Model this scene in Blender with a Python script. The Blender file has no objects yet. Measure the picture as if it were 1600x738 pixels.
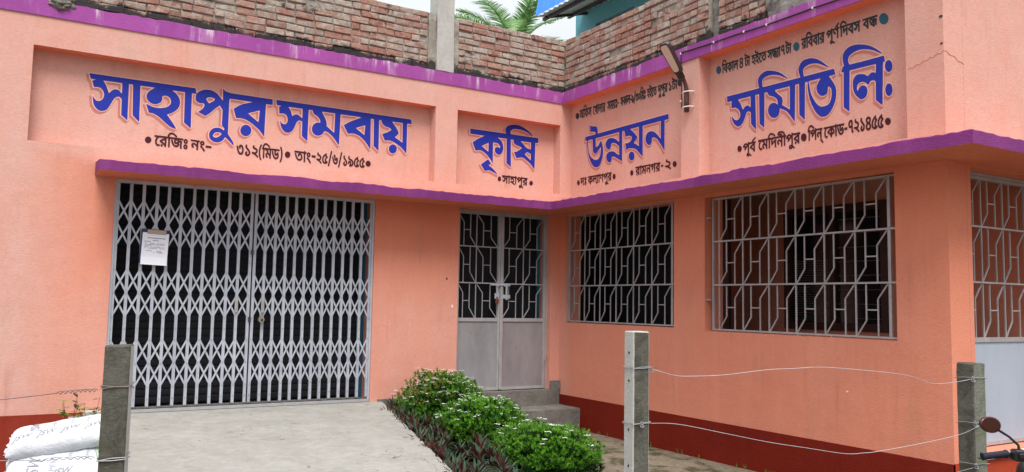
import bpy, bmesh, math, random
from mathutils import Vector, Matrix, noise
from mathutils.geometry import tessellate_polygon
R = math.radians
random.seed(7)
C = bpy.context.scene.collection
scene = bpy.context.scene

# ---------------------------------------------------------------- camera
cam_data = bpy.data.cameras.new('camera')
cam = bpy.data.objects.new('camera', cam_data); C.objects.link(cam)
_y, _p, _r = R(31.199), R(4.715), R(1.008)
fw = Vector((math.sin(_y) * math.cos(_p), math.cos(_y) * math.cos(_p), math.sin(_p)))
rt = Vector((math.cos(_y), -math.sin(_y), 0)); up = rt.cross(fw)
rt2 = rt * math.cos(_r) + up * math.sin(_r); up2 = up * math.cos(_r) - rt * math.sin(_r)
m3 = Matrix((rt2, up2, -fw)).transposed()
cam.matrix_world = Matrix.Translation((-5.9303, -8.6004, 1.0908)) @ m3.to_4x4()
cam_data.sensor_width = 36; cam_data.lens = 36 * 1286.3 / 1600
cam_data.clip_start = 0.05; cam_data.clip_end = 2000
scene.camera = cam

# ---------------------------------------------------------------- sky, sun, exposure
SUN_EL, SUN_AZ = R(60), R(203)          # azimuth: clockwise from +Y (the wall faces -Y)
world = bpy.data.worlds.new('World'); scene.world = world; world.use_nodes = True
nt = world.node_tree; bg = nt.nodes['Background']
sky = nt.nodes.new('ShaderNodeTexSky'); sky.sky_type = 'NISHITA'; sky.sun_disc = False
sky.sun_elevation = SUN_EL; sky.sun_rotation = SUN_AZ
sky.air_density = 1.0; sky.dust_density = 4.0; sky.ozone_density = 1.0
hs = nt.nodes.new('ShaderNodeHueSaturation'); hs.inputs['Saturation'].default_value = 0.12
hs.inputs['Value'].default_value = 1.0
mx = nt.nodes.new('ShaderNodeMix'); mx.data_type = 'RGBA'; mx.inputs[0].default_value = 0.75
nt.links.new(sky.outputs[0], hs.inputs['Color']); nt.links.new(hs.outputs[0], mx.inputs[6])
# overcast cloud layer: brightest overhead, a third of that at the horizon (CIE overcast sky)
tc = nt.nodes.new('ShaderNodeTexCoord'); sx = nt.nodes.new('ShaderNodeSeparateXYZ'); nt.links.new(tc.outputs['Generated'], sx.inputs[0])
mr = nt.nodes.new('ShaderNodeMapRange'); nt.links.new(sx.outputs[2], mr.inputs[0])
for i_, v_ in zip((1, 2, 3, 4), (0, 1, .35, 1.3)): mr.inputs[i_].default_value = v_
vm = nt.nodes.new('ShaderNodeVectorMath'); vm.operation = 'SCALE'; vm.inputs[0].default_value = (18.0, 18.8, 20.2)
nt.links.new(mr.outputs[0], vm.inputs['Scale']); nt.links.new(vm.outputs[0], mx.inputs[7])
nt.links.new(mx.outputs[2], bg.inputs[0]); bg.inputs[1].default_value = 0.055
sd = bpy.data.lights.new('sun', 'SUN'); sd.energy = 2.3; sd.angle = R(26); sd.color = (1, 0.96, 0.9)
so = bpy.data.objects.new('sun', sd); C.objects.link(so)
so.rotation_euler = (R(90) - SUN_EL, 0, math.pi - SUN_AZ)
so.location = (-6, -12, 12)
scene.view_settings.view_transform = 'Standard'; scene.view_settings.look = 'None'
scene.view_settings.exposure = 0.79; scene.view_settings.gamma = 1

# ---------------------------------------------------------------- materials
def mat(name, base=(.5, .5, .5), rough=.8, metal=0, spec=.2):
    m = bpy.data.materials.new(name); m.use_nodes = True
    b = m.node_tree.nodes['Principled BSDF']
    b.inputs['Base Color'].default_value = (*base, 1); b.inputs['Roughness'].default_value = rough
    b.inputs['Metallic'].default_value = metal; b.inputs['Specular IOR Level'].default_value = spec
    return m, m.node_tree, b
class N:
    """small node helper"""
    def __init__(s, t): s.t = t; s.geo = None; s.oi = None
    def new(s, k): return s.t.nodes.new('ShaderNode' + k)
    def pos(s):
        if not s.geo: s.geo = s.new('NewGeometry')
        return s.geo.outputs['Position']
    def objc(s): n = s.new('TexCoord'); return n.outputs['Object']
    def rnd(s):
        if not s.oi: s.oi = s.new('ObjectInfo')
        return s.oi.outputs['Random']
    def mapv(s, v, scale=(1, 1, 1), loc=(0, 0, 0), rot=(0, 0, 0)):
        n = s.new('Mapping'); s.t.links.new(v, n.inputs[0]); n.inputs['Scale'].default_value = scale
        n.inputs['Location'].default_value = loc; n.inputs['Rotation'].default_value = rot; return n.outputs[0]
    def noise(s, v, scale=5, detail=4, rough=.6, dist=0):
        n = s.new('TexNoise'); s.t.links.new(v, n.inputs['Vector']); n.inputs['Scale'].default_value = scale
        n.inputs['Detail'].default_value = detail; n.inputs['Roughness'].default_value = rough
        n.inputs['Distortion'].default_value = dist; return n.outputs['Fac']
    def voro(s, v, scale=5): n = s.new('TexVoronoi'); s.t.links.new(v, n.inputs['Vector']); n.inputs['Scale'].default_value = scale; return n.outputs['Distance']
    def ramp(s, f, a, b, ca=0., cb=1.):
        n = s.new('MapRange'); s.t.links.new(f, n.inputs[0])
        for i, v in zip((1, 2, 3, 4), (a, b, ca, cb)): n.inputs[i].default_value = v
        return n.outputs[0]
    def mix(s, f, a, b, mode='MIX'):
        n = s.new('Mix'); n.data_type = 'RGBA'; n.blend_type = mode
        s._in(n.inputs[0], f); s._in(n.inputs[6], a); s._in(n.inputs[7], b); return n.outputs[2]
    def math(s, op, a, b=0):
        n = s.new('Math'); n.operation = op; s._in(n.inputs[0], a); s._in(n.inputs[1], b); return n.outputs[0]
    def sep(s, v): n = s.new('SeparateXYZ'); s.t.links.new(v, n.inputs[0]); return n.outputs
    def _in(s, i, v):
        if hasattr(v, 'is_output') or isinstance(v, bpy.types.NodeSocket): s.t.links.new(v, i)
        elif isinstance(v, (tuple, list)): i.default_value = (*v, 1) if len(v) == 3 else v
        else: i.default_value = v
    def bump(s, h, b, strength=.3, dist=.01, prev=None):
        n = s.new('Bump'); s.t.links.new(h, n.inputs['Height']); n.inputs['Strength'].default_value = strength
        n.inputs['Distance'].default_value = dist
        if prev: s.t.links.new(prev, n.inputs['Normal'])
        s.t.links.new(n.outputs[0], b.inputs['Normal']); return n.outputs[0]
    def link(s, a, b): s.t.links.new(a, b)

def plaster(name, c1, c2, rough=.75, streak=0.25, lit_tone=None, bumpk=.5, wash=None):
    m, t, b = mat(name, c1, rough, 0, .12); n = N(t); p = n.pos()
    big = n.noise(p, 1.1, 5, .6, .4)
    col = n.mix(n.ramp(big, .35, .7), c1, c2)
    st = n.noise(n.mapv(p, (1, 1, .12)), 5, 4, .6)
    col = n.mix(n.math('MULTIPLY', n.ramp(st, .5, .8), streak), col, tuple(min(1, x * 1.25 + .06) for x in c1))
    if lit_tone:                                  # open-sky light painted into the colour: paler fascia and open left end
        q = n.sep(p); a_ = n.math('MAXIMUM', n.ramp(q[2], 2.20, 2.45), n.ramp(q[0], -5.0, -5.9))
        a_ = n.math('MAXIMUM', a_, n.math('MULTIPLY', n.ramp(q[2], 1.85, 1.0), n.ramp(q[1], -.30, -.10, .22, .62)))      # painted light too: paler low down, below the canopy shade
        n.pos(); a_ = n.math('MULTIPLY', a_, n.ramp(n.sep(n.geo.outputs['Normal'])[2], -.6, -.2))   # undersides keep the deep red, their shade painted in
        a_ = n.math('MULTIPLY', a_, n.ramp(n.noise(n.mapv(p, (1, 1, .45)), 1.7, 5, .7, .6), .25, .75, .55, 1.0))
        col = n.mix(a_, col, n.mix(n.ramp(n.noise(p, 4, 5, .7), .3, .7), lit_tone, tuple(x * .93 for x in lit_tone)))
        gr = n.math('MULTIPLY', n.ramp(n.noise(n.mapv(p, (1, 1, .25), (7, 3, 1)), 3.3, 6, .75), .54, .72), .34)
        col = n.mix(gr, col, (.40, .22, .15))
        sc_ = n.noise(n.mapv(p, (1, 1, 3.5), (2, 9, 4)), 7, 6, .8)
        col = n.mix(n.math('MULTIPLY', n.ramp(sc_, .64, .70), .35), col, (.30, .16, .12))
    fine = n.noise(n.mapv(p, (1, 1, 5)), 26, 6, .7)
    col = n.mix(n.math('MULTIPLY', n.ramp(fine, .35, .7), .45), col, tuple(x * .78 for x in c2))
    pits = n.noise(n.mapv(p, (1, 1, 2.2), (3, 1, 2)), 55, 3, .6)
    col = n.mix(n.math('MULTIPLY', n.ramp(pits, .70, .78), .5), col, tuple(x * .45 for x in c2))
    if wash:                                   # lime bloom running down from the top edge
        z0, z1, cw, k = wash
        z = n.sep(p)[2]
        w = n.noise(n.mapv(p, (1, 1, .10)), 9, 5, .75)
        f = n.math('MULTIPLY', n.ramp(w, .52, .70), n.ramp(z, z0, z1))
        w2 = n.noise(p, 3.1, 2, .5)
        f = n.math('MULTIPLY', f, n.ramp(w2, .42, .6))
        col = n.mix(n.math('MULTIPLY', f, k), col, cw)
    n.link(col, b.inputs['Base Color'])
    dst = n.noise(n.mapv(p, (1, 1, .07), (5, 1, 0)), 7, 5, .75)
    col = n.mix(n.math('MULTIPLY', n.math('MULTIPLY', n.ramp(dst, .56, .70), n.ramp(n.noise(p, .8, 3, .6), .45, .62)), .30), col, tuple(x * .45 for x in c2))
    n.link(col, b.inputs['Base Color'])
    wavy = n.noise(n.mapv(p, (1, 1, 1.6)), 3.2, 3, .5)
    n1 = n.bump(wavy, b, .5, .012)
    n.bump(n.math('ADD', n.math('MULTIPLY', fine, .7), n.math('MULTIPLY', pits, .8)), b, bumpk, .006, n1)
    return m
M = {}
SAL1, SAL2 = (.72, .245, .145), (.67, .205, .115)
M['salmon'] = plaster('salmon_plaster', SAL1, SAL2, lit_tone=(.655, .445, .40), bumpk=.45)
M['salmon_hi'] = plaster('salmon_fascia_plaster', (.82, .375, .255), (.77, .325, .21), wash=(3.2, 3.66, (.85, .72, .72), .35))
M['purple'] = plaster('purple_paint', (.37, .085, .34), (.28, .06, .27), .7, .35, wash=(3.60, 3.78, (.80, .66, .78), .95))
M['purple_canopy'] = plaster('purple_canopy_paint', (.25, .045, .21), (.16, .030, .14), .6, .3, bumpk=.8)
M['maroon'] = plaster('maroon_paint', (.20, .017, .008), (.15, .012, .006), .6, .12)
M['brickred2'] = plaster('faded_maroon_paint', (.30, .040, .022), (.22, .026, .014), .6, .2)
M['brickred'] = plaster('brick_red_paint', (.42, .06, .025), (.34, .045, .02), .6, .12)

def concrete(name, c1, c2, c3, s=1.0, moss=None, bk=.5):
    m, t, b = mat(name, c1, .9); n = N(t); p = n.pos()
    col = n.mix(n.ramp(n.noise(p, 2.2 * s, 6, .65, .5), .3, .7), c1, c2)
    col = n.mix(n.math('MULTIPLY', n.ramp(n.noise(p, 9 * s, 6, .7), .45, .75), .6), col, c3)
    if moss:
        col = n.mix(n.ramp(n.noise(p, 1.6 * s, 6, .7, .8), .47, .62), col, moss)
    if name == 'driveway_concrete':            # hairline cracks, darker walked-on patches, dirt along the plant bed
        vo = n.new('TexVoronoi'); vo.feature = 'DISTANCE_TO_EDGE'; vo.inputs['Scale'].default_value = .55
        wp = n.new('VectorMath'); wp.operation = 'ADD'; n.link(p, wp.inputs[0]); nn_ = n.new('TexNoise'); n.link(p, nn_.inputs['Vector']); nn_.inputs['Scale'].default_value = 5; n.link(nn_.outputs['Color'], wp.inputs[1])
        n.link(wp.outputs[0], vo.inputs['Vector'])
        col = n.mix(n.math('MULTIPLY', n.ramp(vo.outputs['Distance'], .006, .001), n.ramp(n.noise(p, .9, 3, .6), .45, .6)), col, (.12, .11, .09))
        col = n.mix(n.math('MULTIPLY', n.ramp(n.noise(n.mapv(p, (1, .6, 1), (4, 2, 0)), 1.4, 6, .75, .8), .50, .68), .45), col, (.23, .21, .17))
        col = n.mix(n.math('MULTIPLY', n.ramp(n.noise(p, 24, 4, .8), .62, .72), .5), col, (.18, .16, .13))
    sp = n.noise(p, 60 * s, 4, .7)
    col = n.mix(n.math('MULTIPLY', n.ramp(sp, .3, .7), .35), col, tuple(x * .6 for x in c1))
    n.link(col, b.inputs['Base Color'])
    n.bump(n.math('ADD', sp, n.noise(p, 14 * s, 4, .6)), b, bk, .008); return m
M['drive'] = concrete('driveway_concrete', (.355, .345, .315), (.255, .25, .225), (.43, .42, .39), 1.4, bk=.6)
M['yard'] = concrete('mossy_yard_concrete', (.24, .195, .145), (.14, .115, .08), (.36, .31, .25), 1.9, moss=(.040, .045, .014), bk=.9)
M['soil'] = concrete('soil', (.15, .11, .075), (.11, .085, .055), (.20, .16, .11), 2, bk=1)
M['cement'] = concrete('grey_cement', (.20, .185, .165), (.095, .088, .08), (.29, .27, .245), 2.6)
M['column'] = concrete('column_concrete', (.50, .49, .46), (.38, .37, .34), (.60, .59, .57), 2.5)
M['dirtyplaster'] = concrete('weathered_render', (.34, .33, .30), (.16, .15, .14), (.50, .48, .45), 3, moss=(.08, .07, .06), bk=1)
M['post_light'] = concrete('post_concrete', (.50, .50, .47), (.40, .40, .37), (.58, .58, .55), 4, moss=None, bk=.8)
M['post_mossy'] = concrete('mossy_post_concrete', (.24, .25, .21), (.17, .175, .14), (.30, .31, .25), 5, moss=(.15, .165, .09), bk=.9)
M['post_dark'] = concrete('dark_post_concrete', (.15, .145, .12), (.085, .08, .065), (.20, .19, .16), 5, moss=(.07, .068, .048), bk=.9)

def brickmat():
    m, t, b = mat('brick', (.4, .2, .15), .9); n = N(t); p = n.pos(); r = n.rnd()
    cr = n.new('ValToRGB'); n.link(r, cr.inputs[0]); e = cr.color_ramp.elements
    e[0].position = 0; e[0].color = (.22, .085, .060, 1); e[1].position = 1; e[1].color = (.32, .23, .18, 1)
    for q, c in ((.2, (.28, .11, .08)), (.4, (.34, .17, .13)), (.6, (.24, .12, .10)), (.78, (.37, .21, .16)), (.9, (.17, .075, .06))):
        k = e.new(q); k.color = (*c, 1)
    col = n.mix(n.math('MULTIPLY', n.ramp(n.noise(p, 22, 4, .7), .35, .7), .5), cr.outputs[0], (.50, .33, .26))
    # mortar smeared over the face, more on some bricks than on others
    sm = n.noise(p, 7.5, 6, .75, .6)
    sm2 = n.math('ADD', sm, n.math('MULTIPLY', n.math('SUBTRACT', n.math('FRACT', n.math('MULTIPLY', r, 7.13)), .5), .22))
    col = n.mix(n.math('MULTIPLY', n.ramp(sm2, .43, .57), .85), col, n.mix(n.ramp(n.noise(p, 16, 4, .7), .35, .65), (.47, .415, .36), (.27, .24, .205)))
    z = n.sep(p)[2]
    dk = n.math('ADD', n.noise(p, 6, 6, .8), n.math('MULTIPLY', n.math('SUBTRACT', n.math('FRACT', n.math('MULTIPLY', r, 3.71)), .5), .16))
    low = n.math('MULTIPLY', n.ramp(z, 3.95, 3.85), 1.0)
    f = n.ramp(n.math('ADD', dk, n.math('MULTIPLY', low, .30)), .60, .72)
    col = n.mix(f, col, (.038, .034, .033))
    n.link(col, b.inputs['Base Color'])
    n.bump(n.math('ADD', n.noise(p, 60, 5, .7), n.math('MULTIPLY', sm, 1.5)), b, .8, .008)
    return m
M['brick'] = brickmat()
def mortarmat():
    m, t, b = mat('mortar', (.4, .37, .33), .95); n = N(t); p = n.pos()
    col = n.mix(n.ramp(n.noise(p, 9, 5, .7), .35, .7), (.37, .34, .29), (.21, .185, .16))
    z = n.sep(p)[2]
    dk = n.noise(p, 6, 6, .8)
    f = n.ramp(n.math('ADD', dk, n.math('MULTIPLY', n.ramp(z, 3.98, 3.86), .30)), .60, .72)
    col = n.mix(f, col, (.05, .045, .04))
    n.link(col, b.inputs['Base Color']); n.bump(n.noise(p, 45, 5, .7), b, 1, .01); return m
M['mortar'] = mortarmat()

def painted_metal(name, c1, c2, rough=.45, scale=8, metal=.0, rust=0):
    m, t, b = mat(name, c1, rough, metal, .5); n = N(t); p = n.pos()
    col = n.mix(n.ramp(n.noise(n.mapv(p, (1, 1, .4)), scale, 5, .65), .35, .7), c1, c2)
    if rust: col = n.mix(n.math('MULTIPLY', n.ramp(n.noise(p, 30, 5, .7), .62, .70), rust), col, (.16, .07, .03))
    n.link(col, b.inputs['Base Color']); return m
M['silver'] = painted_metal('silver_gate_paint', (.48, .50, .56), (.36, .38, .44), .42, 10, .15, .5)
M['grille'] = painted_metal('grey_grille_paint', (.40, .385, .395), (.29, .28, .29), .45, 10, .1, .6)
M['door_panel'] = painted_metal('grey_door_sheet', (.31, .31, .325), (.215, .215, .225), .5, 3.5, .1, .7)
M['door_panel_mauve'] = painted_metal('mauve_grey_door_sheet', (.29, .265, .28), (.205, .185, .195), .5, 3.5, .1, .7)
M['door_panel_blue'] = painted_metal('blue_grey_door_sheet', (.42, .47, .56), (.36, .41, .49), .45, 3.0, .1, .1)
M['shutter'] = painted_metal('dark_shutter_steel', (.010, .012, .018), (.007, .009, .013), .9)
M['darkmetal'] = painted_metal('dark_brown_steel', (.05, .03, .032), (.035, .022, .024), .4)
M['brownpipe'] = painted_metal('maroon_brown_pipe', (.075, .022, .020), (.055, .017, .016), .5)
M['black'] = mat('black_plastic', (.012, .012, .014), .35, 0, .5)[0]
M['chrome'] = mat('chrome', (.7, .7, .72), .15, 1)[0]
M['wire'] = painted_metal('galvanised_wire', (.34, .34, .36), (.24, .24, .26), .5, 20, .3)
M['oldwire'] = painted_metal('rusty_wire', (.20, .15, .14), (.12, .09, .09), .6, 20, .2)
M['blue_wall'] = plaster('blue_distemper', (.06, .26, .42), (.05, .22, .36), .8)
M['dark_wood'] = painted_metal('dark_stained_wood', (.06, .022, .014), (.04, .015, .010), .5, 14)
M['dark_glass'] = mat('dark_window_glass', (.012, .014, .018), .12, 0, .5)[0]
M['blind'] = painted_metal('blind_slats', (.20, .17, .14), (.13, .11, .09), .6)
M['interior_floor'] = concrete('interior_floor', (.30, .29, .28), (.24, .23, .22), (.34, .33, .32), 1)
M['white_plastic'] = mat('white_plastic', (.78, .78, .76), .4)[0]
M['paper'] = mat('white_paper', (.80, .81, .88), .7)[0]
M['print'] = mat('print_ink', (.12, .12, .16), .8)[0]
M['tan_clip'] = painted_metal('tan_clip', (.42, .33, .24), (.34, .26, .19), .6)
M['navy'] = mat('dark_blue_board', (.03, .04, .12), .5)[0]
M['brass'] = mat('worn_brass', (.42, .36, .26), .35, .8)[0]
M['rusty'] = mat('rusty_padlock', (.16, .06, .03), .7, .3)[0]

def ink(name, c, var=.25):
    m, t, b = mat(name, c, .55); n = N(t); p = n.pos()
    f = n.ramp(n.noise(n.mapv(p, (1, 1, 2)), 38, 5, .75), .35, .7)
    n.link(n.mix(n.math('MULTIPLY', f, var), c, tuple(min(1, x * 1.7 + .03) for x in c)), b.inputs['Base Color'])
    n.bump(f, b, .25, .004); return m
M['ink_blue'] = ink('blue_sign_paint', (.012, .028, .31), .22)
M['ink_maroon'] = ink('maroon_sign_paint', (.050, .007, .013), .12)
M['ink_slate'] = ink('slate_sign_paint', (.028, .042, .050), .12)
M['ink_teal'] = ink('teal_sign_paint', (.020, .10, .15))
M['ink_dot'] = ink('plum_sign_paint', (.060, .030, .055))
M['halo'] = ink('pale_pink_outline_paint', (.76, .41, .33), .05)
M['drop'] = ink('dusky_pink_shade_paint', (.46, .175, .15), .05)

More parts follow.
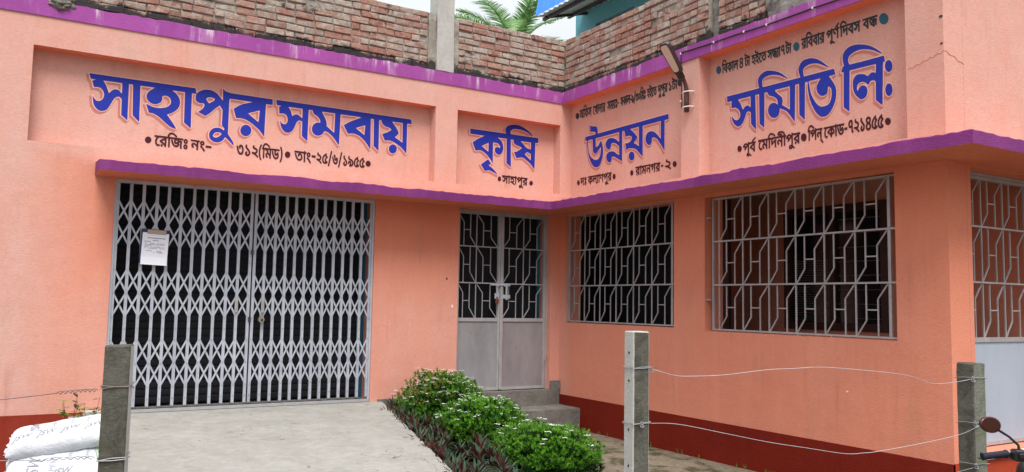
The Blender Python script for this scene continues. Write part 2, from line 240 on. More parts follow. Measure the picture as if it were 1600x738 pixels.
# traced outlines of the painted lettering, in millimetres on the wall (delta coded)
LETTERS = {
'A1': '-4041,2680 -20,22 -64,57 -4,0 -12,-25 -16,-18 -24,-15 -20,-5 -28,0 -24,9 -16,13 -13,19 -5,24 1,24 11,24 18,21 20,13 24,6 24,0 12,-3 12,-4 20,-15 4,6 2,16 -27,28 1,160 -3,8 -19,28 -6,8 -4,2 -41,-38 -56,-60 -31,-25 -8,-4 -64,28 -3,1 -2,4 21,18 22,22 12,24 2,12 -2,8 -10,11 -28,-4 -20,4 -16,8 -9,9 -4,8 -1,8 1,32 5,21 -40,1 -2,-2 -2,-4 2,-4 1,-168 3,-124 0,-56 -2,-3 -65,51 -5,308 -2,2 -4,1 -108,0 -4,1 1,-4 31,-21 12,-12 18,-23 12,-32 3,-24 -1,-12 -2,-16 -8,-20 -8,-16 -14,-18 -16,-15 -16,-13 -20,-11 -31,-15 0,-4 64,-84 27,-44 -4,-3 -32,6 -20,8 -28,20 -76,63 -32,20 -32,12 -12,2 -20,-1 -4,2 -27,79 3,4 52,-21 36,-5 44,1 40,12 16,8 17,13 12,16 5,12 2,16 -2,16 -5,12 -8,12 -21,14 -20,2 -16,-3 -14,-13 -2,-4 6,-12 -1,-12 -7,-20 -5,-8 -9,-9 -20,-12 -12,-5 -12,-2 -16,0 -12,3 -12,4 -12,8 -17,17 -8,16 -4,12 0,20 7,20 17,24 17,17 32,23 -4,2 -128,0 -1,-2 0,-44 3,-64 1,-164 3,-64 -2,-24 -39,36 -22,24 -11,300 -4,2 -28,0 -4,-2 3,-340 0,-12 -3,-5 -54,45 -3,156 -19,18 -8,2 -12,-2 -8,-4 -12,-10 -9,-12 -13,-24 -13,-32 -16,-32 -15,-24 -10,-9 -16,-8 -16,-4 -16,0 -20,7 -16,15 -17,23 -8,20 -8,48 0,20 1,3 11,-23 17,-17 12,-4 12,0 8,3 10,6 10,10 9,14 6,24 -1,24 -9,24 -9,11 -16,15 -16,4 -20,0 -20,-4 -2,2 -16,56 29,16 -3,2 -36,0 -4,1 -14,49 6,2 956,0 6,-2 10,-48 4,-2 12,15 16,13 32,19 16,5 24,4 32,-1 32,-7 24,-13 12,-8 33,-33 23,-30 3,2 0,4 -4,104 1,17 16,-18 12,-8 48,-11 436,-3 2,-5 2,-52 -1,-4 -3,-1 -64,1 -2,-4 -3,-80 -3,-264 -4,-2 -39,50 -21,21 -52,40 -40,25 -24,12 -20,8 -24,6 -32,2 -40,-3 -4,6 -26,83 1,4 53,41 28,17 40,16 56,18 9,4 -5,2 -224,2 -2,-4 -3,-32 1,-336 49,-68 7,-12 6,-16 0,-16|-4234,2745 9,-2 12,1 20,11 22,22 6,12 -1,4 -7,7 -16,4 -24,-2 -16,-7 -13,-14 -7,-16 -1,-4 4,-8 5,-5|-3798,2961 1,-1 2,1 3,40 5,72 1,12 -2,4 -117,-48 2,-4 6,-5|-5231,3061 2,-2 3,2 19,24 10,9 16,9 12,2 20,-3 8,-4 24,-27 2,2 0,40 -3,60 -3,2 -128,0 -36,-1 18,-25 11,-20|-4304,3093 3,-3 4,2 35,25 11,12 5,16 -3,3 -24,6 -20,1 -20,-5 -12,-7 -6,-6 0,-8 13,-20;-3937,2796 -20,11 -10,10 -7,12 -4,20 3,20 9,20 9,11 12,9 20,7 20,-1 15,-6 13,-12 9,-16 3,-16 -2,-24 -8,-16 -9,-12 -17,-12 -16,-5',
'A1h': '-4041,2669 -80,72 -4,0 -6,-12 -22,-24 -20,-12 -32,-9 -20,0 -36,13 -20,18 -13,22 -5,24 4,32 13,24 18,20 27,17 24,6 32,-1 29,-10 -26,28 3,156 -22,34 -32,-27 -68,-72 -28,-21 -16,1 -72,33 0,12 44,42 14,30 -6,7 -40,0 -28,12 -14,17 -3,12 3,44 -18,0 6,-348 -6,-10 -8,-1 -72,54 -3,9 -6,296 -3,4 -64,0 -1,-4 30,-36 12,-28 6,-28 -1,-32 -10,-28 -22,-36 -34,-29 -40,-21 -2,-6 52,-68 32,-52 3,-8 -3,-8 -10,-3 -44,10 -20,8 -92,74 -44,29 -36,12 -20,-2 -11,4 -31,84 1,16 9,5 52,-22 24,-5 44,-2 48,11 28,16 18,25 3,20 -11,28 -26,14 -24,-5 -3,-5 5,-16 -5,-20 -7,-16 -15,-16 -19,-13 -20,-8 -40,0 -20,9 -25,20 -13,20 -7,28 4,24 12,24 34,36 -85,2 4,-350 -4,-9 -8,-3 -8,3 -62,61 -12,296 -14,2 2,-346 -6,-12 -8,-1 -56,44 -8,10 -4,151 -16,17 -12,-3 -16,-14 -54,-108 -26,-26 -32,-10 -28,3 -16,8 -21,21 -16,24 -8,24 -8,76 5,6 12,0 12,-26 12,-15 12,-7 12,1 15,9 11,12 6,28 -2,24 -13,24 -17,14 -28,1 -20,-5 -11,6 -18,68 -12,8 -15,60 12,10 960,0 14,-6 10,-35 32,23 28,14 36,6 28,0 36,-7 24,-11 24,-17 32,-34 3,5 -3,88 8,13 12,-3 20,-22 48,-13 440,-4 5,-3 4,-12 -1,-63 -12,-5 -52,2 -2,-6 -7,-336 -2,-8 -9,-4 -9,4 -63,74 -40,31 -44,28 -40,20 -28,9 -72,-2 -13,8 -28,92 2,8 67,53 62,27 -34,4 -116,2 -4,-3 -1,-355 59,-88 4,-32 -6,-10|-4235,2757 14,-2 16,5 21,17 6,12 -19,4 -24,-6 -16,-18 -2,-8|-3813,2985 8,-2 2,6 2,83 -83,-35|-5225,3081 20,20 28,14 24,-1 24,-14 0,63 -132,0|-4298,3105 29,20 8,13 -8,4 -24,2 -24,-8 -2,-7;-3921,2784 -24,4 -20,12 -17,21 -7,28 7,32 19,28 18,13 36,5 24,-8 16,-15 13,-27 1,-28 -9,-28 -17,-19 -16,-11',
'A1s': '-4065,2652 -76,71 -28,-35 -24,-16 -32,-7 -28,2 -24,10 -21,16 -15,28 -5,24 4,28 11,24 22,25 20,13 28,8 28,0 26,-6 -18,24 2,156 -22,31 -100,-100 -24,-19 -16,-1 -73,33 -4,8 4,8 43,40 12,32 -6,4 -36,-1 -28,12 -13,13 -8,20 3,40 -14,2 6,-346 -7,-12 -11,-2 -73,58 -8,304 -65,0 24,-28 15,-28 9,-36 -1,-32 -11,-32 -22,-34 -36,-32 -40,-22 49,-64 37,-60 -2,-14 -16,-3 -56,16 -104,83 -32,20 -32,12 -36,2 -33,88 -1,12 10,7 52,-20 44,-8 28,0 48,12 28,16 14,21 4,28 -13,24 -17,9 -24,0 -7,-5 3,-20 -6,-24 -22,-29 -20,-12 -24,-8 -40,3 -24,13 -21,21 -9,16 -6,28 3,20 12,24 32,36 -79,3 3,-347 -4,-12 -11,-2 -70,66 -11,292 -11,4 2,-344 -4,-12 -10,-4 -66,52 -5,156 -13,14 -16,-4 -17,-18 -42,-88 -29,-37 -28,-12 -28,-1 -24,8 -20,19 -26,43 -10,84 8,10 8,0 26,-42 10,-6 16,0 16,12 9,14 3,40 -7,20 -21,22 -28,2 -24,-5 -9,5 -19,68 -13,12 -13,60 14,8 960,0 14,-8 10,-31 48,32 36,9 40,1 28,-5 28,-12 60,-50 -2,92 10,13 8,-3 28,-26 40,-10 444,-4 8,-18 0,-60 -12,-6 -56,-2 -6,-336 -1,-8 -9,-6 -14,6 -58,69 -52,40 -40,25 -60,24 -72,0 -14,6 -30,96 3,8 69,53 56,27 -150,0 0,-356 47,-64 13,-24 0,-36 -6,-6|-4241,2737 24,10 21,22 -17,6 -28,-8 -14,-22 2,-5|-3825,2965 6,48 -2,40 -76,-32 -2,-4 6,-5|-5246,3069 5,-2 20,19 28,13 20,-1 24,-12 0,59 -128,-2|-4319,3089 6,0 27,20 6,12 -29,4 -24,-6 -2,-10;-3961,2768 -20,11 -21,26 -4,44 9,24 17,20 19,13 36,4 20,-7 20,-18 13,-32 0,-24 -11,-28 -30,-28 -24,-7',
'A2': '-2277,2796 -16,8 -9,9 -8,16 -2,16 2,16 8,16 7,8 18,13 16,4 20,-3 12,-8 10,-10 4,-8 4,-16 -2,-20 -7,-16 -17,-17 -20,-9;-2441,2808 -58,49 -2,148 -1,4 -1,124 -2,32 -32,1 -3,-1 -1,-4 6,-296 0,-48 -2,-4 -35,48 -24,28 -25,25 -36,28 -24,12 -20,7 -36,8 -32,-2 -36,-8 -5,6 -47,80 0,5 40,28 40,25 120,59 16,3 -68,2 -184,0 -5,-2 -6,-312 -1,-32 -4,-3 -51,63 -35,36 -34,25 -20,8 -20,5 -8,-1 -10,-21 -14,-17 -20,-13 -20,-7 -24,0 -20,7 -18,14 -12,20 -4,24 2,20 10,24 14,16 20,14 24,7 20,-1 2,4 -1,16 -4,12 -8,12 -19,20 -10,9 -24,10 -12,10 -6,11 -6,23 -40,1 -4,-4 -3,-340 -1,-2 -4,1 -58,45 -2,192 -2,-32 -2,-2 -16,8 -12,1 -12,-6 -13,-13 -8,-16 -6,-20 -20,-48 -17,-23 -16,-14 -20,-9 -28,0 -12,4 -21,18 -16,24 -9,20 -11,52 1,1 20,-23 16,-8 16,-1 12,5 12,14 5,20 0,20 -4,20 -8,16 -5,6 -16,11 -20,3 -36,-6 -3,2 -6,68 20,12 1,4 -44,0 -2,4 -8,52 6,2 236,0 1332,-6 5,-12 8,-40 -1,-2 -52,-1 -4,-1 -1,-4 0,-304 -1,-40 -2,-6 -26,30 -34,32 -24,17 -52,28 -40,16 -32,8 -20,0 -36,-7 -8,1 -29,61 -3,8 2,4 58,23 53,37 -9,8 -24,14 -44,8 -20,9 -14,13 -8,12 -7,16 -3,15 -24,1 -2,-4 0,-52 3,-300 -1,-2|-2152,2937 3,-2 4,2 -3,228 -1,1 -132,-1 49,-56 24,-36 12,-24 0,-12 -4,-8 -17,-19 -23,-21 3,-4 52,-27|-2971,2953 2,-2 4,2 3,212 -7,3 -140,0 -4,-3 33,-52 20,-44 7,-28 -2,-28|-2618,2969 5,-2 1,2 7,108 -4,2 -4,-1 -101,-41 2,-4 7,-5|-3337,3069 4,-2 4,2 0,96 -4,4 -148,0 -2,-4 19,-24 9,-16 14,-52 16,13 16,9 12,3 12,1 20,-9',
'A2h': '-2269,2784 -24,7 -17,14 -9,16 -4,20 1,16 7,20 18,21 24,12 27,3 -31,13 -24,5 -68,-7 -5,5 -34,76 1,8 6,5 56,22 42,29 -22,13 -48,10 -16,9 -22,24 -14,29 -3,-5 3,-340 -2,-8 -6,-6 -11,2 -61,51 -5,9 -7,298 -13,-2 7,-340 -6,-12 -8,-1 -7,5 -59,76 -34,33 -28,20 -36,16 -36,8 -20,0 -44,-11 -12,4 -54,90 -3,8 5,8 80,54 84,41 -8,4 -176,0 -2,-3 -7,-336 -1,-8 -10,-6 -8,3 -55,67 -33,34 -44,30 -24,6 -7,-14 -22,-24 -19,-13 -28,-7 -20,0 -20,6 -25,18 -13,20 -7,28 7,40 9,16 21,22 20,12 32,5 2,9 -9,16 -18,20 -47,30 -12,29 -24,1 -4,-332 -4,-11 -8,-3 -68,48 -4,7 -2,151 -14,8 -12,-3 -13,-13 -34,-84 -33,-36 -28,-13 -24,-1 -24,8 -20,19 -25,39 -16,68 5,8 12,1 24,-27 16,-6 12,2 13,18 0,36 -8,20 -13,13 -20,4 -40,-7 -8,6 -8,80 -16,2 -7,6 -9,64 12,9 1580,-8 5,-5 4,-20 7,-36 -1,-8 -11,-6 -46,-2 0,-296 -3,-52 -7,-5 -8,1 -64,65 -60,35 18,-28 3,-24 -4,-20 -8,-16 -17,-17 -16,-8|-2163,2957 7,0 -1,196 -96,2 -3,-2 29,-32 27,-40 16,-40 -9,-20 -28,-32|-2980,2973 4,0 3,180 -4,4 -112,0 -3,-4 29,-48 14,-36 7,-28 -1,-24|-2628,2989 7,0 4,72 -8,0 -67,-28|-3344,3089 4,0 -1,68 -121,0 15,-24 14,-39 24,12 20,4 16,-3',
'A2s': '-2301,2768 -29,21 -9,16 -2,32 11,28 13,14 16,11 31,7 -47,14 -64,-7 -8,3 -38,82 10,13 56,22 38,29 -18,9 -48,10 -16,8 -21,21 -15,34 -4,-2 3,-344 -7,-12 -8,-2 -12,8 -52,44 -8,14 -4,272 -4,23 -10,-3 7,-340 -9,-12 -13,4 -62,80 -57,49 -36,17 -32,7 -32,0 -40,-10 -8,2 -58,95 2,14 44,31 116,62 0,5 -176,0 -3,-4 -7,-336 -6,-11 -8,-3 -94,106 -42,29 -24,6 -32,-39 -20,-12 -24,-7 -40,6 -30,21 -12,20 -7,28 4,28 9,20 32,33 16,8 28,5 3,6 -10,20 -17,18 -48,31 -12,28 -20,1 -5,-334 -3,-8 -12,-5 -70,53 -3,152 -11,8 -8,1 -17,-13 -34,-84 -37,-41 -28,-11 -20,-1 -24,7 -25,22 -25,44 -12,48 0,20 14,5 24,-27 16,-7 12,1 13,16 0,40 -8,20 -17,12 -24,1 -28,-6 -10,5 -8,80 -24,8 -8,68 14,8 1576,-7 9,-13 10,-52 -2,-8 -9,-5 -47,-3 0,-296 -4,-52 -9,-4 -8,2 -60,62 -56,34 13,-26 3,-16 -11,-40 -29,-26 -24,-6|-2182,2941 7,0 -1,192 -93,3 -2,-3 43,-52 25,-48 1,-12 -6,-16 -30,-32|-3000,2957 5,0 2,180 -116,0 41,-80 8,-28 0,-28|-2648,2973 8,0 3,70 -69,-26 1,-5|-3364,3073 5,0 -2,66 -117,-2 15,-24 10,-35 48,15 20,-6',
'A3': '-868,2686 -52,23 -48,16 -24,0 -52,-10 -54,73 10,9 88,65 4,-1 42,-45 -2,-4 -28,-19 -5,-5 37,-19 40,-28 22,-21 28,-32 -2,-2;-672,2799 -63,45 -3,304 -2,2 -120,0 -9,-2 25,-11 12,-7 17,-14 17,-28 11,-32 4,-24 0,-12 -4,-24 -12,-28 -18,-20 -11,-9 -8,-4 -20,0 -20,8 -16,13 -9,12 -3,8 -3,20 1,8 8,12 6,5 16,8 12,0 20,-3 12,-5 3,3 -1,16 -5,12 -17,18 -16,7 -28,4 -32,0 -3,-1 -1,-4 0,-120 1,-8 0,-128 -1,-5 -27,41 -20,24 -45,41 -36,24 -24,12 -24,6 -24,-2 -44,-10 -44,93 -1,4 1,1 68,48 36,21 61,30 -5,2 -192,0 -2,2 -4,60 2,2 508,0 2,2 -7,12 -4,12 -1,32 5,12 8,12 13,14 16,10 36,13 40,8 36,4 28,0 28,-4 40,-11 52,-21 24,-12 36,-23 20,-16 26,-26 -2,-4 -8,-1 -4,1 -68,38 -36,11 -40,8 -36,4 -56,1 -28,-4 -16,-5 -16,-7 -12,-10 -9,-12 -3,-12 3,-20 5,-5 408,-1 2,-2 3,-60 -5,-3 -36,0 -4,-1 -1,-4 -6,-276 -2,-64 -3,-3 -27,35 -29,29 -28,21 -68,43 -24,8 -24,1 -24,-5 -36,-11 -8,-1 -3,3 -36,68 3,4 24,3 12,4 36,24 40,29 -4,5 -24,12 -12,4 -44,9 -16,8 -20,14 -3,8 -1,32 -36,1 -3,-1 -1,-4 7,-316 0,-24|-384,2920 4,-3 3,3 0,76 -43,17 -12,3 -34,-32 2,-4|-1004,2960 4,-3 3,3 1,92 1,4 -1,10 -4,0 -80,-41 -8,-5 -3,-4|-384,3056 4,-1 3,5 1,80 -4,4 -124,0 -24,-2 -4,-2 36,-22 36,-36 16,-12 20,-7',
'A3h': '-868,2675 -96,38 -32,1 -52,-9 -49,63 -12,16 3,12 102,76 12,-1 25,-23 -45,49 -36,28 -36,21 -32,6 -56,-13 -13,5 -45,96 -1,12 59,45 68,39 -8,3 -140,0 -8,3 -5,10 -4,56 5,14 8,3 488,0 3,3 -5,40 5,16 16,24 21,18 24,11 44,12 84,7 24,-3 44,-12 84,-36 52,-37 34,-32 2,-10 68,-1 10,-5 3,-8 1,-68 -10,-6 -34,-2 -8,-336 -3,-8 -7,-5 -10,5 -29,36 -29,29 -96,64 -12,4 -28,2 -64,-17 -12,2 -41,76 -1,12 6,6 32,4 12,6 57,40 -17,9 -56,13 -28,16 -12,14 -4,30 -17,-2 7,-336 -3,-8 -7,-5 -16,7 -62,46 -3,296 -3,3 -70,-3 23,-24 12,-24 12,-36 3,-32 -7,-36 -8,-16 -25,-30 -16,-11 -24,-4 -16,4 -20,11 -21,22 -9,24 0,20 18,25 24,11 32,-3 1,7 -14,16 -11,6 -52,3 0,-253 -8,-13 -16,5 -22,-16 2,-5 32,-17 32,-25 49,-53 0,-16|-393,2940 5,0 0,48 -40,17 -22,-21|-1015,2980 7,0 0,68 -62,-32|-392,3068 4,4 0,60 -108,0 60,-54|-671,3228 7,-3 272,0 7,3 -39,22 -40,15 -68,12 -44,3 -40,-3 -36,-11 -18,-18 -3,-8',
'A3s': '-884,2655 -96,38 -32,2 -56,-8 -49,65 -11,20 9,12 95,70 8,2 13,-4 -57,50 -48,27 -28,4 -56,-13 -13,8 -45,96 1,12 61,46 60,34 0,4 -148,2 -6,6 -3,16 -3,48 5,12 11,4 484,0 4,4 -5,36 4,16 12,20 21,21 32,16 32,9 44,7 48,2 68,-14 84,-36 48,-32 40,-39 4,-10 64,0 12,-5 4,-11 2,-64 -10,-9 -35,-3 -8,-332 -9,-15 -11,3 -57,65 -96,64 -40,7 -68,-17 -12,3 -42,78 0,8 10,9 24,2 24,11 48,34 -1,4 -67,18 -28,16 -13,10 -7,35 -14,-3 7,-336 -5,-9 -12,-1 -68,45 -6,13 -2,288 -4,4 -64,0 30,-44 15,-48 1,-36 -9,-32 -11,-20 -23,-24 -15,-9 -20,-3 -24,7 -24,16 -13,17 -7,20 -2,-172 -10,-9 -12,6 -23,-17 55,-35 38,-37 24,-32 -6,-13|-412,2924 5,0 -1,46 -40,15 -17,-21|-1035,2964 8,0 -1,65 -57,-29 1,-5|-937,2988 19,24 14,8 40,0 1,8 -13,14 -16,7 -44,2|-416,3052 8,-1 1,5 -1,58 -103,-2 55,-50|-684,3208 276,0 0,4 -48,25 -36,12 -108,12 -40,-4 -32,-11 -17,-18 -1,-16',
'B1': '1217,2776 -12,4 -12,7 -9,9 -12,20 -3,16 2,20 6,11 16,14 12,4 20,0 12,-4 12,-7 16,-18 9,-24 0,-12 -2,-12 -6,-12 -9,-10 -16,-7 -16,-1;549,2784 -20,3 -20,7 -28,16 -34,34 -23,32 -29,56 -12,32 -20,64 -8,48 -4,40 0,32 -2,2 -32,0 -6,2 0,48 2,3 208,1 4,1 1,3 -5,16 -4,6 -8,4 -24,7 -66,11 -14,88 4,1 8,-9 20,-13 12,-4 48,-6 16,-4 24,-8 12,-7 8,-10 5,-12 4,-28 1,-32 2,-4 1256,3 20,0 2,-3 6,-52 -2,-4 -62,1 -2,-5 -1,-336 -1,-4 -35,48 -44,56 -41,46 -20,15 -16,8 -24,8 -12,2 -12,-3 -5,-8 -2,-32 -9,-16 -12,-13 -8,-4 -20,-2 -16,6 -20,19 -14,18 -8,20 -1,24 2,16 7,16 8,12 10,9 16,9 16,4 20,2 24,-2 20,-5 16,-7 24,-13 48,-39 44,-48 2,2 0,4 0,192 -2,2 -304,0 -2,-2 0,-32 2,-4 2,-292 0,-20 0,-4 -2,-2 -40,33 -64,59 -16,11 -16,8 -40,12 -48,8 -28,0 -16,-4 -20,-11 -6,10 -22,73 4,3 40,-4 20,3 24,7 16,9 8,7 14,22 -1,4 -9,13 -12,8 -32,12 -24,1 -36,-6 -4,1 -26,75 -2,3 -28,0 -4,-3 -2,-16 0,-324 -2,-17 -124,66 -32,13 -20,4 -12,-2 -5,-4 -5,-8 3,-24 -1,-4 -5,-8 -15,-10 -12,-3 -12,0 -12,3 -20,12 -18,22 -8,20 -6,24 0,8 3,12 9,9 12,8 20,9 16,3 40,1 28,-5 24,-8 20,-11 28,-20 48,-25 2,3 -2,104 -52,37 -24,12 -24,8 -20,2 -20,-2 -8,-4 -4,-5 -8,-32 -8,-15 -8,-6 -24,-3 -12,2 -8,4 -24,19 -13,19 -5,16 0,8 0,8 8,20 8,12 10,9 20,11 16,6 32,2 40,-7 36,-12 44,-24 44,-31 4,2 -2,112 -2,3 -452,-1 -6,-2 3,-104 3,-3 20,2 16,4 12,5 21,20 23,30 4,1 12,-11 9,-12 8,-16 15,-48 5,-32 1,-44 -5,-28 -5,-16 -11,-28 -20,-36 -17,-22 -16,-15 -8,-5 -24,-7|533,2880 16,-1 24,4 12,4 15,9 10,12 12,24 8,28 4,44 -1,20 -4,2 -64,-51 -24,-16 -8,-2 -12,1 -16,5 -16,14 -15,19 -12,152 -5,2 -80,0 -4,-2 0,-68 3,-32 8,-36 11,-28 25,-36 21,-22 20,-15 36,-21 20,-7|1342,2928 7,-3 1,3 -1,220 -4,3 -144,0 -4,-2 0,-2 36,-26 44,-36 45,-45 -1,-8 -8,-11 -54,-45 54,-27',
'B1h': '1221,2763 -37,17 -16,20 -10,32 1,20 11,20 15,13 32,8 28,-8 17,-13 20,-32 4,-20 -4,-20 -13,-21 -28,-15;533,2775 -32,11 -32,20 -30,30 -28,40 -27,56 -28,84 -13,60 -2,60 -31,4 -7,4 -2,8 -2,48 10,13 202,3 -2,6 -8,4 -90,18 -18,100 8,10 11,-2 17,-16 16,-9 64,-10 36,-12 12,-8 10,-13 7,-20 3,-44 4,-5 1264,3 8,-3 4,-7 6,-56 -2,-11 -12,-4 -51,-1 -1,-332 -8,-13 -8,0 -6,5 -41,60 -49,60 -26,28 -22,17 -28,12 -20,3 -7,-40 -13,-20 -16,-14 -28,-4 -24,10 -22,20 -16,24 -8,24 0,28 4,16 17,28 17,14 16,7 36,6 40,-6 44,-19 52,-41 28,-29 4,0 -2,156 -2,4 -280,0 2,-344 -2,-8 -8,-6 -8,2 -24,19 -88,78 -28,16 -80,17 -32,-1 -28,-14 -12,2 -26,71 -5,28 11,7 44,-4 36,8 22,13 11,16 -9,13 -32,13 -68,-4 -6,6 -24,68 -2,4 -12,-1 -3,-331 -4,-24 -9,-4 -124,65 -52,18 -10,-3 -1,-36 -13,-13 -28,-11 -24,3 -16,7 -17,14 -17,24 -12,36 1,28 13,17 32,17 40,8 44,-4 32,-9 85,-49 -1,84 -48,33 -36,16 -24,3 -20,-2 -12,-38 -10,-16 -18,-9 -28,-1 -28,14 -22,20 -11,20 -4,24 7,28 18,25 36,21 24,5 36,-2 48,-12 36,-16 56,-34 0,81 -4,4 -432,-1 0,-85 16,1 20,7 44,52 12,0 20,-19 13,-23 15,-44 9,-44 1,-28 -5,-40 -13,-40 -15,-32 -28,-40 -25,-22 -20,-7 -32,-3|527,2892 34,-1 24,7 12,10 21,44 4,52 -81,-56 -20,-2 -24,10 -19,16 -14,20 -13,144 -2,3 -64,-1 -2,-58 4,-36 8,-32 13,-28 19,-28 30,-29 40,-25|1333,2948 4,-2 2,6 -2,187 -108,1 101,-92 4,-12 -5,-12 -48,-44 1,-4',
'B1s': '1193,2747 -24,12 -13,13 -14,24 -3,24 4,20 10,17 16,12 32,7 24,-7 29,-25 12,-24 3,-20 -11,-32 -13,-14 -24,-9;521,2755 -36,11 -28,16 -38,38 -23,32 -29,56 -32,96 -12,64 -1,48 -33,6 -6,6 -2,56 3,8 9,5 200,3 -16,9 -80,13 -6,6 -17,96 2,8 9,6 8,-2 32,-25 64,-10 48,-19 17,-26 5,-56 6,-2 1260,3 14,-9 6,-68 -12,-7 -52,-1 -2,-328 -2,-11 -8,-5 -12,6 -44,62 -63,76 -37,29 -40,12 -7,-37 -9,-16 -16,-17 -24,-8 -24,4 -15,9 -23,24 -15,28 -5,36 17,44 25,22 40,11 44,-4 44,-17 28,-19 60,-54 0,153 -4,5 -278,-1 3,-344 -5,-10 -8,-3 -48,36 -64,59 -32,19 -44,12 -40,6 -32,-1 -32,-15 -9,5 -28,84 0,16 13,6 44,-4 36,9 20,11 10,18 -14,13 -28,10 -68,-3 -27,72 -5,5 -8,0 -4,-333 -3,-20 -9,-7 -132,68 -48,15 -7,-4 0,-32 -17,-17 -28,-10 -28,5 -16,9 -17,17 -13,20 -12,36 2,24 16,21 32,17 36,7 72,-11 89,-50 1,80 -54,38 -28,11 -24,4 -20,-2 -20,-50 -12,-10 -32,-5 -24,8 -28,23 -13,19 -7,28 6,28 22,30 28,16 32,8 28,-1 60,-15 36,-17 48,-31 0,83 -432,-1 0,-83 36,10 44,51 11,-2 17,-16 17,-28 11,-32 9,-36 4,-44 -12,-68 -20,-44 -24,-36 -25,-25 -16,-8 -24,-6|504,2876 41,-1 32,14 21,43 5,52 -74,-53 -24,-4 -24,8 -24,23 -14,22 -10,137 -64,3 -2,-72 8,-44 12,-32 25,-36 25,-24 32,-22|1314,2932 3,-2 2,6 -1,184 -105,1 101,-93 -3,-24 -48,-44',
'B2': '3862,2796 -16,4 -16,9 -29,28 -28,40 -28,56 -20,52 -12,52 -8,56 -1,56 -2,2 -24,0 -2,-2 -6,-316 -1,-24 -3,-5 -57,61 1,284 -4,3 -36,0 -3,-3 -1,-8 -7,-276 -2,-52 -3,-5 -43,61 -32,40 -17,17 -32,20 -44,19 -2,-4 1,-12 -2,-20 -10,-20 -15,-14 -20,-8 -24,1 -20,7 -20,14 -16,20 -10,20 -3,16 -1,12 4,20 9,16 13,13 8,4 16,5 20,0 24,-9 24,-19 2,2 -4,16 -1,20 -6,16 -23,21 -28,17 -44,17 -19,33 -5,6 -28,0 -3,-2 -5,-332 -4,-5 -48,43 -6,6 -1,4 -3,284 -2,3 -44,0 -2,-3 1,-40 2,-48 6,-240 -1,-8 -2,-2 -62,66 -2,112 -1,4 -7,5 -20,12 -12,-1 -12,-8 -6,-8 -13,-32 -23,-40 -18,-21 -24,-16 -20,-4 -20,4 -20,12 -18,17 -19,28 -8,16 -5,16 0,28 2,2 15,-26 17,-17 16,-9 8,-3 12,-1 16,5 18,17 4,8 3,16 -3,24 -5,12 -13,18 -16,16 -16,11 -20,8 -40,0 -3,3 -3,48 4,12 10,8 -8,2 -56,0 -3,2 -7,56 2,2 8,0 176,-3 232,-2 3,3 -12,40 -3,20 0,12 3,16 8,16 9,10 16,12 24,11 36,8 20,0 28,-5 28,-8 40,-14 36,-16 28,-17 16,-11 68,-57 2,-5 -2,-2 -88,51 -40,16 -48,12 -36,4 -24,0 -32,-4 -12,-4 -10,-5 -12,-12 -4,-12 0,-24 1,-12 4,-16 5,-7 52,-2 248,-2 4,-1 132,-1 2,1 0,4 -15,40 -4,20 0,16 8,28 18,24 19,14 20,7 8,1 44,-1 24,-4 28,-8 36,-17 36,-23 43,-37 42,-40 0,-4 -5,-1 -60,38 -36,19 -20,9 -36,8 -24,3 -24,0 -20,-3 -24,-8 -15,-9 -7,-8 -3,-12 0,-20 7,-36 2,-2 316,-3 5,-3 13,-48 -2,-4 -64,0 -1,-4 22,-28 24,-36 17,-32 7,-20 4,-28 0,-28 -4,-32 -7,-28 -21,-44 -16,-24 -17,-21 -20,-16 -16,-9 -20,-4|3858,2889 32,-1 20,4 16,7 13,14 12,24 8,32 0,48 -7,20 -14,13 -16,8 -5,-49 -1,-4 -8,-8 -6,-5 -20,-7 -16,0 -20,6 -8,4 -12,11 -17,23 -8,24 -1,16 1,16 8,16 16,24 18,20 1,4 -2,1 -124,1 -3,-2 18,-92 12,-36 17,-36 27,-44 21,-25 24,-19 12,-6|3497,2933 1,-1 2,1 1,4 1,48 2,156 0,8 -2,4 -168,1 -2,-1 0,-8 4,-8 34,-33 32,-28 9,-11 4,-8 4,-12 1,-20 -8,-32 54,-35|2929,3045 1,-1 24,23 20,7 16,0 12,-5 24,-19 3,3 -1,100 -2,4 -96,0 -8,1 -52,0 -5,-1 27,-36 7,-12 26,-60',
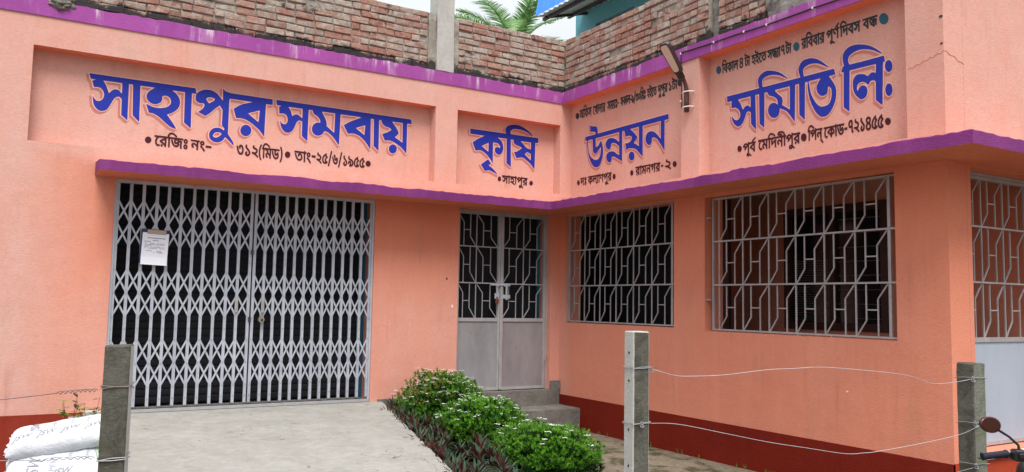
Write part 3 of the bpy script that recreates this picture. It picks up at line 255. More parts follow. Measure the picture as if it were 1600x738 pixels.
'B2h': '3870,2784 -32,8 -20,12 -33,37 -31,48 -29,64 -16,52 -12,64 -7,71 -4,-19 -6,-316 -2,-8 -8,-6 -19,14 -50,52 -3,8 1,272 -5,4 -12,0 -5,-4 -9,-328 -6,-13 -8,-1 -8,6 -39,56 -49,58 -20,14 -36,18 -6,-2 -4,-24 -12,-20 -18,-16 -16,-6 -12,-3 -28,3 -20,8 -20,15 -21,27 -9,24 -3,24 4,20 12,24 21,18 24,7 20,0 32,-12 2,11 -5,12 -21,17 -24,15 -44,17 -23,35 -5,3 -12,-3 -5,-320 -7,-16 -12,1 -61,55 -3,256 -4,28 -20,0 -2,-4 8,-316 -4,-20 -14,-1 -69,73 -2,112 -17,14 -8,0 -9,-6 -34,-68 -30,-36 -31,-17 -20,-3 -16,3 -36,23 -29,38 -16,40 -1,32 6,11 12,-1 30,-42 18,-13 16,-2 15,7 11,12 4,20 -5,24 -17,23 -28,22 -16,5 -40,0 -8,6 -6,48 3,16 -41,3 -11,5 -9,68 12,9 400,-5 5,4 -10,32 -1,36 4,16 13,20 21,17 32,16 36,7 20,0 64,-15 84,-36 36,-24 68,-56 8,-22 108,-1 3,2 -15,52 3,32 16,32 21,21 24,12 32,5 48,-5 44,-12 48,-24 52,-39 59,-58 2,-8 -8,-12 51,-2 8,-5 18,-57 -6,-13 -52,-3 38,-56 23,-56 3,-52 -3,-28 -12,-44 -28,-52 -37,-42 -32,-19|3852,2901 46,-1 20,7 13,14 16,40 2,48 -5,20 -10,10 -4,-2 -7,-40 -21,-17 -20,-6 -16,0 -28,9 -29,26 -12,20 -8,28 4,36 28,44 -91,2 12,-74 27,-72 40,-60 29,-26|3485,2957 5,0 1,28 1,156 -145,0 57,-52 20,-24 7,-28 -6,-40|2929,3065 5,-2 20,16 20,6 24,-2 16,-9 4,3 -2,68 -128,0 19,-28|3746,3217 178,0 -106,62 -36,11 -32,4 -24,0 -36,-8 -16,-9 -5,-8 -1,-12 6,-38|3406,3221 60,0 -1,4 -79,44 -56,21 -44,8 -52,0 -32,-7 -12,-10 -3,-8 1,-36 6,-13',
'B2s': '3834,2768 -32,16 -29,29 -28,40 -25,48 -19,48 -16,56 -8,52 -3,60 -4,0 -1,-12 -6,-316 -3,-12 -6,-4 -12,3 -62,65 -2,281 -16,0 -2,-5 -9,-328 -9,-13 -14,5 -45,64 -45,53 -52,29 -7,-2 -4,-20 -13,-23 -16,-15 -20,-8 -36,0 -20,8 -25,18 -15,20 -13,28 -3,24 3,20 12,24 17,17 20,9 28,2 32,-11 2,11 -11,16 -23,17 -60,26 -24,36 -13,-3 -5,-316 -6,-18 -8,-3 -8,4 -56,51 -5,10 -2,252 -5,25 -16,0 -3,-5 8,-316 -5,-18 -8,-4 -8,4 -67,70 -3,116 -14,10 -12,0 -8,-7 -35,-71 -29,-32 -36,-18 -36,5 -30,21 -31,40 -12,28 -4,44 5,9 12,1 32,-44 16,-11 16,-3 16,6 13,18 1,24 -5,16 -19,24 -30,21 -48,2 -10,5 -6,68 -49,4 -9,72 14,8 400,-5 -10,65 13,36 21,20 32,18 28,7 32,2 64,-14 92,-40 100,-79 4,-19 108,-2 3,3 -13,40 1,36 13,32 26,28 26,12 28,5 48,-4 44,-12 44,-21 48,-34 69,-66 -1,-22 52,-4 5,-6 16,-56 -9,-13 -49,-3 39,-56 23,-60 0,-68 -20,-64 -28,-48 -41,-41 -44,-15|3831,2885 51,-2 26,14 20,44 0,64 -14,16 -6,-40 -26,-21 -36,-5 -28,10 -29,28 -12,20 -7,28 3,32 27,44 -86,4 11,-76 29,-72 36,-55 28,-27|3465,2941 6,0 3,180 -140,2 -2,-2 62,-57 14,-19 6,-28 -6,-36|2912,3049 2,-3 20,15 20,6 24,-1 20,-10 0,69 -124,2|3658,3201 243,0 -99,58 -32,11 -36,5 -52,-5 -26,-13 -6,-20|3306,3205 141,0 -105,57 -44,12 -68,6 -40,-6 -20,-17 0,-32 4,-16 4,-2',
'B3': '4448,2784 -58,56 3,156 -13,12 -8,5 -8,1 -16,-1 -11,-9 -13,-18 -4,-1 -24,24 -24,12 -12,3 -20,-3 -8,-4 -8,-7 -6,-6 -5,-20 1,-16 6,-18 14,26 6,5 12,8 12,3 16,-4 12,-6 10,-10 7,-12 5,-24 -1,-12 -4,-16 -8,-16 -9,-10 -20,-8 -20,0 -12,5 -30,29 -12,16 -12,24 -4,8 -7,32 -2,48 2,16 7,16 14,16 12,8 16,5 32,-4 16,-4 20,-9 28,-21 16,13 16,10 20,-1 8,-4 12,-8 2,3 3,68 -1,5 -4,1 -244,4 -4,-2 -8,-352 -4,-3 -53,47 5,308 -4,2 -21,2 16,48 13,1 2,3 -11,36 -3,20 0,16 3,24 4,12 7,12 11,12 19,13 16,7 20,5 44,1 32,-5 56,-17 36,-15 36,-20 48,-36 40,-37 6,-8 -2,-5 -4,1 -68,45 -52,24 -44,12 -24,4 -32,1 -32,-5 -28,-9 -20,-12 -9,-8 -8,-16 -1,-16 5,-20 9,-19 92,-1 4,-2 228,0 5,-2 8,-48 -19,-4 -5,-184 -3,-36 -1,-84 -3,-52;4504,2851 -14,13 -7,16 -4,20 -1,12 5,20 9,15 8,6 12,1 12,-6 8,-8 9,-20 3,-28 -3,-16 -4,-12 -7,-8 -10,-7 -8,-1;4508,3051 -12,9 -10,16 -5,16 -1,20 6,24 10,10 8,4 8,0 12,-5 13,-13 9,-20 2,-24 -2,-12 -5,-12 -7,-8 -10,-7',
'B3h': '4452,2771 -8,2 -64,63 2,156 -10,9 -20,1 -24,-27 -12,-1 9,-38 -7,-36 -18,-25 -28,-13 -32,5 -34,29 -27,40 -13,40 -4,60 4,24 8,16 22,22 28,10 28,-3 40,-13 28,-19 32,20 32,-4 1,43 -5,4 -224,1 -10,-349 -6,-7 -12,1 -57,50 -3,12 5,292 -21,6 -5,10 16,48 4,8 7,4 -9,48 5,48 12,24 30,25 32,12 56,4 72,-16 60,-24 64,-41 67,-60 3,-12 -6,-8 21,-8 11,-48 24,4 16,-7 13,-13 12,-28 1,-24 -5,-24 -13,-19 -20,-7 -20,5 -29,33 -9,-292 -3,-8|4225,2988 3,-4 16,13 20,5 31,-6 -23,14 -20,3 -19,-9|4151,3212 221,-3 68,3 -60,40 -40,20 -48,17 -44,5 -56,-5 -36,-16 -14,-17 0,-20;4504,2839 -22,17 -8,16 -6,40 2,16 12,24 18,13 12,1 14,-6 16,-16 11,-28 1,-24 -5,-28 -11,-16 -14,-10',
'B3s': '4428,2753 -66,63 0,156 -6,8 -20,4 -24,-26 -12,-4 8,-38 -6,-32 -22,-30 -32,-12 -32,9 -34,33 -23,36 -13,40 -4,28 4,48 8,20 18,20 24,13 32,0 44,-13 28,-19 36,20 28,-6 0,46 -224,1 -11,-346 -5,-9 -12,-1 -62,54 4,300 -20,8 -5,12 17,52 11,8 -11,44 5,48 14,28 31,25 52,15 56,-3 60,-16 56,-24 56,-36 69,-61 4,-8 -4,-12 21,-12 10,-44 12,4 16,-3 25,-21 11,-28 2,-24 -9,-28 -10,-12 -19,-10 -20,5 -16,13 -13,20 -5,-136 2,-9 12,24 20,13 12,0 16,-8 12,-12 13,-36 -3,-40 -8,-16 -14,-14 -24,-3 -26,21 -14,36 -3,-112 -5,-9|4208,2968 32,17 28,-1 5,-4 -25,13 -20,0 -14,-9|4352,3192 68,0 -2,4 -78,49 -64,24 -44,7 -48,-4 -36,-11 -17,-13 -6,-12 1,-24 10,-18',
't1': '-4330,2586 -3,2 -16,26 -21,20 8,13 4,0 16,-16 13,-15 8,-14 4,-8 -1,-2;-4554,2589 -3,3 -4,20 -1,20 3,18 -1,3 -8,2 -1,-1 2,-14 0,-16 -6,-12 -11,-9 -10,-2 -8,0 -8,2 -10,6 -11,13 -10,22 -6,24 2,4 9,3 4,-1 10,-32 4,-8 6,-9 8,-4 10,-1 8,4 2,4 1,8 -1,1 -6,-4 -10,-1 -6,1 -9,7 -4,10 0,10 2,8 7,10 -2,1 -42,1 -2,-2 0,-82 -4,-5 -6,0 -4,2 -2,3 -1,84 -15,0 -1,-84 -1,-3 -6,-1 -8,2 -7,14 -9,10 -14,10 -13,6 -6,16 3,5 14,9 29,16 -25,1 -22,0 -4,-1 -10,-10 -6,-12 -3,-12 0,-18 3,-8 4,-6 4,-3 4,0 8,4 2,-1 6,-12 -2,-4 -8,-5 -8,-1 -10,3 -8,6 -5,7 -5,14 -2,12 2,22 4,12 7,12 -1,2 -18,1 -1,5 0,10 5,2 118,-1 1,1 -4,6 0,4 8,16 11,12 6,4 10,3 12,0 8,-3 10,-5 8,-7 17,-16 0,-6 -4,-6 -3,-3 -2,1 -18,17 -8,6 -10,3 -6,1 -8,-2 -10,-11 -3,-8 5,-8 124,-2 4,-3 1,-11 -5,-4 -38,0 2,-3 6,-3 18,-2 3,-4 3,-10 -3,-8 -2,-14 1,-22 3,-18 -3,-3|-4707,2628 1,-1 1,3 0,28 -1,2 -22,-12 -2,-2 12,-8|-4602,2652 6,-1 12,9 5,0 -11,13 -6,-4 -4,-5 -3,-6;-4512,2590 -6,3 -7,7 -3,10 0,10 4,10 4,5 6,4 8,1 6,-2 6,-4 5,-6 2,-10 0,-10 -4,-10 -7,-7 -8,-2|-4511,2608 5,-1 3,3 1,6 -1,4 -3,2 -4,0 -3,-4 0,-6;-4736,2593 -5,7 -1,6 1,4 5,6 8,1 5,-3 2,-4 1,-6 -1,-6 -5,-5 -4,-1;-4400,2594 -3,4 0,30 -13,15 -6,3 -4,1 -6,0 -3,-3 -1,-4 2,-6 8,-6 1,-2 -5,-12 -4,-2 -6,3 -9,9 -3,8 -1,6 0,10 3,6 5,6 7,4 8,2 10,-2 8,-4 8,-7 1,3 0,20 -1,2 -54,1 -3,5 0,10 3,3 80,-2 5,-1 1,-4 -1,-10 -3,-3 -8,0 -1,-1 -1,-80 -4,-3;-4856,2611 -10,2 -10,6 -7,9 -4,14 3,14 4,8 10,10 12,4 12,-2 10,-6 6,-10 3,-12 -2,-14 -6,-10 -9,-8;-4312,2629 -3,5 1,14 2,3 50,-1 5,-2 0,-16 -3,-4;-4510,2645 -6,2 -9,9 -3,10 0,8 2,8 5,8 7,5 8,1 10,-4 7,-8 2,-6 0,-10 -2,-10 -6,-8 -9,-5|-4511,2664 5,-1 3,3 1,6 -1,4 -3,2 -4,0 -3,-4 0,-6;-4356,2647 -8,7 -5,8 -1,8 1,8 2,6 9,8 8,2 6,0 8,-3 9,-11 1,-8 -1,-12 -5,-7 -6,-5 -6,-2|-4351,2664 3,-1 4,1 2,8 -2,4 -6,1 -2,-1 -2,-6',
't2': '-3553,2557 -3,3 -1,2 6,16 6,26 3,16 0,24 -3,34 -6,26 -6,16 2,4 10,1 2,-1 5,-8 8,-26 4,-26 1,-30 -4,-34 -6,-24 -5,-14 -3,-4;-3759,2559 -4,5 -3,6 -8,26 -4,28 0,38 4,26 8,26 5,10 4,2 6,0 4,-2 1,-2 -10,-28 -4,-20 -2,-22 0,-20 2,-22 4,-20 10,-28 -3,-3;-3791,2581 -14,15 -12,10 -14,8 -18,7 -2,3 1,10 3,6 2,0 12,-3 16,0 6,2 5,7 1,6 -3,8 -7,4 -18,7 -7,7 -2,4 -1,8 1,8 5,10 2,1 4,0 8,-7 -2,-12 4,-3 18,-6 6,-5 7,-10 2,-16 -3,-12 -4,-8 -11,-10 18,-16 6,-8 0,-4 -4,-6;-3729,2581 -5,5 0,90 -9,2 -2,4 0,10 2,3 5,3 -3,10 5,14 9,14 6,6 12,5 10,-1 10,-4 16,-13 14,-17 -5,-12 -3,-1 -2,1 -16,18 -8,6 -6,3 -10,0 -8,-6 -6,-11 -2,-6 3,-6 3,-2 116,0 40,-1 4,-2 1,-13 -3,-3 -36,-1 -2,-2 1,-30 1,-1 3,3 9,15 8,3 5,-4 5,-20 1,-18 -2,-14 -5,-10 -8,-9 -10,-4 -10,0 -12,6 -8,9 -9,16 -6,18 -6,30 2,4 9,3 3,-1 7,-28 5,-18 6,-10 7,-7 4,-2 6,0 7,5 4,6 1,16 -2,1 -7,-7 -5,-3 -6,0 -4,2 -5,5 -4,10 -1,36 -32,0 -2,-2 -1,-90 -5,-3 -6,0 -3,3 -1,20 -9,18 -5,6 -4,1 -4,0 -2,-1 -2,-8 1,-6 9,-10 -1,-10 -3,-6 -2,-1 -4,2 -8,8 -5,7 -3,14 1,14 5,9 11,9 -2,6 -5,7 -12,6 -1,7 -7,1 -1,-1 0,-90 -3,-5|-3665,2638 0,38 -18,1 -1,-1 7,-14 3,-16;-3903,2587 -8,5 -7,10 -2,12 4,14 9,8 6,2 2,-1 4,-15 -2,-4 -4,-3 -1,-3 1,-3 4,-2 6,0 6,5 3,6 0,10 -3,8 -3,6 -24,26 -5,10 -2,8 1,12 4,8 5,4 4,-2 7,-6 -3,-10 1,-8 27,-32 7,-14 1,-10 -2,-18 -7,-14 -5,-5 -8,-4 -6,-1;-3973,2595 -4,2 -8,7 -8,14 -9,28 -6,34 2,4 5,2 6,2 4,-2 7,-42 7,-18 6,-9 6,-2 6,0 3,3 3,6 3,12 0,18 -5,18 -5,8 -5,0 -1,-2 0,-6 1,-10 -2,-3 -10,-4 -4,3 -3,14 0,12 5,10 4,4 6,2 8,1 8,-3 7,-6 7,-14 5,-18 0,-30 -5,-18 -6,-11 -6,-4 -8,-3;-3473,2613 -10,2 -11,9 -6,10 -2,12 2,14 5,10 10,10 12,4 12,-2 10,-7 6,-9 3,-14 -1,-12 -6,-13 -10,-10 -10,-4',
't3': '-2904,2569 -3,2 0,8 28,158 3,4 10,1 3,-3 -1,-8 -27,-158 -5,-5;-3022,2570 -2,3 1,8 28,158 3,3 10,0 2,-1 1,-6 -29,-162 -4,-4;-3224,2579 -5,4 -15,26 -20,22 1,4 7,11 4,-1 14,-14 10,-14 13,-22 2,-6 0,-4;-3292,2586 -4,5 0,78 -2,6 -3,4 -5,2 -90,1 -5,5 0,10 3,4 20,1 62,-2 14,0 4,-2 2,1 1,10 7,2 5,-2 3,-9 10,0 4,-3 0,-14 -4,-3 -8,0 -1,-1 0,-90 -3,-3;-3104,2588 -14,17 -10,9 -24,12 -3,3 2,14 3,2 10,-3 16,0 5,3 3,6 0,10 -2,4 -22,11 -7,9 -1,8 1,8 4,10 3,2 4,-2 6,-6 -1,-12 19,-9 6,-6 4,-7 3,-14 -2,-14 -4,-8 -10,-10 14,-14 7,-10 -5,-12;-2694,2590 -8,2 -8,5 -9,10 -6,20 0,26 6,18 10,16 19,19 8,5 4,-2 4,-10 -2,-8 1,-8 3,-3 6,-1 5,-12 -18,-22 -2,-12 3,-8 10,-1 3,-3 3,-16 -6,-7 -8,-4 -10,-3|-2696,2611 8,0 -5,8 -3,14 3,18 10,16 -7,14 -6,-6 -7,-10 -6,-18 0,-22 5,-9 4,-4;-2630,2590 -14,7 -5,4 -6,10 -4,16 0,26 5,14 7,14 19,21 12,9 4,-2 4,-10 -2,-8 1,-8 3,-3 6,-1 5,-12 -1,-2 -10,-11 -5,-7 -3,-8 0,-8 2,-6 10,-1 3,-3 3,-16 -3,-4 -9,-6 -14,-5|-2631,2611 10,0 -6,8 -3,10 1,14 2,8 10,16 -4,6 -3,8 -13,-16 -6,-18 0,-22 4,-8 5,-5;-3064,2593 -12,6 -9,12 -4,10 -1,10 0,18 5,20 6,12 18,20 13,11 2,0 3,-1 4,-10 -2,-10 1,-6 2,-3 6,-1 2,-2 4,-10 -2,-4 -11,-12 -4,-6 -2,-8 0,-8 3,-5 8,-1 3,-2 4,-18 -7,-7 -8,-3 -10,-3|-3064,2613 8,-1 4,1 -5,6 -4,12 0,8 2,10 11,20 -5,6 -1,5 -2,2 -9,-11 -6,-12 -4,-20 3,-16 3,-6;-2836,2593 -9,6 -3,8 -1,14 2,10 5,6 6,5 5,-1 4,-16 -1,-2 -5,-4 0,-4 1,-3 4,0 4,0 5,5 2,6 0,8 -4,12 -24,30 -4,10 1,16 4,10 4,3 2,0 8,-9 -3,-8 0,-8 26,-34 3,-8 2,-12 0,-12 -1,-8 -5,-10 -2,-3 -10,-8 -8,-1;-2776,2593 -3,14 8,8 2,4 0,12 -3,4 -4,0 -2,-4 0,-10 -2,-3 -10,-2 -3,3 -1,8 0,10 4,10 8,7 6,1 8,-1 4,-2 6,-7 4,-10 0,-21 4,3 4,6 2,12 -1,8 -6,8 -9,6 -18,9 -6,5 -7,8 -2,8 0,12 4,10 5,3 8,-6 1,-3 -2,-8 1,-6 6,-5 24,-12 8,-8 7,-11 3,-14 0,-10 -4,-16 -3,-6 -7,-7 -8,-5 -8,-3 -14,-1;-3350,2596 -10,4 -6,5 -13,16 -11,28 -5,20 1,5 10,3 4,0 10,-34 5,-12 8,-10 9,-5 12,0 6,5 4,12 0,10 -2,8 -3,6 -3,3 -6,0 -2,0 -3,-3 1,-10 -2,-4 -8,-3 -4,0 -2,3 -2,10 0,6 3,10 9,8 6,3 8,0 10,-4 10,-11 4,-8 3,-14 -1,-18 -4,-12 -6,-8 -8,-6 -10,-3;-2940,2598 -6,2 -6,4 -5,5 -6,10 -8,22 -6,30 1,8 8,5 5,-1 1,-4 5,-30 8,-22 5,-6 4,-1 6,0 5,5 2,6 1,13 -8,-5 -8,0 -6,4 -5,10 -1,30 -6,4 -1,4 1,10 2,4 2,1 10,-3 6,-8 2,-8 1,-28 1,0 2,4 5,14 9,3 5,-7 3,-14 2,-14 -1,-14 -4,-16 -7,-10 -6,-5 -6,-2;-2562,2613 -12,6 -7,8 -4,12 0,12 7,15 10,10 12,4 10,-1 11,-6 8,-10 3,-14 -1,-12 -6,-12 -11,-9 -10,-4;-3248,2646 -7,5 -6,8 -3,10 1,12 2,6 7,8 6,3 8,1 8,-3 8,-9 3,-8 0,-14 -3,-8 -8,-9 -6,-2|-3246,2665 6,-1 3,3 0,10 -3,3 -4,1 -3,-4 -1,-8;-3204,2648 -5,5 0,16 3,3 40,0 3,-3 1,-16 -2,-5',
't4': '-486,2545 -16,14 -2,0 -10,-11 -8,-2 -8,0 -6,2 -7,7 -2,10 1,8 2,4 6,7 8,2 12,0 1,1 0,54 -5,7 -28,-32 -4,-1 -9,10 6,10 -1,8 -4,1 -4,-2 -4,0 -10,13 1,4 13,17 8,6 10,3 6,0 10,-3 14,-11 1,20 3,3 8,-1 4,-8 2,-1 80,0 3,-3 0,-12 -3,-3 -9,-1 0,-76 -3,-4 -8,0 -4,1 -9,15 -11,11 -10,6 -12,4 -5,15 0,4 7,5 22,14 12,5 -4,2 -46,0 -1,-2 0,-88 22,-20 -4,-8|-529,2563 1,-1 6,0 5,5 -5,3 -6,-1 -2,-2|-446,2619 2,-1 1,1 -1,29 -23,-13 11,-7|-541,2651 1,-1 2,2 9,9 -2,2 -5,3 -6,1 -10,-3 -2,-3 8,-4;-616,2577 -24,19 -16,8 -14,5 -2,4 2,8 2,3 12,-1 12,0 6,1 5,3 2,8 0,6 -3,4 -4,3 -8,1 -6,-2 -2,-11 -12,-2 -3,7 1,10 2,6 7,6 -5,4 -16,0 -2,-2 0,-74 -2,-5 -10,-1 -4,4 0,68 -4,8 -4,2 -6,0 -2,-2 0,-74 -2,-4 -12,-1 -3,3 0,46 -5,6 -2,-2 -13,-26 -7,-6 -8,-3 -8,2 -8,9 -5,10 2,4 7,5 4,-3 4,-7 4,-1 6,8 -1,12 -2,6 -5,5 -16,5 -3,2 -1,6 -4,1 -1,3 0,12 5,2 82,0 6,-2 2,8 2,2 6,1 4,-2 4,-7 74,-1 4,-1 2,0 0,6 2,4 6,1 4,-1 4,-9 10,0 3,-5 -1,-10 -2,-2 -8,0 -2,-2 0,-74 -2,-5 -10,-1 -3,2 0,2 -1,68 -1,4 -5,5 -24,1 -3,-2 7,-3 6,-6 3,-3 4,-10 0,-12 -2,-8 -4,-6 -10,-8 15,-11 11,-11 -7,-9|-749,2655 1,-1 4,4 4,1 8,-2 1,2 -1,8 -24,0;-472,2584 -6,7 -1,8 2,4 5,5 6,0 6,-5 2,-8 -4,-8 -4,-3;-372,2595 -9,6 -7,10 -2,10 2,12 5,10 9,8 10,3 10,-1 10,-6 7,-10 2,-10 -2,-12 -5,-9 -10,-9 -10,-3;-832,2605 -8,2 -8,7 -5,9 -1,10 2,12 3,8 9,9 10,4 10,-3 8,-6 5,-8 2,-12 -2,-12 -4,-10 -11,-8',
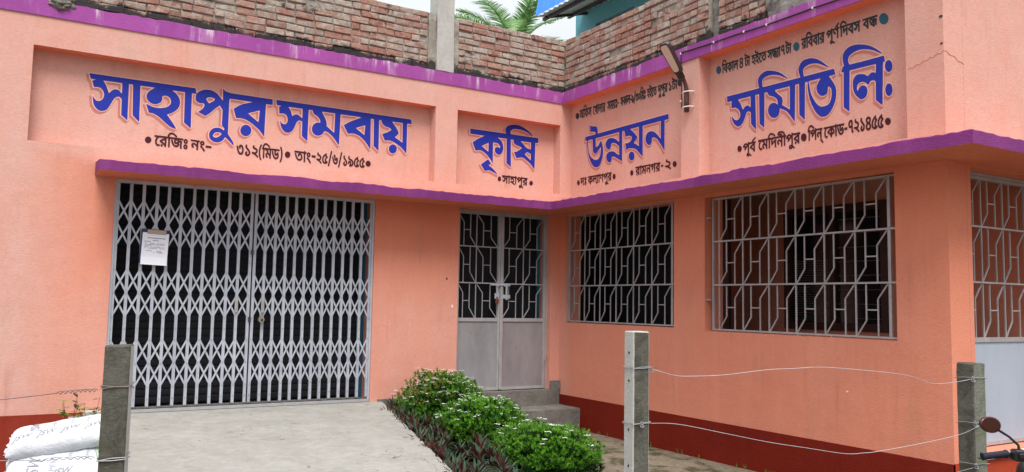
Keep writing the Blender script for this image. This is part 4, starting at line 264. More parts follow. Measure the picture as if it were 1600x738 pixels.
't5': '1783,3416 -10,13 -7,-9 -7,-3 -6,1 -9,8 -2,8 0,6 4,12 5,5 4,2 6,0 1,1 0,58 -1,3 -1,-1 -15,-26 -3,-4 -3,0 -7,10 3,8 1,10 -1,2 -6,-2 -2,2 -7,12 5,13 -34,-1 -2,-2 0,-18 2,-3 12,14 8,6 4,-3 5,-8 -4,-32 0,-18 3,-16 -2,-14 15,-20 0,-4 -4,-8 -3,-1 -3,1 -7,12 -7,-10 -5,-2 -8,0 -6,5 -3,3 -2,8 0,8 2,8 7,8 11,2 1,6 -2,18 0,26 0,2 -5,-6 -11,-19 -2,-1 -2,1 -5,5 -2,4 0,46 -1,2 -4,1 -2,3 0,10 2,4 4,0 48,0 3,-4 1,-10 8,10 8,5 4,0 6,-2 8,-8 1,1 0,14 5,4 5,-2 3,-7 2,-1 50,-1 4,-1 1,-4 0,-10 -3,-2 -5,-2 0,-80 -3,-4 -6,0 -4,2 -10,22 -7,8 -11,8 -3,12 0,4 2,4 17,17 10,7 -18,2 -14,0 -1,-2 0,-94 14,-20 -3,-9|1698,3434 3,1 2,5 -2,2 -2,0 -2,-2|1756,3434 1,-1 2,1 2,7 -4,1 -2,-2|1811,3496 0,24 -2,2 -13,-12|1747,3528 6,10 -3,4 -3,3 -4,-1 -5,-6 5,-4;1253,3436 -1,8 18,144 3,4 6,0 4,-4 -18,-146 -2,-7 -6,-1;1525,3448 -4,3 -16,22 -17,11 0,10 3,5 16,-1 4,3 2,7 0,8 -3,8 -5,2 -3,-4 -1,-10 -6,-3 -3,1 -2,4 0,14 2,6 4,6 0,2 -3,3 -8,1 -2,4 1,10 3,3 62,0 1,1 -1,4 -14,2 -4,2 -5,6 -3,12 0,14 2,4 4,1 6,-3 1,-16 3,-3 10,-1 8,-4 5,-8 1,-10 2,-1 80,-1 5,-2 0,-12 0,-2 -3,-1 -52,-1 -4,-1 -3,-5 -6,-16 -2,-12 0,-18 2,-10 3,-5 2,-2 6,4 2,-1 4,-12 -4,-6 -6,-3 -6,1 -7,4 -4,8 -4,14 0,32 7,28 -26,0 8,-5 4,-7 4,-14 1,-12 -3,-10 -2,-6 -7,-8 9,-10 8,-12 -3,-10 -3,-2 -4,2 -16,22 -16,11 -2,3 1,10 3,3 14,-2 3,1 3,4 2,10 -2,10 -4,3 -4,0 -2,-13 -8,-3 -3,3 -1,14 3,8 4,6 -1,2 -2,3 -24,-1 10,-8 6,-16 1,-14 -2,-10 -3,-6 -6,-8 10,-12 7,-10 -4,-10;413,3452 -3,4 0,54 -2,6 -1,1 -2,-3 -7,-24 -5,-10 -6,-5 -8,1 -7,6 -7,18 10,8 3,-2 3,-8 2,-2 1,0 3,10 -2,20 -4,9 -13,5 -1,2 -1,6 -1,2 -22,0 -4,-2 8,-3 11,-11 6,-14 1,-16 -4,-16 -5,-6 -5,-2 -10,2 -1,-26 -1,-2 -8,-2 -4,2 -8,16 -5,8 -5,5 -16,10 -3,17 16,18 0,2 -3,5 -12,8 -2,7 -6,-2 0,-90 -1,-4 -3,-1 -8,1 -2,4 0,90 -2,2 -6,0 -3,-2 -1,-94 -4,-1 -7,1 -11,25 -2,0 -4,-5 -8,-4 -8,-1 -6,3 -8,7 -7,11 -8,24 -4,18 1,4 6,5 4,1 2,-2 9,-36 4,-8 7,-6 4,-1 4,2 4,7 0,22 -2,6 -2,3 -2,0 -2,-7 1,-8 -7,-4 -4,-1 -2,1 -2,4 -1,12 2,10 4,6 -1,4 -4,4 -24,1 -3,3 0,12 5,4 84,0 -3,12 11,26 10,11 10,3 6,-1 8,-4 10,-9 14,-20 1,-6 -5,-9 -4,1 -18,23 -6,4 -8,1 -7,-6 -6,-14 0,-6 3,-6 150,-1 3,-5 0,-12 -3,-2 -7,-2 0,-92 -3,-4|324,3490 1,-1 1,1 0,54 2,4 -3,2 -12,0 -1,-2 9,-12 2,-8 0,-6 -16,-16|242,3496 1,-1 1,1 0,52 -1,2 -20,0 0,-2 8,-6 6,-12 3,-14 0,-18|340,3498 9,3 2,3 -2,14 -4,6 -4,3|396,3536 1,-1 8,3 4,-1 1,11 -1,1 -18,0 -1,-1 3,-4;673,3452 -5,2 -2,4 -1,6 2,10 4,5 2,0 6,-3 3,-10 -2,-10 -3,-3;485,3454 -5,2 -6,6 -6,16 -2,16 0,16 4,24 6,14 -11,2 -3,2 -1,12 4,5 32,-1 4,1 2,0 6,-5 0,-12 2,-4 5,8 2,8 7,5 4,-3 6,-14 0,22 1,4 3,2 6,-1 4,-11 6,0 2,0 0,8 4,3 6,-1 4,-10 68,-1 1,9 3,3 4,0 4,-3 1,-6 3,-2 52,-1 5,-3 -1,-14 -8,-4 0,-88 -2,-4 -6,-1 -4,2 -6,15 -8,14 -6,7 -9,5 -4,16 0,4 4,6 15,15 11,9 1,2 -34,0 -2,-2 0,-88 -2,-4 -8,0 -3,2 0,82 -2,8 -3,2 -2,0 -2,-2 0,-90 -4,-3 -6,1 -3,2 0,54 -3,8 -2,0 -1,-2 -1,-14 -4,-2 -4,0 -3,2 -4,16 -3,3 -2,-1 -2,-8 1,-8 3,-6 5,-6 -1,-8 -1,-6 -3,-2 -9,6 -4,6 -4,12 -1,18 3,12 5,7 8,4 8,-2 6,-5 4,3 4,1 4,-1 1,1 -1,10 -8,1 -38,-1 -1,-90 -1,-3 -4,-1 -6,1 -2,3 0,80 -4,10 -4,1 -1,-3 0,-88 -1,-3 -4,-1 -4,0 -4,2 -5,14 -9,14 -6,7 -9,5 -2,6 0,14 13,6 4,6 1,6 -1,1 -8,-6 -8,1 -7,6 -3,12 -2,0 -7,-12 -4,-10 -2,-18 0,-18 4,-14 3,-3 2,0 6,4 2,-1 4,-14 -6,-7 -4,-1|532,3494 3,0 0,30 0,-2 -2,-1 -3,-7 -8,-8|688,3494 2,2 0,26 -1,3 -15,-15;875,3454 -5,4 -2,8 3,10 6,4 6,-4 2,-6 0,-6 -1,-6 -3,-3;1421,3454 -5,4 0,20 -9,21 -2,1 -2,-1 -1,-5 0,-10 6,-8 -2,-14 -3,-2 -2,1 -7,7 -2,4 -3,14 0,10 3,14 7,8 0,2 -3,12 -7,4 -2,8 -2,1 -1,-87 -1,-2 -4,-2 -4,1 -3,3 0,86 -5,2 -2,2 -1,10 2,4 3,2 -3,10 8,24 7,10 8,4 8,-1 9,-7 11,-16 5,-8 0,-4 -3,-8 -2,-2 -2,1 -16,23 -4,3 -6,0 -5,-7 -4,-12 0,-6 3,-4 50,-1 3,-3 1,-5 8,8 6,0 6,-7 4,-14 0,-10 -4,-14 -6,-6 -4,0 -4,1 -5,5 -4,12 0,14 -5,0 0,-86 -2,-3|1413,3514 2,-1 1,1 0,28 -1,3 -8,0 4,-17|1446,3532 3,0 0,2 0,9 -2,1 -1,-2;1447,3454 -7,4 -3,6 -3,10 0,10 2,10 3,6 6,5 4,1 4,-2 5,-6 3,-10 0,-12 -4,-16 -4,-4|1447,3474 2,0 0,2 0,10 -2,0 -1,-2;795,3456 -2,4 0,50 -2,7 -3,-5 -6,-24 -3,-6 -4,-4 -6,-1 -4,1 -7,8 -2,6 -2,8 5,7 4,2 2,-1 4,-10 2,2 2,10 -3,20 -3,5 -12,5 -2,8 -3,4 0,12 3,3 160,-1 5,-2 1,-9 4,6 6,5 8,-1 5,-5 4,-8 1,-18 -4,-13 -4,-5 -4,-2 -6,0 -4,2 -5,6 -3,12 0,14 -8,-2 0,-86 -1,-4 -3,-2 -8,2 -5,12 -6,10 -9,9 -11,5 -3,18 15,18 -3,5 -11,7 -1,6 -2,1 -3,-1 0,-88 -2,-2 -3,-1 -6,1 -3,2 -1,22 -6,14 -3,6 -3,2 -3,-2 -2,-10 2,-6 6,-6 -1,-8 -2,-8 -2,-1 -3,1 -6,6 -4,6 -3,14 1,18 4,8 6,6 0,8 -3,7 -10,5 -1,2 1,4 -4,1 -1,-89 -3,-3|894,3492 1,-1 1,1 0,54 -11,1 -1,-1 9,-16 1,-8 -2,-4 -12,-12|842,3514 1,-1 1,1 0,2 0,30 -1,2 -10,0 -1,-2 5,-14 2,-14|931,3532 2,0 1,4 -1,11 -2,0 -1,-3|782,3536 1,-1 4,2 6,1 0,8 -2,2 -12,0 -2,-2;927,3456 -5,4 -4,8 -1,16 2,10 2,6 6,6 6,1 6,-2 5,-7 3,-12 0,-12 -4,-12 -4,-5 -6,-3|930,3474 3,-1 1,1 0,10 -1,5 -2,-1 -1,-2;1043,3456 -4,4 0,54 -2,-2 -8,-28 -6,-6 -4,-1 -4,2 -7,11 -2,8 1,4 6,7 3,-3 3,-7 3,5 0,10 -3,16 -4,5 -6,3 -3,2 0,6 -4,4 0,12 3,3 110,0 1,1 2,8 5,2 4,-4 2,-6 54,-1 5,-3 0,-14 -5,-2 -2,-2 0,-84 -2,-4 -8,0 -2,4 0,50 -2,6 -2,0 -1,-2 0,-12 -3,-2 -4,0 -4,2 -3,16 -3,2 -1,-2 -1,-10 1,-6 6,-8 1,-4 -2,-10 -2,-3 -4,1 -9,10 -4,16 0,14 2,8 4,8 9,5 4,0 6,-5 2,0 6,3 3,-1 1,8 -2,2 -36,0 -2,-2 0,-84 -2,-4 -4,-1 -4,1 -3,4 -1,82 -2,4 -16,0 0,-2 8,-8 4,-8 4,-12 0,-14 -1,-10 -5,-7 -6,-3 -6,0 -1,-24 -5,-2 -6,1 -6,17 -6,12 -6,8 -7,4 -3,16 1,4 6,8 19,18 0,2 -2,1 -27,-1 0,-86 -3,-4|1080,3498 1,2 0,22 -7,-6 -4,-6|1094,3502 5,-1 2,5 -2,12 -4,6|1030,3536 1,0 8,1 0,10 -13,-1;1221,3456 -3,2 -1,12 6,10 0,14 -3,0 0,-12 -7,-4 -2,0 -3,4 -1,16 -18,0 -2,0 -2,4 0,10 2,5 20,0 2,-5 0,-6 8,7 8,0 4,-3 4,-6 3,-8 1,-16 2,8 0,12 -1,6 -5,7 -12,9 -9,8 -4,10 0,12 3,10 4,4 3,-2 4,-6 -1,-10 2,-5 13,-11 10,-10 5,-14 1,-8 -1,-20 -5,-14 -11,-8 -6,-2;1793,3458 -5,4 -1,8 2,8 6,4 6,-4 2,-10 -3,-8 -3,-2;1865,3460 -6,3 -6,7 -3,8 0,6 2,8 7,8 4,3 4,0 4,-15 -4,-4 -1,-4 1,-2 6,0 4,2 2,4 1,10 -4,10 -18,20 -6,10 -2,8 1,6 4,10 4,4 4,-1 6,-7 -3,-8 1,-6 23,-28 4,-10 1,-8 -2,-16 -4,-9 -6,-6 -6,-3;1967,3460 -2,4 0,70 -4,9 -38,-1 -1,-48 2,-12 3,-1 6,2 6,9 3,6 1,8 -1,6 -1,2 -8,0 -2,2 -1,12 3,3 10,2 6,-2 4,-5 4,-10 0,-16 -6,-18 -8,-11 -6,-5 -10,-3 -6,1 -6,3 -5,7 -2,10 0,58 -9,2 -2,4 0,8 4,5 36,0 1,1 -3,4 -16,0 -6,2 -9,6 -5,14 0,12 4,5 6,0 4,-3 1,-14 3,-3 20,-2 7,-3 5,-6 4,-12 12,-2 1,8 3,3 4,0 4,-3 2,-6 2,-1 6,0 3,-3 1,-10 -1,-4 -9,-1 -1,-3 0,-80 -5,-2;1305,3462 -9,6 -6,14 -4,18 -4,38 3,4 4,3 4,0 2,-2 5,9 5,5 4,0 8,-5 6,-14 3,-14 1,-22 -2,-18 -5,-16 -7,-6|1305,3482 4,-1 2,1 3,14 -1,26 -2,10 -2,5 -1,-5 1,-10 -4,-4 -4,-2 -2,1 -1,-3 2,-18;133,3464 -16,6 -12,10 -9,12 -4,10 -2,10 4,16 9,12 12,5 16,1 18,-7 14,-15 6,-10 2,-8 2,-8 -2,-10 -1,-6 -7,-9 -4,-3 -12,-6;1619,3466 -4,2 -7,6 -6,12 -6,20 -4,28 1,3 6,3 2,1 3,-3 4,-26 5,-16 6,-10 6,-2 5,4 2,6 0,20 -3,8 -2,3 -2,-1 -1,-14 -7,-4 -5,2 -1,12 1,10 3,6 8,8 6,0 1,-2 7,-6 4,-8 4,-16 0,-16 -4,-16 -4,-8 -8,-6;1343,3470 -6,4 -5,6 -5,20 0,12 3,20 4,10 7,7 8,2 6,-2 4,-4 4,-9 3,-10 1,-20 -2,-14 -6,-16 -8,-6|1347,3488 2,1 2,3 3,12 -1,18 -1,6 -3,4 -4,-1 -3,-5 -2,-14 2,-20 3,-3;2023,3476 -12,6 -10,11 -7,13 -2,16 2,18 6,10 11,9 6,1 10,-1 8,-4 13,-13 6,-16 3,-16 -3,-16 -6,-10 -11,-8;953,3498 -3,4 0,12 3,4 12,0 11,-2 1,-4 0,-10 -2,-4',
't6': '777,2546 -16,15 -10,-11 -6,-3 -10,0 -8,5 -4,4 -3,6 1,12 4,9 8,4 8,2 8,-1 0,56 -2,6 -2,2 -26,-31 -4,-3 -8,8 -2,4 5,8 1,8 -1,2 -5,1 -4,-2 -4,1 -8,10 -1,4 7,10 10,12 12,7 10,0 6,-2 6,-4 8,-8 2,1 0,16 2,4 2,2 8,-1 4,-9 80,-1 3,-5 0,-10 -3,-2 -9,-2 0,-78 -3,-5 -12,1 -9,16 -7,8 -10,7 -15,7 -5,14 0,4 2,3 14,10 24,13 0,1 -48,1 -2,-2 0,-90 21,-22 0,-4 -4,-6|736,2564 3,-1 4,1 3,2 1,4 -10,1 -2,-3|817,2622 2,0 0,28 -2,1 -12,-6 -9,-7 9,-5|725,2654 11,12 -5,5 -4,2 -8,0 -6,-4 -1,-3 7,-3;551,2582 -4,12 -2,-4 -4,-1 -8,1 -2,2 -1,48 -5,7 -4,0 -2,-3 -1,-12 -9,-2 -4,2 -3,10 -3,5 -4,2 -6,-1 -2,-4 0,-6 1,-4 12,-10 -3,-12 -4,-3 -6,2 -10,9 -6,14 0,16 4,8 6,7 6,2 10,0 6,-2 6,-5 10,5 10,-2 1,1 -1,10 -90,0 12,-7 11,-13 4,-12 0,-10 -4,-10 -7,-6 -8,-2 -8,1 -3,3 1,12 3,2 5,1 4,1 1,6 -2,6 -3,4 -4,3 -6,2 -1,-1 0,-60 -3,-4 -8,0 -4,2 -5,10 -13,15 -10,7 -12,5 -5,15 1,4 6,5 22,14 12,5 0,2 -44,1 -3,3 1,12 2,3 6,0 206,-2 8,-2 2,11 2,1 6,0 4,-3 2,-7 8,0 4,-2 2,-9 8,9 6,2 6,1 12,-4 10,-8 2,2 1,16 3,3 6,0 3,-3 3,-8 10,-1 2,-5 -1,-10 -3,-1 -8,-1 0,-2 0,-76 -2,-5 -10,-1 -4,4 -1,60 -6,10 -7,7 -6,4 -4,0 -4,0 -2,-3 -2,-8 1,-4 2,-4 3,-2 11,-4 1,-4 -1,-12 -3,-2 -8,2 -11,6 -7,8 -2,4 -2,10 1,12 -9,1 -1,-3 0,-78 -5,-3 -10,1 -1,4 0,70 -5,8 -4,1 -5,-7 -2,-8 1,-14 3,-24 -2,-18 -4,-8 -7,-7 -12,-5|547,2596 0,-1 3,3 9,5 4,7 1,14 -4,22 1,16 3,10 -1,1 -16,0 -1,-1|417,2624 1,2 0,26 -1,2 -20,-12 0,-2 12,-8;1875,2586 -16,11 -16,10 -20,8 -28,6 -3,3 3,14 2,3 18,-3 22,0 14,3 4,4 3,5 -1,5 -4,5 -6,3 -28,7 -8,4 -4,4 -4,8 0,4 4,10 6,8 4,-1 12,-7 1,-2 -4,-6 1,-4 34,-9 8,-5 7,-8 3,-10 0,-6 -3,-10 -9,-11 -12,-7 18,-11 15,-11 1,-4 -3,-4 -7,-6;791,2587 -6,7 0,8 2,4 4,5 6,0 4,-2 3,-5 1,-8 -1,-4 -5,-5 -4,-1;1615,2588 -4,4 -1,58 -6,10 -7,8 -10,4 -7,-2 9,-3 9,-9 2,-6 0,-10 -5,-12 -8,-9 -10,-6 -3,1 -5,8 -2,4 1,2 13,11 2,3 0,4 -2,3 -4,0 -12,-3 -12,12 6,12 8,11 10,6 10,1 12,-3 10,-8 2,1 0,14 4,5 8,-2 4,-8 84,-1 4,-2 1,-10 -1,-4 -12,-1 0,-3 0,-76 -2,-3 -4,-2 -9,1 -10,16 -9,9 -12,8 -14,5 -4,12 -1,6 3,3 22,14 19,9 -53,1 -1,-1 0,-78 -5,-4|1683,2622 2,-1 1,1 -1,29 -14,-6 -10,-7 12,-7;1655,2588 -5,4 -1,4 0,6 1,4 5,5 8,0 5,-5 2,-4 0,-8 -7,-6;1311,2589 -6,5 -1,4 0,6 1,4 4,4 8,1 7,-7 0,-10 -5,-6;1343,2590 -2,2 -7,12 -9,10 -10,7 -17,7 -6,16 3,5 12,8 30,15 -48,2 -3,4 1,10 2,3 76,0 8,-3 2,10 4,2 4,0 4,-2 2,-6 2,-2 162,-1 5,-3 0,-12 -3,-2 -8,0 -2,-2 0,-76 -2,-5 -10,-1 -4,2 -1,32 -7,10 -8,7 -4,2 -6,1 -4,-2 -2,-4 2,-8 9,-8 -4,-10 -3,-3 -2,-1 -4,2 -5,4 -6,6 -3,8 -1,10 2,10 5,7 6,4 6,2 10,0 10,-4 8,-7 1,2 0,20 -1,2 -56,0 -2,-2 0,-76 -2,-4 -10,-1 -3,1 -2,2 0,16 -2,4 -10,14 -7,5 -8,0 -3,-3 -1,-4 2,-6 10,-8 -1,-6 -3,-8 -4,-1 -6,3 -10,10 -4,10 0,12 2,6 4,6 11,8 -2,6 -5,5 -12,4 -2,3 0,4 -2,1 -8,0 0,-3 0,-76 -2,-3 -2,-2 -8,0 -4,3 -1,72 -3,5 -4,4 -8,0 -2,-3 0,-76 -4,-4|1338,2624 1,-1 2,1 0,28 -2,2 -14,-7 -9,-7 9,-5|1451,2638 1,2 0,30 -1,2 -20,0 7,-12 3,-14;269,2592 -2,6 -4,22 0,14 1,10 -1,3 -12,-10 -18,-18 -2,-1 -2,1 -8,7 -1,46 -1,2 -6,0 -4,2 -1,12 3,3 80,2 5,-3 0,-10 -3,-4 -54,-1 -2,-3 0,-22 2,-1 20,16 14,7 4,-1 9,-11 -4,-12 -2,-16 1,-20 3,-16 -3,-2 -8,-3;313,2594 -7,4 -5,6 -3,8 1,10 1,6 7,9 10,4 8,0 8,-4 7,-9 2,-10 -2,-10 -4,-8 -7,-5 -8,-2|317,2610 4,0 2,1 3,5 -2,6 -3,2 -4,0 -3,-4 1,-8;889,2598 -6,2 -10,10 -6,12 -2,10 2,12 6,11 12,8 10,0 10,-4 10,-9 7,-12 1,-12 -3,-14 -7,-10 -8,-4 -10,-2;1221,2598 -10,4 -8,8 -7,12 -2,12 2,12 6,10 9,7 10,2 12,-4 9,-9 6,-12 2,-12 -2,-12 -7,-11 -8,-6;1941,2604 -8,3 -10,9 -6,10 -3,14 3,12 8,11 8,4 12,2 12,-4 11,-9 8,-14 2,-10 -2,-12 -9,-11 -10,-6;167,2608 -10,3 -10,9 -6,10 -2,12 2,10 6,11 10,6 10,1 12,-3 10,-9 7,-10 2,-12 -2,-12 -7,-10 -12,-6;1751,2632 -24,1 -1,5 1,14 4,2 26,0 4,-2 1,-4 0,-14 -3,-2;315,2646 -6,2 -6,6 -5,10 0,10 4,10 7,7 6,2 8,1 8,-3 7,-7 2,-6 2,-10 -4,-12 -7,-7 -8,-3|315,2664 4,-1 5,1 2,6 -3,6 -6,1 -2,-3 -1,-6',
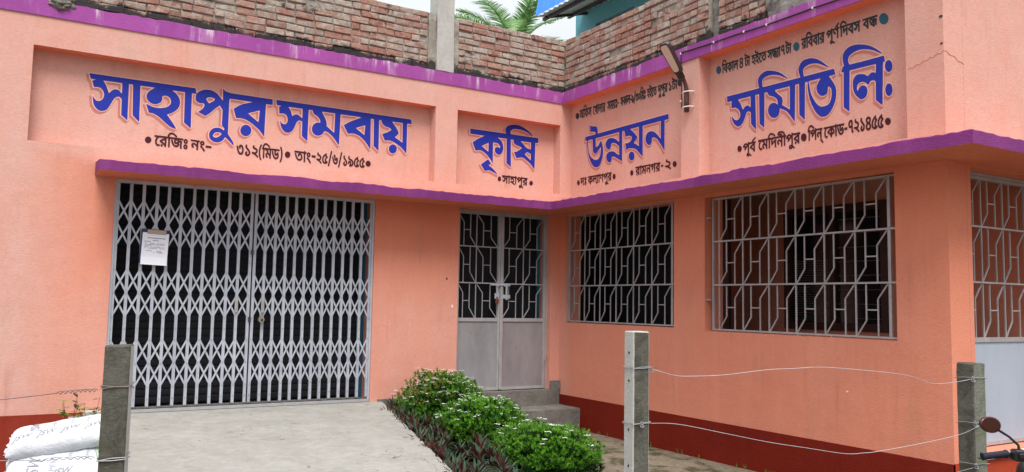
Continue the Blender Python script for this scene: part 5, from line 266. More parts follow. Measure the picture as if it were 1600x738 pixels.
't7': '3990,3427 -12,11 -10,-6 -6,-1 -6,1 -6,5 -4,8 0,8 1,6 6,6 6,4 0,54 -2,4 -1,1 -2,-3 -20,-27 -4,-2 -8,11 5,10 -1,8 -2,1 -4,-2 -4,0 -8,13 4,8 8,12 4,4 8,5 12,0 4,-2 10,-10 1,17 3,4 4,0 4,-2 2,-6 10,-3 2,-6 10,7 10,1 1,1 -3,8 2,2 24,24 8,7 2,0 5,-7 0,-6 -17,-18 0,-2 5,-2 3,-8 8,-1 2,-5 -1,-10 -7,-1 -2,-3 0,-74 -2,-3 -8,-2 -4,5 0,56 -7,12 -4,6 -5,3 -6,0 -2,-3 -1,-8 1,-6 2,-2 8,-3 3,-3 0,-14 -3,-2 -4,0 -10,5 -8,9 -4,14 1,12 -3,1 -5,-1 0,-84 -3,-8 4,3 4,-1 19,-16 2,-4 -5,-8|3960,3449 4,-1 5,3 -7,1 -2,-1|3939,3533 2,0 6,10 -3,4 -6,2 -5,-2 -4,-4 5,-4|4018,3557 1,0 1,2 0,8 -2,2 -6,-6;3086,3457 -24,23 -16,8 -2,3 1,10 3,3 14,-2 4,0 4,3 3,4 0,10 -3,6 -4,3 -4,0 -2,-3 0,-6 -2,-4 -6,-2 -4,1 -1,5 0,10 3,8 3,4 0,2 -3,2 -6,0 -4,2 -1,10 2,4 3,1 70,0 2,1 -2,3 -12,0 -6,2 -6,5 -4,10 -1,8 1,10 2,2 4,1 6,-3 2,-16 18,-3 6,-3 3,-4 3,-13 94,-2 5,-1 1,-10 -2,-5 -21,-1 9,-7 5,-7 2,-8 2,-14 -2,-14 -4,-10 -5,-6 -8,-5 -10,0 -6,2 -6,5 -5,6 -9,22 -6,28 2,3 4,2 4,1 2,-1 6,-23 6,-18 6,-8 6,-2 4,1 5,5 2,6 0,12 -2,8 -3,4 -4,1 -2,-5 1,-8 -3,-3 -6,-1 -4,2 -2,8 0,6 3,10 7,7 3,1 -35,1 -6,-7 -4,-8 -4,-16 0,-14 2,-10 4,-7 4,0 4,2 4,-1 3,-10 0,-2 -4,-4 -7,-3 -6,0 -4,2 -5,5 -4,6 -3,10 -2,24 4,20 5,12 -17,1 -10,0 -1,-1 3,-1 7,-7 4,-8 2,-8 0,-8 -2,-10 -4,-6 -6,-6 1,-2 12,-13 5,-7 -2,-6 -5,-5 -4,3 -18,19 -18,10 -2,3 1,10 3,3 14,-2 6,1 3,2 2,10 -3,10 -6,2 -4,-1 -1,-11 -9,-3 -3,3 -1,10 1,8 6,8 -1,2 -2,1 -26,1 13,-12 4,-12 0,-10 -2,-10 -4,-6 -6,-6 18,-20 0,-4 -4,-6;3352,3459 -2,10 1,4 -7,0 -2,6 -2,33 -1,-43 -3,-4 -8,1 -10,13 -10,6 -1,2 -4,12 1,4 -6,8 -2,8 0,10 2,6 5,6 -3,1 -6,0 -2,-1 -1,-74 -5,-2 -6,2 -1,44 -3,5 -7,-21 -4,-8 -5,-3 -8,1 -6,8 -4,10 4,6 4,2 3,-2 3,-7 4,7 -1,12 -4,10 -11,5 -2,3 0,4 -3,2 -1,4 0,6 2,4 40,1 98,-2 2,7 1,2 7,1 3,-3 1,-6 6,-1 2,-5 -1,-10 -6,-2 -1,-2 0,-72 -2,-2 -4,-1 -4,0 -2,3 -1,66 -3,8 -3,-4 -2,-12 3,-34 -1,-14 -4,-10 -7,-7 -6,-2|3354,3475 5,4 2,6 0,14 -3,26 3,16 -21,1 -1,-1 1,-10 6,3 4,0 5,-9 -2,-24 2,-22|3324,3493 2,0 0,8 -6,-4|3310,3509 2,1 8,7 -4,6 -6,3 -1,-3 3,-8|3268,3535 2,-1 4,2 4,-1 0,7 -12,1 -1,-2|3324,3535 2,0 0,6 -2,1 -6,0;2852,3465 -3,4 0,44 -3,7 -2,1 -1,-2 -1,-12 -6,-3 -5,3 -2,12 -3,4 -2,1 -2,-3 0,-12 8,-10 -1,-10 -3,-5 -4,0 -5,5 -7,12 -2,10 0,10 2,8 5,8 3,3 6,2 6,-2 6,-5 4,3 9,1 -1,7 -24,2 -20,-1 -1,-78 -3,-3 -4,-1 -4,1 -1,3 -1,68 -1,6 -3,5 -16,0 -3,-1 10,-8 6,-10 2,-10 0,-16 -2,-6 -5,-6 -6,-2 -6,1 -2,-1 0,-20 -2,-3 -6,0 -4,1 -5,14 -8,12 -7,7 -6,2 -2,3 -3,14 1,4 10,10 19,14 -33,1 -1,-1 0,-78 -3,-3 -6,0 -4,3 -5,14 -8,12 -14,10 -4,14 1,4 12,12 15,12 -9,2 -22,0 -1,-2 0,-76 -3,-4 -8,1 -2,3 0,76 -7,4 -1,10 1,4 3,2 -1,8 0,4 8,20 5,6 6,5 6,1 8,-1 4,-2 10,-9 13,-18 -2,-10 -3,-3 -2,0 -18,22 -8,3 -4,-1 -5,-5 -4,-12 1,-6 2,-3 120,-1 2,2 1,6 5,2 5,-2 1,-6 2,-2 64,-1 2,-5 -1,-10 -7,-4 -1,-78 -3,-3|2750,3503 1,0 0,2 0,20 -1,2 -11,-10 -1,-2|2701,3505 1,-1 2,1 0,20 -2,3 -12,-11|2764,3507 6,0 3,6 -2,8 -5,7 -2,-1;3510,3464 -4,5 0,62 -1,4 -3,5 -26,1 -1,-2 0,-50 1,-4 4,2 5,6 3,14 0,6 -2,2 -4,-1 -3,3 0,12 5,3 8,-1 7,-6 2,-6 0,-18 -4,-14 -4,-8 -9,-9 -8,-2 -7,3 -5,8 -2,10 0,50 -2,2 -6,2 0,12 2,3 26,0 3,1 -3,2 -16,2 -7,6 -3,8 -1,6 0,10 3,4 4,0 5,-2 1,-12 2,-4 14,-1 6,-3 5,-6 3,-11 6,-1 3,8 5,1 5,-3 1,-6 6,-1 3,-3 -1,-10 -8,-4 0,-70 -2,-3;3654,3464 -5,5 -2,10 3,6 2,3 4,1 6,-4 3,-8 -2,-8 -5,-4;3750,3464 -3,3 -6,14 -8,12 -5,4 -10,6 -5,16 2,4 13,13 15,11 -1,1 -32,1 -1,-2 0,-76 -1,-4 -4,-2 -6,1 -3,3 0,78 -1,2 -6,0 -2,-2 0,-76 -2,-5 -6,-1 -4,2 -7,16 -9,12 -15,10 -3,14 2,4 10,11 18,13 0,2 -32,1 -2,5 0,8 2,3 54,1 -3,10 8,20 9,11 8,3 4,1 8,-2 10,-7 11,-12 7,-12 -3,-8 -3,-3 -2,0 -18,22 -8,3 -4,0 -6,-4 -6,-14 1,-6 3,-3 110,0 2,7 2,3 4,0 4,-2 2,-7 2,-1 54,0 5,-3 0,-12 -3,-3 -6,-1 0,-78 -2,-4 -4,-1 -6,1 -7,16 -8,12 -9,7 -6,3 -4,14 0,4 8,9 22,17 -2,1 -32,0 -1,-1 0,-78 -1,-3 -4,-2 -6,1 -3,4 0,72 -3,7 -4,0 -2,-1 0,-78 -2,-3 -6,-2 -5,3 -6,16 -6,8 -7,7 -10,5 -4,16 2,4 8,8 20,16 -2,1 -30,0 -2,-1 0,-78 -4,-4|3671,3503 1,-1 1,1 -1,25 -2,0 -12,-11 0,-2|3744,3503 2,0 0,24 -2,1 -10,-8 -3,-5|3795,3503 1,-2 1,2 -1,25 -8,-6 -6,-7|3868,3503 0,-1 2,1 0,24 -4,-1 -11,-11;3850,3464 -5,7 1,10 2,5 6,2 6,-5 2,-10 -1,-4 -5,-5;2902,3467 -10,6 -5,6 -3,10 0,16 4,10 6,8 -8,12 -2,14 4,12 6,8 8,5 8,0 12,-4 5,-5 4,-8 2,-10 -1,-6 -3,-10 -6,-8 8,-10 2,-6 0,-16 -4,-14 -7,-7 -10,-4|2905,3485 5,-1 4,2 5,5 0,4 0,8 -3,4 -4,4 -4,2 -6,-4 -4,-10 2,-10|2907,3533 1,-1 6,4 4,7 -1,8 -3,3 -4,2 -8,-2 -3,-5 1,-10 2,-3;3004,3466 -2,5 0,68 -4,7 -26,0 -1,-1 0,-52 1,-5 2,-1 5,4 4,8 2,10 -1,8 -6,1 -3,3 1,12 4,3 8,0 6,-6 3,-5 1,-8 -1,-16 -8,-20 -5,-6 -6,-5 -4,0 -7,1 -5,6 -2,4 -2,10 0,54 -6,2 -1,2 -1,10 4,5 26,-1 1,2 -3,3 -14,0 -4,2 -4,5 -4,12 -1,10 2,6 3,3 7,-3 1,-12 2,-5 18,-2 6,-5 3,-6 1,-9 6,-2 3,9 7,1 3,-3 1,-5 6,-2 3,-3 0,-10 -3,-3 -4,0 -1,-3 0,-74 -3,-3;3440,3466 -6,5 -3,6 0,26 -13,1 -4,2 -7,9 -3,12 1,16 5,12 6,8 8,5 10,-2 5,-5 4,-10 1,-64 1,-2 4,-4 1,-8 -2,-6 -4,-2|3420,3523 6,-1 4,1 1,2 0,14 -3,11 -4,-1 -5,-8 -1,-14;4118,3467 -3,2 -3,18 0,32 -6,-6 -14,-19 -4,0 -6,7 -1,44 -1,3 -8,-1 0,-2 -1,-74 -1,-2 -4,-1 -6,0 -2,3 0,76 -8,2 -2,4 0,6 1,4 4,2 0,2 -2,6 3,8 5,12 9,10 12,5 12,-2 12,-9 15,-16 2,-4 -5,-10 -2,-2 -2,0 0,2 -8,10 -12,10 -6,3 -8,0 -4,-3 -7,-12 -1,-4 4,-6 180,-1 5,-1 0,-14 -9,-3 0,-1 0,-74 -2,-3 -4,-1 -6,1 -2,3 0,44 -4,6 -9,-24 -7,-9 -6,-2 -4,0 -4,2 -4,5 -6,14 8,7 4,-1 4,-9 2,1 3,6 0,10 -2,8 -3,5 -6,4 -8,2 -2,6 -2,1 -2,0 -1,-2 0,-74 -3,-3 -6,-1 -4,2 -6,12 -8,11 -6,6 -13,7 -4,14 1,4 10,9 22,15 -70,1 -1,-3 1,-20 8,8 16,11 4,-1 7,-10 -5,-26 0,-14 3,-20 -3,-4|4167,3503 1,-1 1,1 -1,25 -16,-11|4219,3537 1,-1 4,3 8,0 0,6 -2,2 -16,0;4388,3469 -10,2 -12,13 -12,5 -1,2 -4,12 1,4 -6,6 -5,10 1,12 2,4 5,6 -1,2 -12,0 -2,-2 0,-72 -2,-3 -2,-1 -6,0 -3,2 -6,12 -6,8 -11,9 -11,5 -4,14 1,5 12,10 18,11 0,2 -34,1 -2,5 0,6 2,4 2,1 92,0 40,0 4,-2 2,-3 0,-8 -2,-3 -4,-2 -18,0 -2,-1 0,-11 12,5 9,-10 -4,-18 0,-14 2,-16 -3,-3 -6,-2 -4,3 -2,12 -1,24 -1,2 -2,-2 0,-42|4376,3495 1,2 -1,10 -8,-6|4316,3503 2,2 0,22 -2,1 -16,-11|4354,3511 15,10 -4,6 -5,3 -4,1 -2,-2 1,-4 2,-6|4376,3537 0,-1 1,3 -1,7 -8,0 -1,-1',
't8': '3544,2558 -18,15 -8,-9 -10,-4 -8,0 -6,2 -8,9 -2,6 0,8 2,6 3,4 5,4 6,2 14,0 0,56 -4,8 -29,-32 -3,-2 -3,2 -6,10 4,8 1,4 -1,6 -5,1 -6,-3 -8,10 -3,6 9,14 14,12 10,3 10,-1 8,-4 12,-10 0,20 2,3 6,1 5,-2 3,-8 78,-1 4,-1 3,-2 1,-10 -2,-4 -11,-2 0,-78 -1,-4 -2,-2 -12,1 -5,11 -11,13 -14,9 -12,5 -6,17 2,4 12,8 29,16 -5,1 -36,1 -10,0 -1,-2 -1,-90 22,-22 -3,-8|3501,2577 5,-1 4,3 2,4 -8,2 -4,-2 -1,-4|3584,2635 2,-2 1,2 -1,29 -18,-9 -6,-4 12,-8|3487,2669 1,-2 2,1 9,11 0,2 -7,4 -10,0 -7,-4 1,-2 4,-2 4,-3;3858,2560 -4,3 -23,28 3,10 -2,4 -1,30 -8,14 -9,4 -2,0 -2,-4 0,-6 1,-4 6,-6 0,-4 -5,-11 -3,1 -7,6 -4,6 -3,8 1,16 3,8 7,6 6,2 4,0 6,-2 9,-6 0,20 -9,1 -32,0 -2,-1 0,-78 -2,-4 -8,0 -4,4 0,54 -2,3 -2,0 -2,-3 -18,-26 -4,-2 -6,8 -2,4 5,10 0,6 -3,2 -6,-3 -9,13 1,6 2,4 12,16 6,4 8,2 10,-4 8,-8 2,2 0,14 4,4 6,-1 4,-9 62,0 4,-1 2,-3 -1,-12 -9,-2 0,-2 0,-76 -2,-4 21,-28 -2,-8|3755,2669 1,0 7,10 -5,4 -6,1 -4,-1 -3,-4 5,-4;3024,2564 -12,9 -4,2 -12,-7 -8,-1 -6,1 -6,4 -5,7 -1,10 1,6 7,6 8,4 0,2 0,52 -3,6 -1,1 -2,-2 -25,-29 -5,-3 -9,11 5,12 0,6 -4,1 -8,-2 -10,11 -1,4 5,8 11,12 5,4 10,4 8,0 8,-2 6,-4 8,-7 2,1 0,16 2,4 10,0 4,-8 38,0 1,2 -4,6 2,4 39,30 4,1 5,-7 1,-4 -1,-2 -33,-28 0,-2 30,0 5,-4 0,-8 -2,-4 -11,-2 0,-2 0,-74 -2,-5 -12,-1 -11,18 -7,6 -12,8 -14,5 -6,17 3,4 9,6 31,18 -52,0 0,-86 -5,-9 -4,-2 -8,-1 0,-2 6,-1 4,2 8,8 6,-1 23,-16 0,-4 -2,-4 -3,-4|3057,2637 2,0 0,2 0,26 -1,1 -18,-9 -5,-4 13,-8|2960,2669 2,-1 9,11 0,2 -7,4 -10,0 -6,-4 0,-2 4,-2 5,-4;4222,2594 -4,3 -9,14 -9,9 -10,7 -12,6 -2,4 1,12 3,3 12,-4 8,0 6,2 3,5 0,12 -1,3 -6,5 -10,5 -7,7 -2,4 -1,8 1,10 3,8 4,2 8,-8 -1,-12 17,-10 7,-8 2,-6 1,-8 -1,-16 -4,-10 -8,-8 18,-24 0,-4 -4,-8;4422,2594 -10,7 -4,6 -5,10 -3,18 2,24 4,14 7,14 11,13 12,11 2,1 3,-1 4,-10 -1,-8 0,-8 2,-4 4,0 3,-2 3,-10 -1,-4 -9,-10 -5,-8 -1,-14 2,-7 8,-1 2,-2 3,-16 -5,-7 -8,-4 -10,-3|4430,2613 2,0 1,2 -6,8 -1,8 0,12 4,14 6,12 -6,12 -10,-16 -4,-12 -1,-8 0,-14 2,-8 3,-6 4,-3;4312,2596 -8,2 -9,9 -3,6 -3,12 0,16 4,10 7,8 -6,8 -4,10 0,12 1,8 4,8 5,5 6,3 6,2 14,-4 7,-6 4,-8 2,-8 0,-10 -4,-12 -6,-8 8,-12 3,-16 -1,-14 -4,-10 -7,-7 -4,-2|4310,2617 4,-1 6,1 2,2 3,6 0,12 -5,7 -6,4 -7,-5 -4,-8 1,-10 2,-5|4311,2671 3,-2 4,2 5,6 1,4 -1,10 -3,2 -4,2 -8,-2 -3,-2 -1,-4 2,-10;4364,2596 -10,9 -7,12 -3,20 0,14 3,18 7,14 15,20 11,10 2,0 3,-2 4,-10 -2,-8 1,-6 2,-4 6,-3 3,-11 -9,-12 -5,-8 -2,-8 1,-8 2,-5 6,-1 4,-2 3,-16 -5,-7 -12,-6 -12,-1|4370,2615 7,0 -5,8 -3,10 1,14 3,12 7,12 -6,11 -2,-1 -9,-14 -3,-12 -2,-12 1,-14 2,-6 5,-7;3894,2598 -5,3 -8,8 -5,14 -2,14 1,22 3,10 6,12 -2,2 -10,0 -3,2 -1,10 2,4 116,0 2,2 1,8 7,1 3,-1 3,-8 2,-1 72,0 5,-3 0,-12 -3,-3 -30,0 -2,-1 0,-26 2,0 8,14 4,2 6,0 5,-8 4,-20 -1,-12 -4,-14 -5,-8 -7,-5 -12,-2 -12,4 -8,9 -8,16 -6,20 -4,22 2,3 8,2 3,-1 1,-3 8,-33 8,-16 4,-3 6,-2 6,2 5,7 1,14 -2,0 -6,-6 -6,-2 -6,1 -4,5 -4,14 0,26 -2,1 -26,0 -1,-1 0,-78 -5,-5 -6,0 -4,5 0,70 -1,6 -3,3 -20,0 -3,-1 11,-9 6,-9 3,-8 1,-10 -1,-8 -2,-6 -7,-7 -8,-2 -6,2 -2,-1 -1,-22 -3,-3 -6,0 -4,3 -7,16 -6,8 -7,6 -10,5 -3,3 -3,14 2,4 12,10 20,14 -2,1 -32,0 -6,-4 -6,-9 -4,-12 -2,-18 2,-12 3,-8 5,-3 8,3 2,-1 5,-11 -7,-7 -6,-2|3939,2637 1,-2 1,2 1,22 -2,2 -14,-10 -1,-2|3956,2639 4,2 6,0 2,6 -1,6 -2,4 -7,6 -2,-2;4252,2598 -4,2 -5,5 -4,8 -1,12 2,10 2,5 4,5 4,3 4,-1 4,-14 -1,-4 -3,-2 -1,-6 2,-2 3,-1 5,3 2,4 1,12 -1,6 -4,8 -17,26 -5,10 -1,6 1,12 3,8 4,4 2,0 7,-6 1,-4 -3,-8 1,-6 4,-8 16,-24 5,-12 1,-12 -1,-18 -4,-10 -9,-9 -6,-2;3556,2600 -5,7 -1,4 1,6 7,6 6,0 7,-6 1,-6 -1,-6 -5,-5 -4,-1;4164,2600 -8,4 -4,7 -2,12 0,22 -2,1 -10,0 -6,2 -6,7 -5,12 -1,16 3,16 9,14 6,4 6,2 10,-3 5,-5 4,-10 1,-10 0,-66 7,-8 -2,-14 -3,-3|4138,2667 8,-1 4,3 -1,24 0,4 -3,2 -2,0 -4,-3 -4,-9 -1,-16;3324,2602 -2,5 -4,24 0,28 -10,-8 -20,-21 -10,9 -1,48 -1,1 -12,0 -1,-1 -1,-80 -4,-3 -10,1 -2,4 0,78 -2,2 -12,0 -2,-2 0,-78 -2,-4 -4,-1 -6,0 -4,3 -1,18 -8,14 -7,6 -4,2 -7,0 -3,-6 2,-8 9,-6 -3,-14 -2,-3 -2,0 -13,9 -5,8 -2,6 -1,14 5,10 4,4 8,4 1,4 -2,4 -5,4 -13,6 -1,2 0,4 -4,0 -6,-4 -8,-10 -4,-8 -3,-12 1,-16 3,-10 5,-5 6,-1 10,2 5,-8 1,-4 -2,-3 -6,-4 -10,-2 -8,2 -7,5 -7,8 -7,18 1,26 4,14 8,12 -2,1 -16,0 -3,5 0,10 2,2 3,1 120,-2 1,3 -4,6 1,2 11,20 11,10 12,4 6,0 16,-4 10,-6 23,-20 0,-4 -5,-8 -4,-2 -12,12 -14,10 -6,3 -10,1 -8,-2 -8,-8 -5,-10 5,-7 132,-2 1,1 -1,2 -22,2 -8,1 -6,4 -5,11 1,6 2,6 8,8 14,4 22,0 20,-6 8,-5 9,-9 4,-8 4,-16 9,-2 3,-2 1,-10 -2,-4 -11,-2 0,-78 -2,-4 -3,-2 -8,0 -3,4 -1,80 -14,1 -2,-1 0,-78 -2,-5 -8,0 -4,0 -2,5 0,30 -12,14 -6,4 -4,1 -4,-1 -3,-2 -1,-6 1,-4 9,-8 -3,-10 -5,-5 -8,4 -4,5 -6,12 -1,6 1,10 3,8 7,6 6,2 12,0 6,-2 10,-8 2,2 0,20 -2,2 -96,1 -2,-1 0,-26 18,14 16,9 5,-3 7,-10 -4,-14 -2,-18 3,-32 -3,-3 -8,-2|3212,2655 2,2 0,30 -2,2 -4,0 -15,0 6,-10 4,-16|3410,2705 16,0 -5,14 -7,6 -8,4 -10,2 -20,0 -7,-2 3,-3 20,-1 8,-2 7,-8;3708,2602 -2,5 0,76 -2,1 -5,1 -3,2 0,10 2,4 4,2 -2,4 -1,6 11,22 6,6 6,4 14,0 6,-2 10,-6 13,-14 6,-8 -5,-10 -4,-2 -16,18 -10,6 -10,0 -4,-2 -4,-6 -4,-10 4,-7 8,-1 2,-1 2,-3 0,-8 -4,-5 -6,-1 -1,-78 -3,-4;3650,2610 -10,4 -11,11 -6,12 -2,14 3,16 6,9 10,7 12,1 12,-4 11,-9 6,-12 3,-16 -3,-16 -7,-10 -10,-7;4492,2610 -10,5 -8,8 -5,10 -2,12 2,10 7,10 6,4 6,2 6,0 10,-4 9,-8 6,-12 1,-10 -1,-10 -7,-11 -10,-6;2878,2628 -10,4 -9,9 -6,12 -1,12 2,10 6,10 10,6 10,1 12,-5 9,-8 6,-10 2,-12 -2,-12 -7,-11 -10,-6;4086,2638 -4,1 -2,4 0,12 2,5 18,1 10,-2 1,-4 -1,-15 -4,-2',
't7d': '4487,3461 -14,2 -16,8 -14,15 -8,18 -3,20 4,16 9,12 12,6 4,1 16,-1 16,-8 15,-16 8,-16 2,-20 -4,-18 -11,-13;3579,3467 -12,6 -12,13 -7,14 -1,8 -1,12 3,13 8,11 12,7 14,-1 15,-8 10,-12 4,-8 2,-6 2,-14 -2,-16 -9,-13 -12,-7;2599,3479 -10,5 -12,12 -8,18 -2,14 3,16 6,10 3,2 12,6 12,0 14,-7 12,-13 7,-14 2,-12 -2,-18 -9,-13 -12,-7 -12,0',
}

# ---------------------------------------------------------------- mesh helpers
def obj(name, bm, m, parent=None, smooth=False, loc=None):
    me = bpy.data.meshes.new(name); bm.normal_update(); bm.to_mesh(me); bm.free()
    if m is not None:
        for k in (m if isinstance(m, (list, tuple)) else [m]): me.materials.append(k)
    if smooth:
        for p_ in me.polygons: p_.use_smooth = True
    o = bpy.data.objects.new(name, me); C.objects.link(o)
    if parent: o.parent = parent
    if loc: o.location = loc
    return o
def inst(name, me, parent=None, mw=None):
    o = bpy.data.objects.new(name, me); C.objects.link(o)
    if parent: o.parent = parent
    if mw is not None: o.matrix_local = mw
    return o
def empty(name, loc=(0, 0, 0), label=None, cat=None, group=None):
    o = bpy.data.objects.new(name, None); C.objects.link(o); o.location = loc; o.empty_display_size = .2
    tag(o, label, cat, group); return o
def tag(o, label=None, cat=None, group=None, kind=None):
    if label: o['label'] = label
    if cat: o['category'] = cat
    if group: o['group'] = group
    if kind: o['kind'] = kind
    return o
def box(bm, x0, x1, y0, y1, z0, z1, mi=0, bev=0):
    vs = [bm.verts.new(v) for v in ((x0, y0, z0), (x1, y0, z0), (x1, y1, z0), (x0, y1, z0), (x0, y0, z1), (x1, y0, z1), (x1, y1, z1), (x0, y1, z1))]
    fs = []
    for q in ((3, 2, 1, 0), (4, 5, 6, 7), (0, 1, 5, 4), (1, 2, 6, 5), (2, 3, 7, 6), (3, 0, 4, 7)):
        f = bm.faces.new([vs[i] for i in q]); f.material_index = mi; fs.append(f)
    if bev: bmesh.ops.bevel(bm, geom=list({e for f in fs for e in f.edges}), offset=bev, segments=1, affect='EDGES')
    return vs
def frame_of(a, b):
    d = (b - a); L = d.length; d.normalize()
    h = Vector((0, 0, 1)) if abs(d.z) < .9 else Vector((0, 1, 0))
    s = d.cross(h).normalized(); return d, s, s.cross(d), L
def bar(bm, a, b, w, t=None, n=4, ref=None):
    """bar from a to b; w across, t deep (rectangular, n=4) or round (n>4)"""
    a, b = Vector(a), Vector(b); d = (b - a).normalized()
    ref = Vector(ref) if ref is not None else (Vector((0, 0, 1)) if abs(d.z) < .9 else Vector((0, 1, 0)))
    s = d.cross(ref).normalized(); u = s.cross(d); t = t if t else w
    rings = []
    for q in (a, b):
        if n == 4: pts = [q + s * (w / 2) * i + u * (t / 2) * j for i, j in ((-1, -1), (1, -1), (1, 1), (-1, 1))]
        else: pts = [q + s * (w / 2) * math.cos(2 * math.pi * k / n) + u * (t / 2) * math.sin(2 * math.pi * k / n) for k in range(n)]
        rings.append([bm.verts.new(p) for p in pts])
    k = len(rings[0])
    for i in range(k): bm.faces.new((rings[0][i], rings[0][(i + 1) % k], rings[1][(i + 1) % k], rings[1][i]))
    bm.faces.new(rings[0][::-1]); bm.faces.new(rings[1])
def tube(bm, pts, r, n=6, cap=True):
    pts = [Vector(p) for p in pts]; rings = []
    rr = r if isinstance(r, (list, tuple)) else [r] * len(pts)
    prev = None
    for i, p in enumerate(pts):
        d = (pts[min(i + 1, len(pts) - 1)] - pts[max(i - 1, 0)]).normalized()
        if prev is None:
            h = Vector((0, 0, 1)) if abs(d.z) < .9 else Vector((0, 1, 0)); s = d.cross(h).normalized()
        else: s = (prev - d * prev.dot(d)).normalized()
        prev = s; u = s.cross(d)
        rings.append([bm.verts.new(p + (s * math.cos(2 * math.pi * k / n) + u * math.sin(2 * math.pi * k / n)) * rr[i]) for k in range(n)])
    for a, b in zip(rings, rings[1:]):
        for k in range(n): bm.faces.new((a[k], a[(k + 1) % n], b[(k + 1) % n], b[k]))
    if cap: bm.faces.new(rings[0][::-1]); bm.faces.new(rings[-1])
def NB(): return bmesh.new()

# a wall as a heightfield of recesses and openings. Axis 'A': runs along x at y=Y0 facing -y;
# axis 'B': runs along -y at x=X0 facing -x. depth>0 recess, None = opening through.
def wall_mesh(axis, base, us, vs, depth_at, thick, mats_at=None, top=True):
    bm = NB(); us = sorted(set(us)); vs = sorted(set(vs)); V = {}
    def P(u, v, d):
        k = (round(u, 4), round(v, 4), round(d, 4))
        if k not in V:
            V[k] = bm.verts.new((u, base + d, v) if axis == 'A' else (base + d, -u, v))
        return V[k]
    def face(q, mi=0):
        try: f = bm.faces.new(q); f.material_index = mi
        except ValueError: pass
    D = {}
    for i in range(len(us) - 1):
        for j in range(len(vs) - 1):
            D[i, j] = depth_at((us[i] + us[i + 1]) / 2, (vs[j] + vs[j + 1]) / 2)
    for (i, j), d in D.items():
        u0, u1, v0, v1 = us[i], us[i + 1], vs[j], vs[j + 1]
        mi = mats_at((u0 + u1) / 2, (v0 + v1) / 2) if mats_at else 0
        if d is not None:
            face((P(u0, v0, d), P(u1, v0, d), P(u1, v1, d), P(u0, v1, d)), mi)
            face((P(u0, v0, thick), P(u0, v1, thick), P(u1, v1, thick), P(u1, v0, thick)), mi)
        dd = thick if d is None else d
        for di, dj, a, b in ((1, 0, (u1, v0), (u1, v1)), (0, 1, (u0, v1), (u1, v1))):
            e = D.get((i + di, j + dj), 'edge')
            if e == 'edge': ee = thick
            else: ee = thick if e is None else e
            if abs(ee - dd) > 1e-6: face((P(*a, dd), P(*b, dd), P(*b, ee), P(*a, ee)), mi)
        for di, dj, a, b in ((-1, 0, (u0, v0), (u0, v1)), (0, -1, (u0, v0), (u1, v0))):
            if (i + di, j + dj) not in D and abs(thick - dd) > 1e-6: face((P(*a, dd), P(*b, dd), P(*b, thick), P(*a, thick)), mi)
    bmesh.ops.recalc_face_normals(bm, faces=bm.faces)
    return bm

# ---------------------------------------------------------------- ground
def sheet(name, pts, m, sub=0):
    bm = NB(); bm.faces.new([bm.verts.new(p) for p in pts]); return obj(name, bm, m)
g = sheet('ground', [(-600, -600, -.52), (600, -600, -.52), (600, 600, -.52), (-600, 600, -.52)], M['soil']); tag(g, kind='structure')
# the mossy yard slab in front of the side wall
bm = NB(); box(bm, -2.9, -.004, -7.6, -.004, -.60, -.40)
yard = obj('yard_paving', bm, M['yard']); tag(yard, kind='structure')
# ramped concrete driveway (its right edge flares out)
def dz(y): return -.004 + .054 * min(y, 0)
bm = NB(); rows = []
ys = [0.0, -.6, -1.2, -2.0, -3.0, -4.2, -5.6, -7.2, -9.0, -14]
rr = random.Random(3)
for y in ys:
    xr = -2.36 + .222 * y * (1 if y > -3.4 else 1) if y > -6 else -2.36 + .238 * -6
    xl = -5.42
    rows.append([bm.verts.new((x, y, max(dz(y), -.50) if k else -.7)) for k, x in ((0, xl), (1, xl), (1, xl + (xr - xl) * .33), (1, xl + (xr - xl) * .66), (1, xr + rr.uniform(-.015, .015)), (0, xr))])
for a, b in zip(rows, rows[1:]):
    for k in range(5): bm.faces.new((a[k], b[k], b[k + 1], a[k + 1]))
bmesh.ops.recalc_face_normals(bm, faces=bm.faces)
drive = obj('driveway', bm, M['drive']); tag(drive, kind='structure')
# planting strip between driveway and yard
bm = NB(); box(bm, -4.2, -2.0, -7.6, -.01, -.62, -.36)
bed = obj('planting_bed', bm, M['soil']); tag(bed, kind='structure')

# ---------------------------------------------------------------- the pink office building
bld = empty('office_building', (0, 0, 0), 'salmon pink L-shaped single-storey office with purple bands and blue painted Bengali lettering', 'building')
TH = .25; PD = .15
ZB, ZBT = 3.665, 3.815
# wall A: fascia and lower wall facing the camera
A_us = [-9, -5.882, -5.139, -2.507, -1.795, -1.508, -1.45, -.144, -.022, .15]
A_vs = [-.6, 0.0, .04, 2.215, 2.496, 3.385, 3.79]
def dA(u, v):
    if -5.139 < u < -2.507 and 0 < v < 2.215: return None
    if -1.45 < u < -.144 and .04 < v < 2.215: return None
    if 2.496 < v < 3.385 and (-5.882 < u < -1.795 or -1.508 < u < -.022): return PD
    return 0
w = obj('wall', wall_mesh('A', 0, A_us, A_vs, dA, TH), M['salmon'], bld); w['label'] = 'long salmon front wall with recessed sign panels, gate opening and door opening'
# wall B: side wall running towards the camera
B_us = [0, .10, 2.10, 2.204, 2.468, 2.548, 4.638, 4.76, 5.07]
B_vs = [-.6, .855, .872, 2.19, 2.205, 2.44, ZB, 3.79]
def dB(u, v):
    if .10 < u < 2.10 and .872 < v < 2.205: return None
    if 2.548 < u < 4.638 and .855 < v < 2.19: return None
    if 2.44 < v < ZB and (u < 2.204 or 2.468 < u < 4.76): return PD
    return 0
w = obj('wall', wall_mesh('B', 0, B_us, B_vs, dB, TH), M['salmon'], bld); w['label'] = 'salmon side wall with two grilled windows, running towards the viewer'
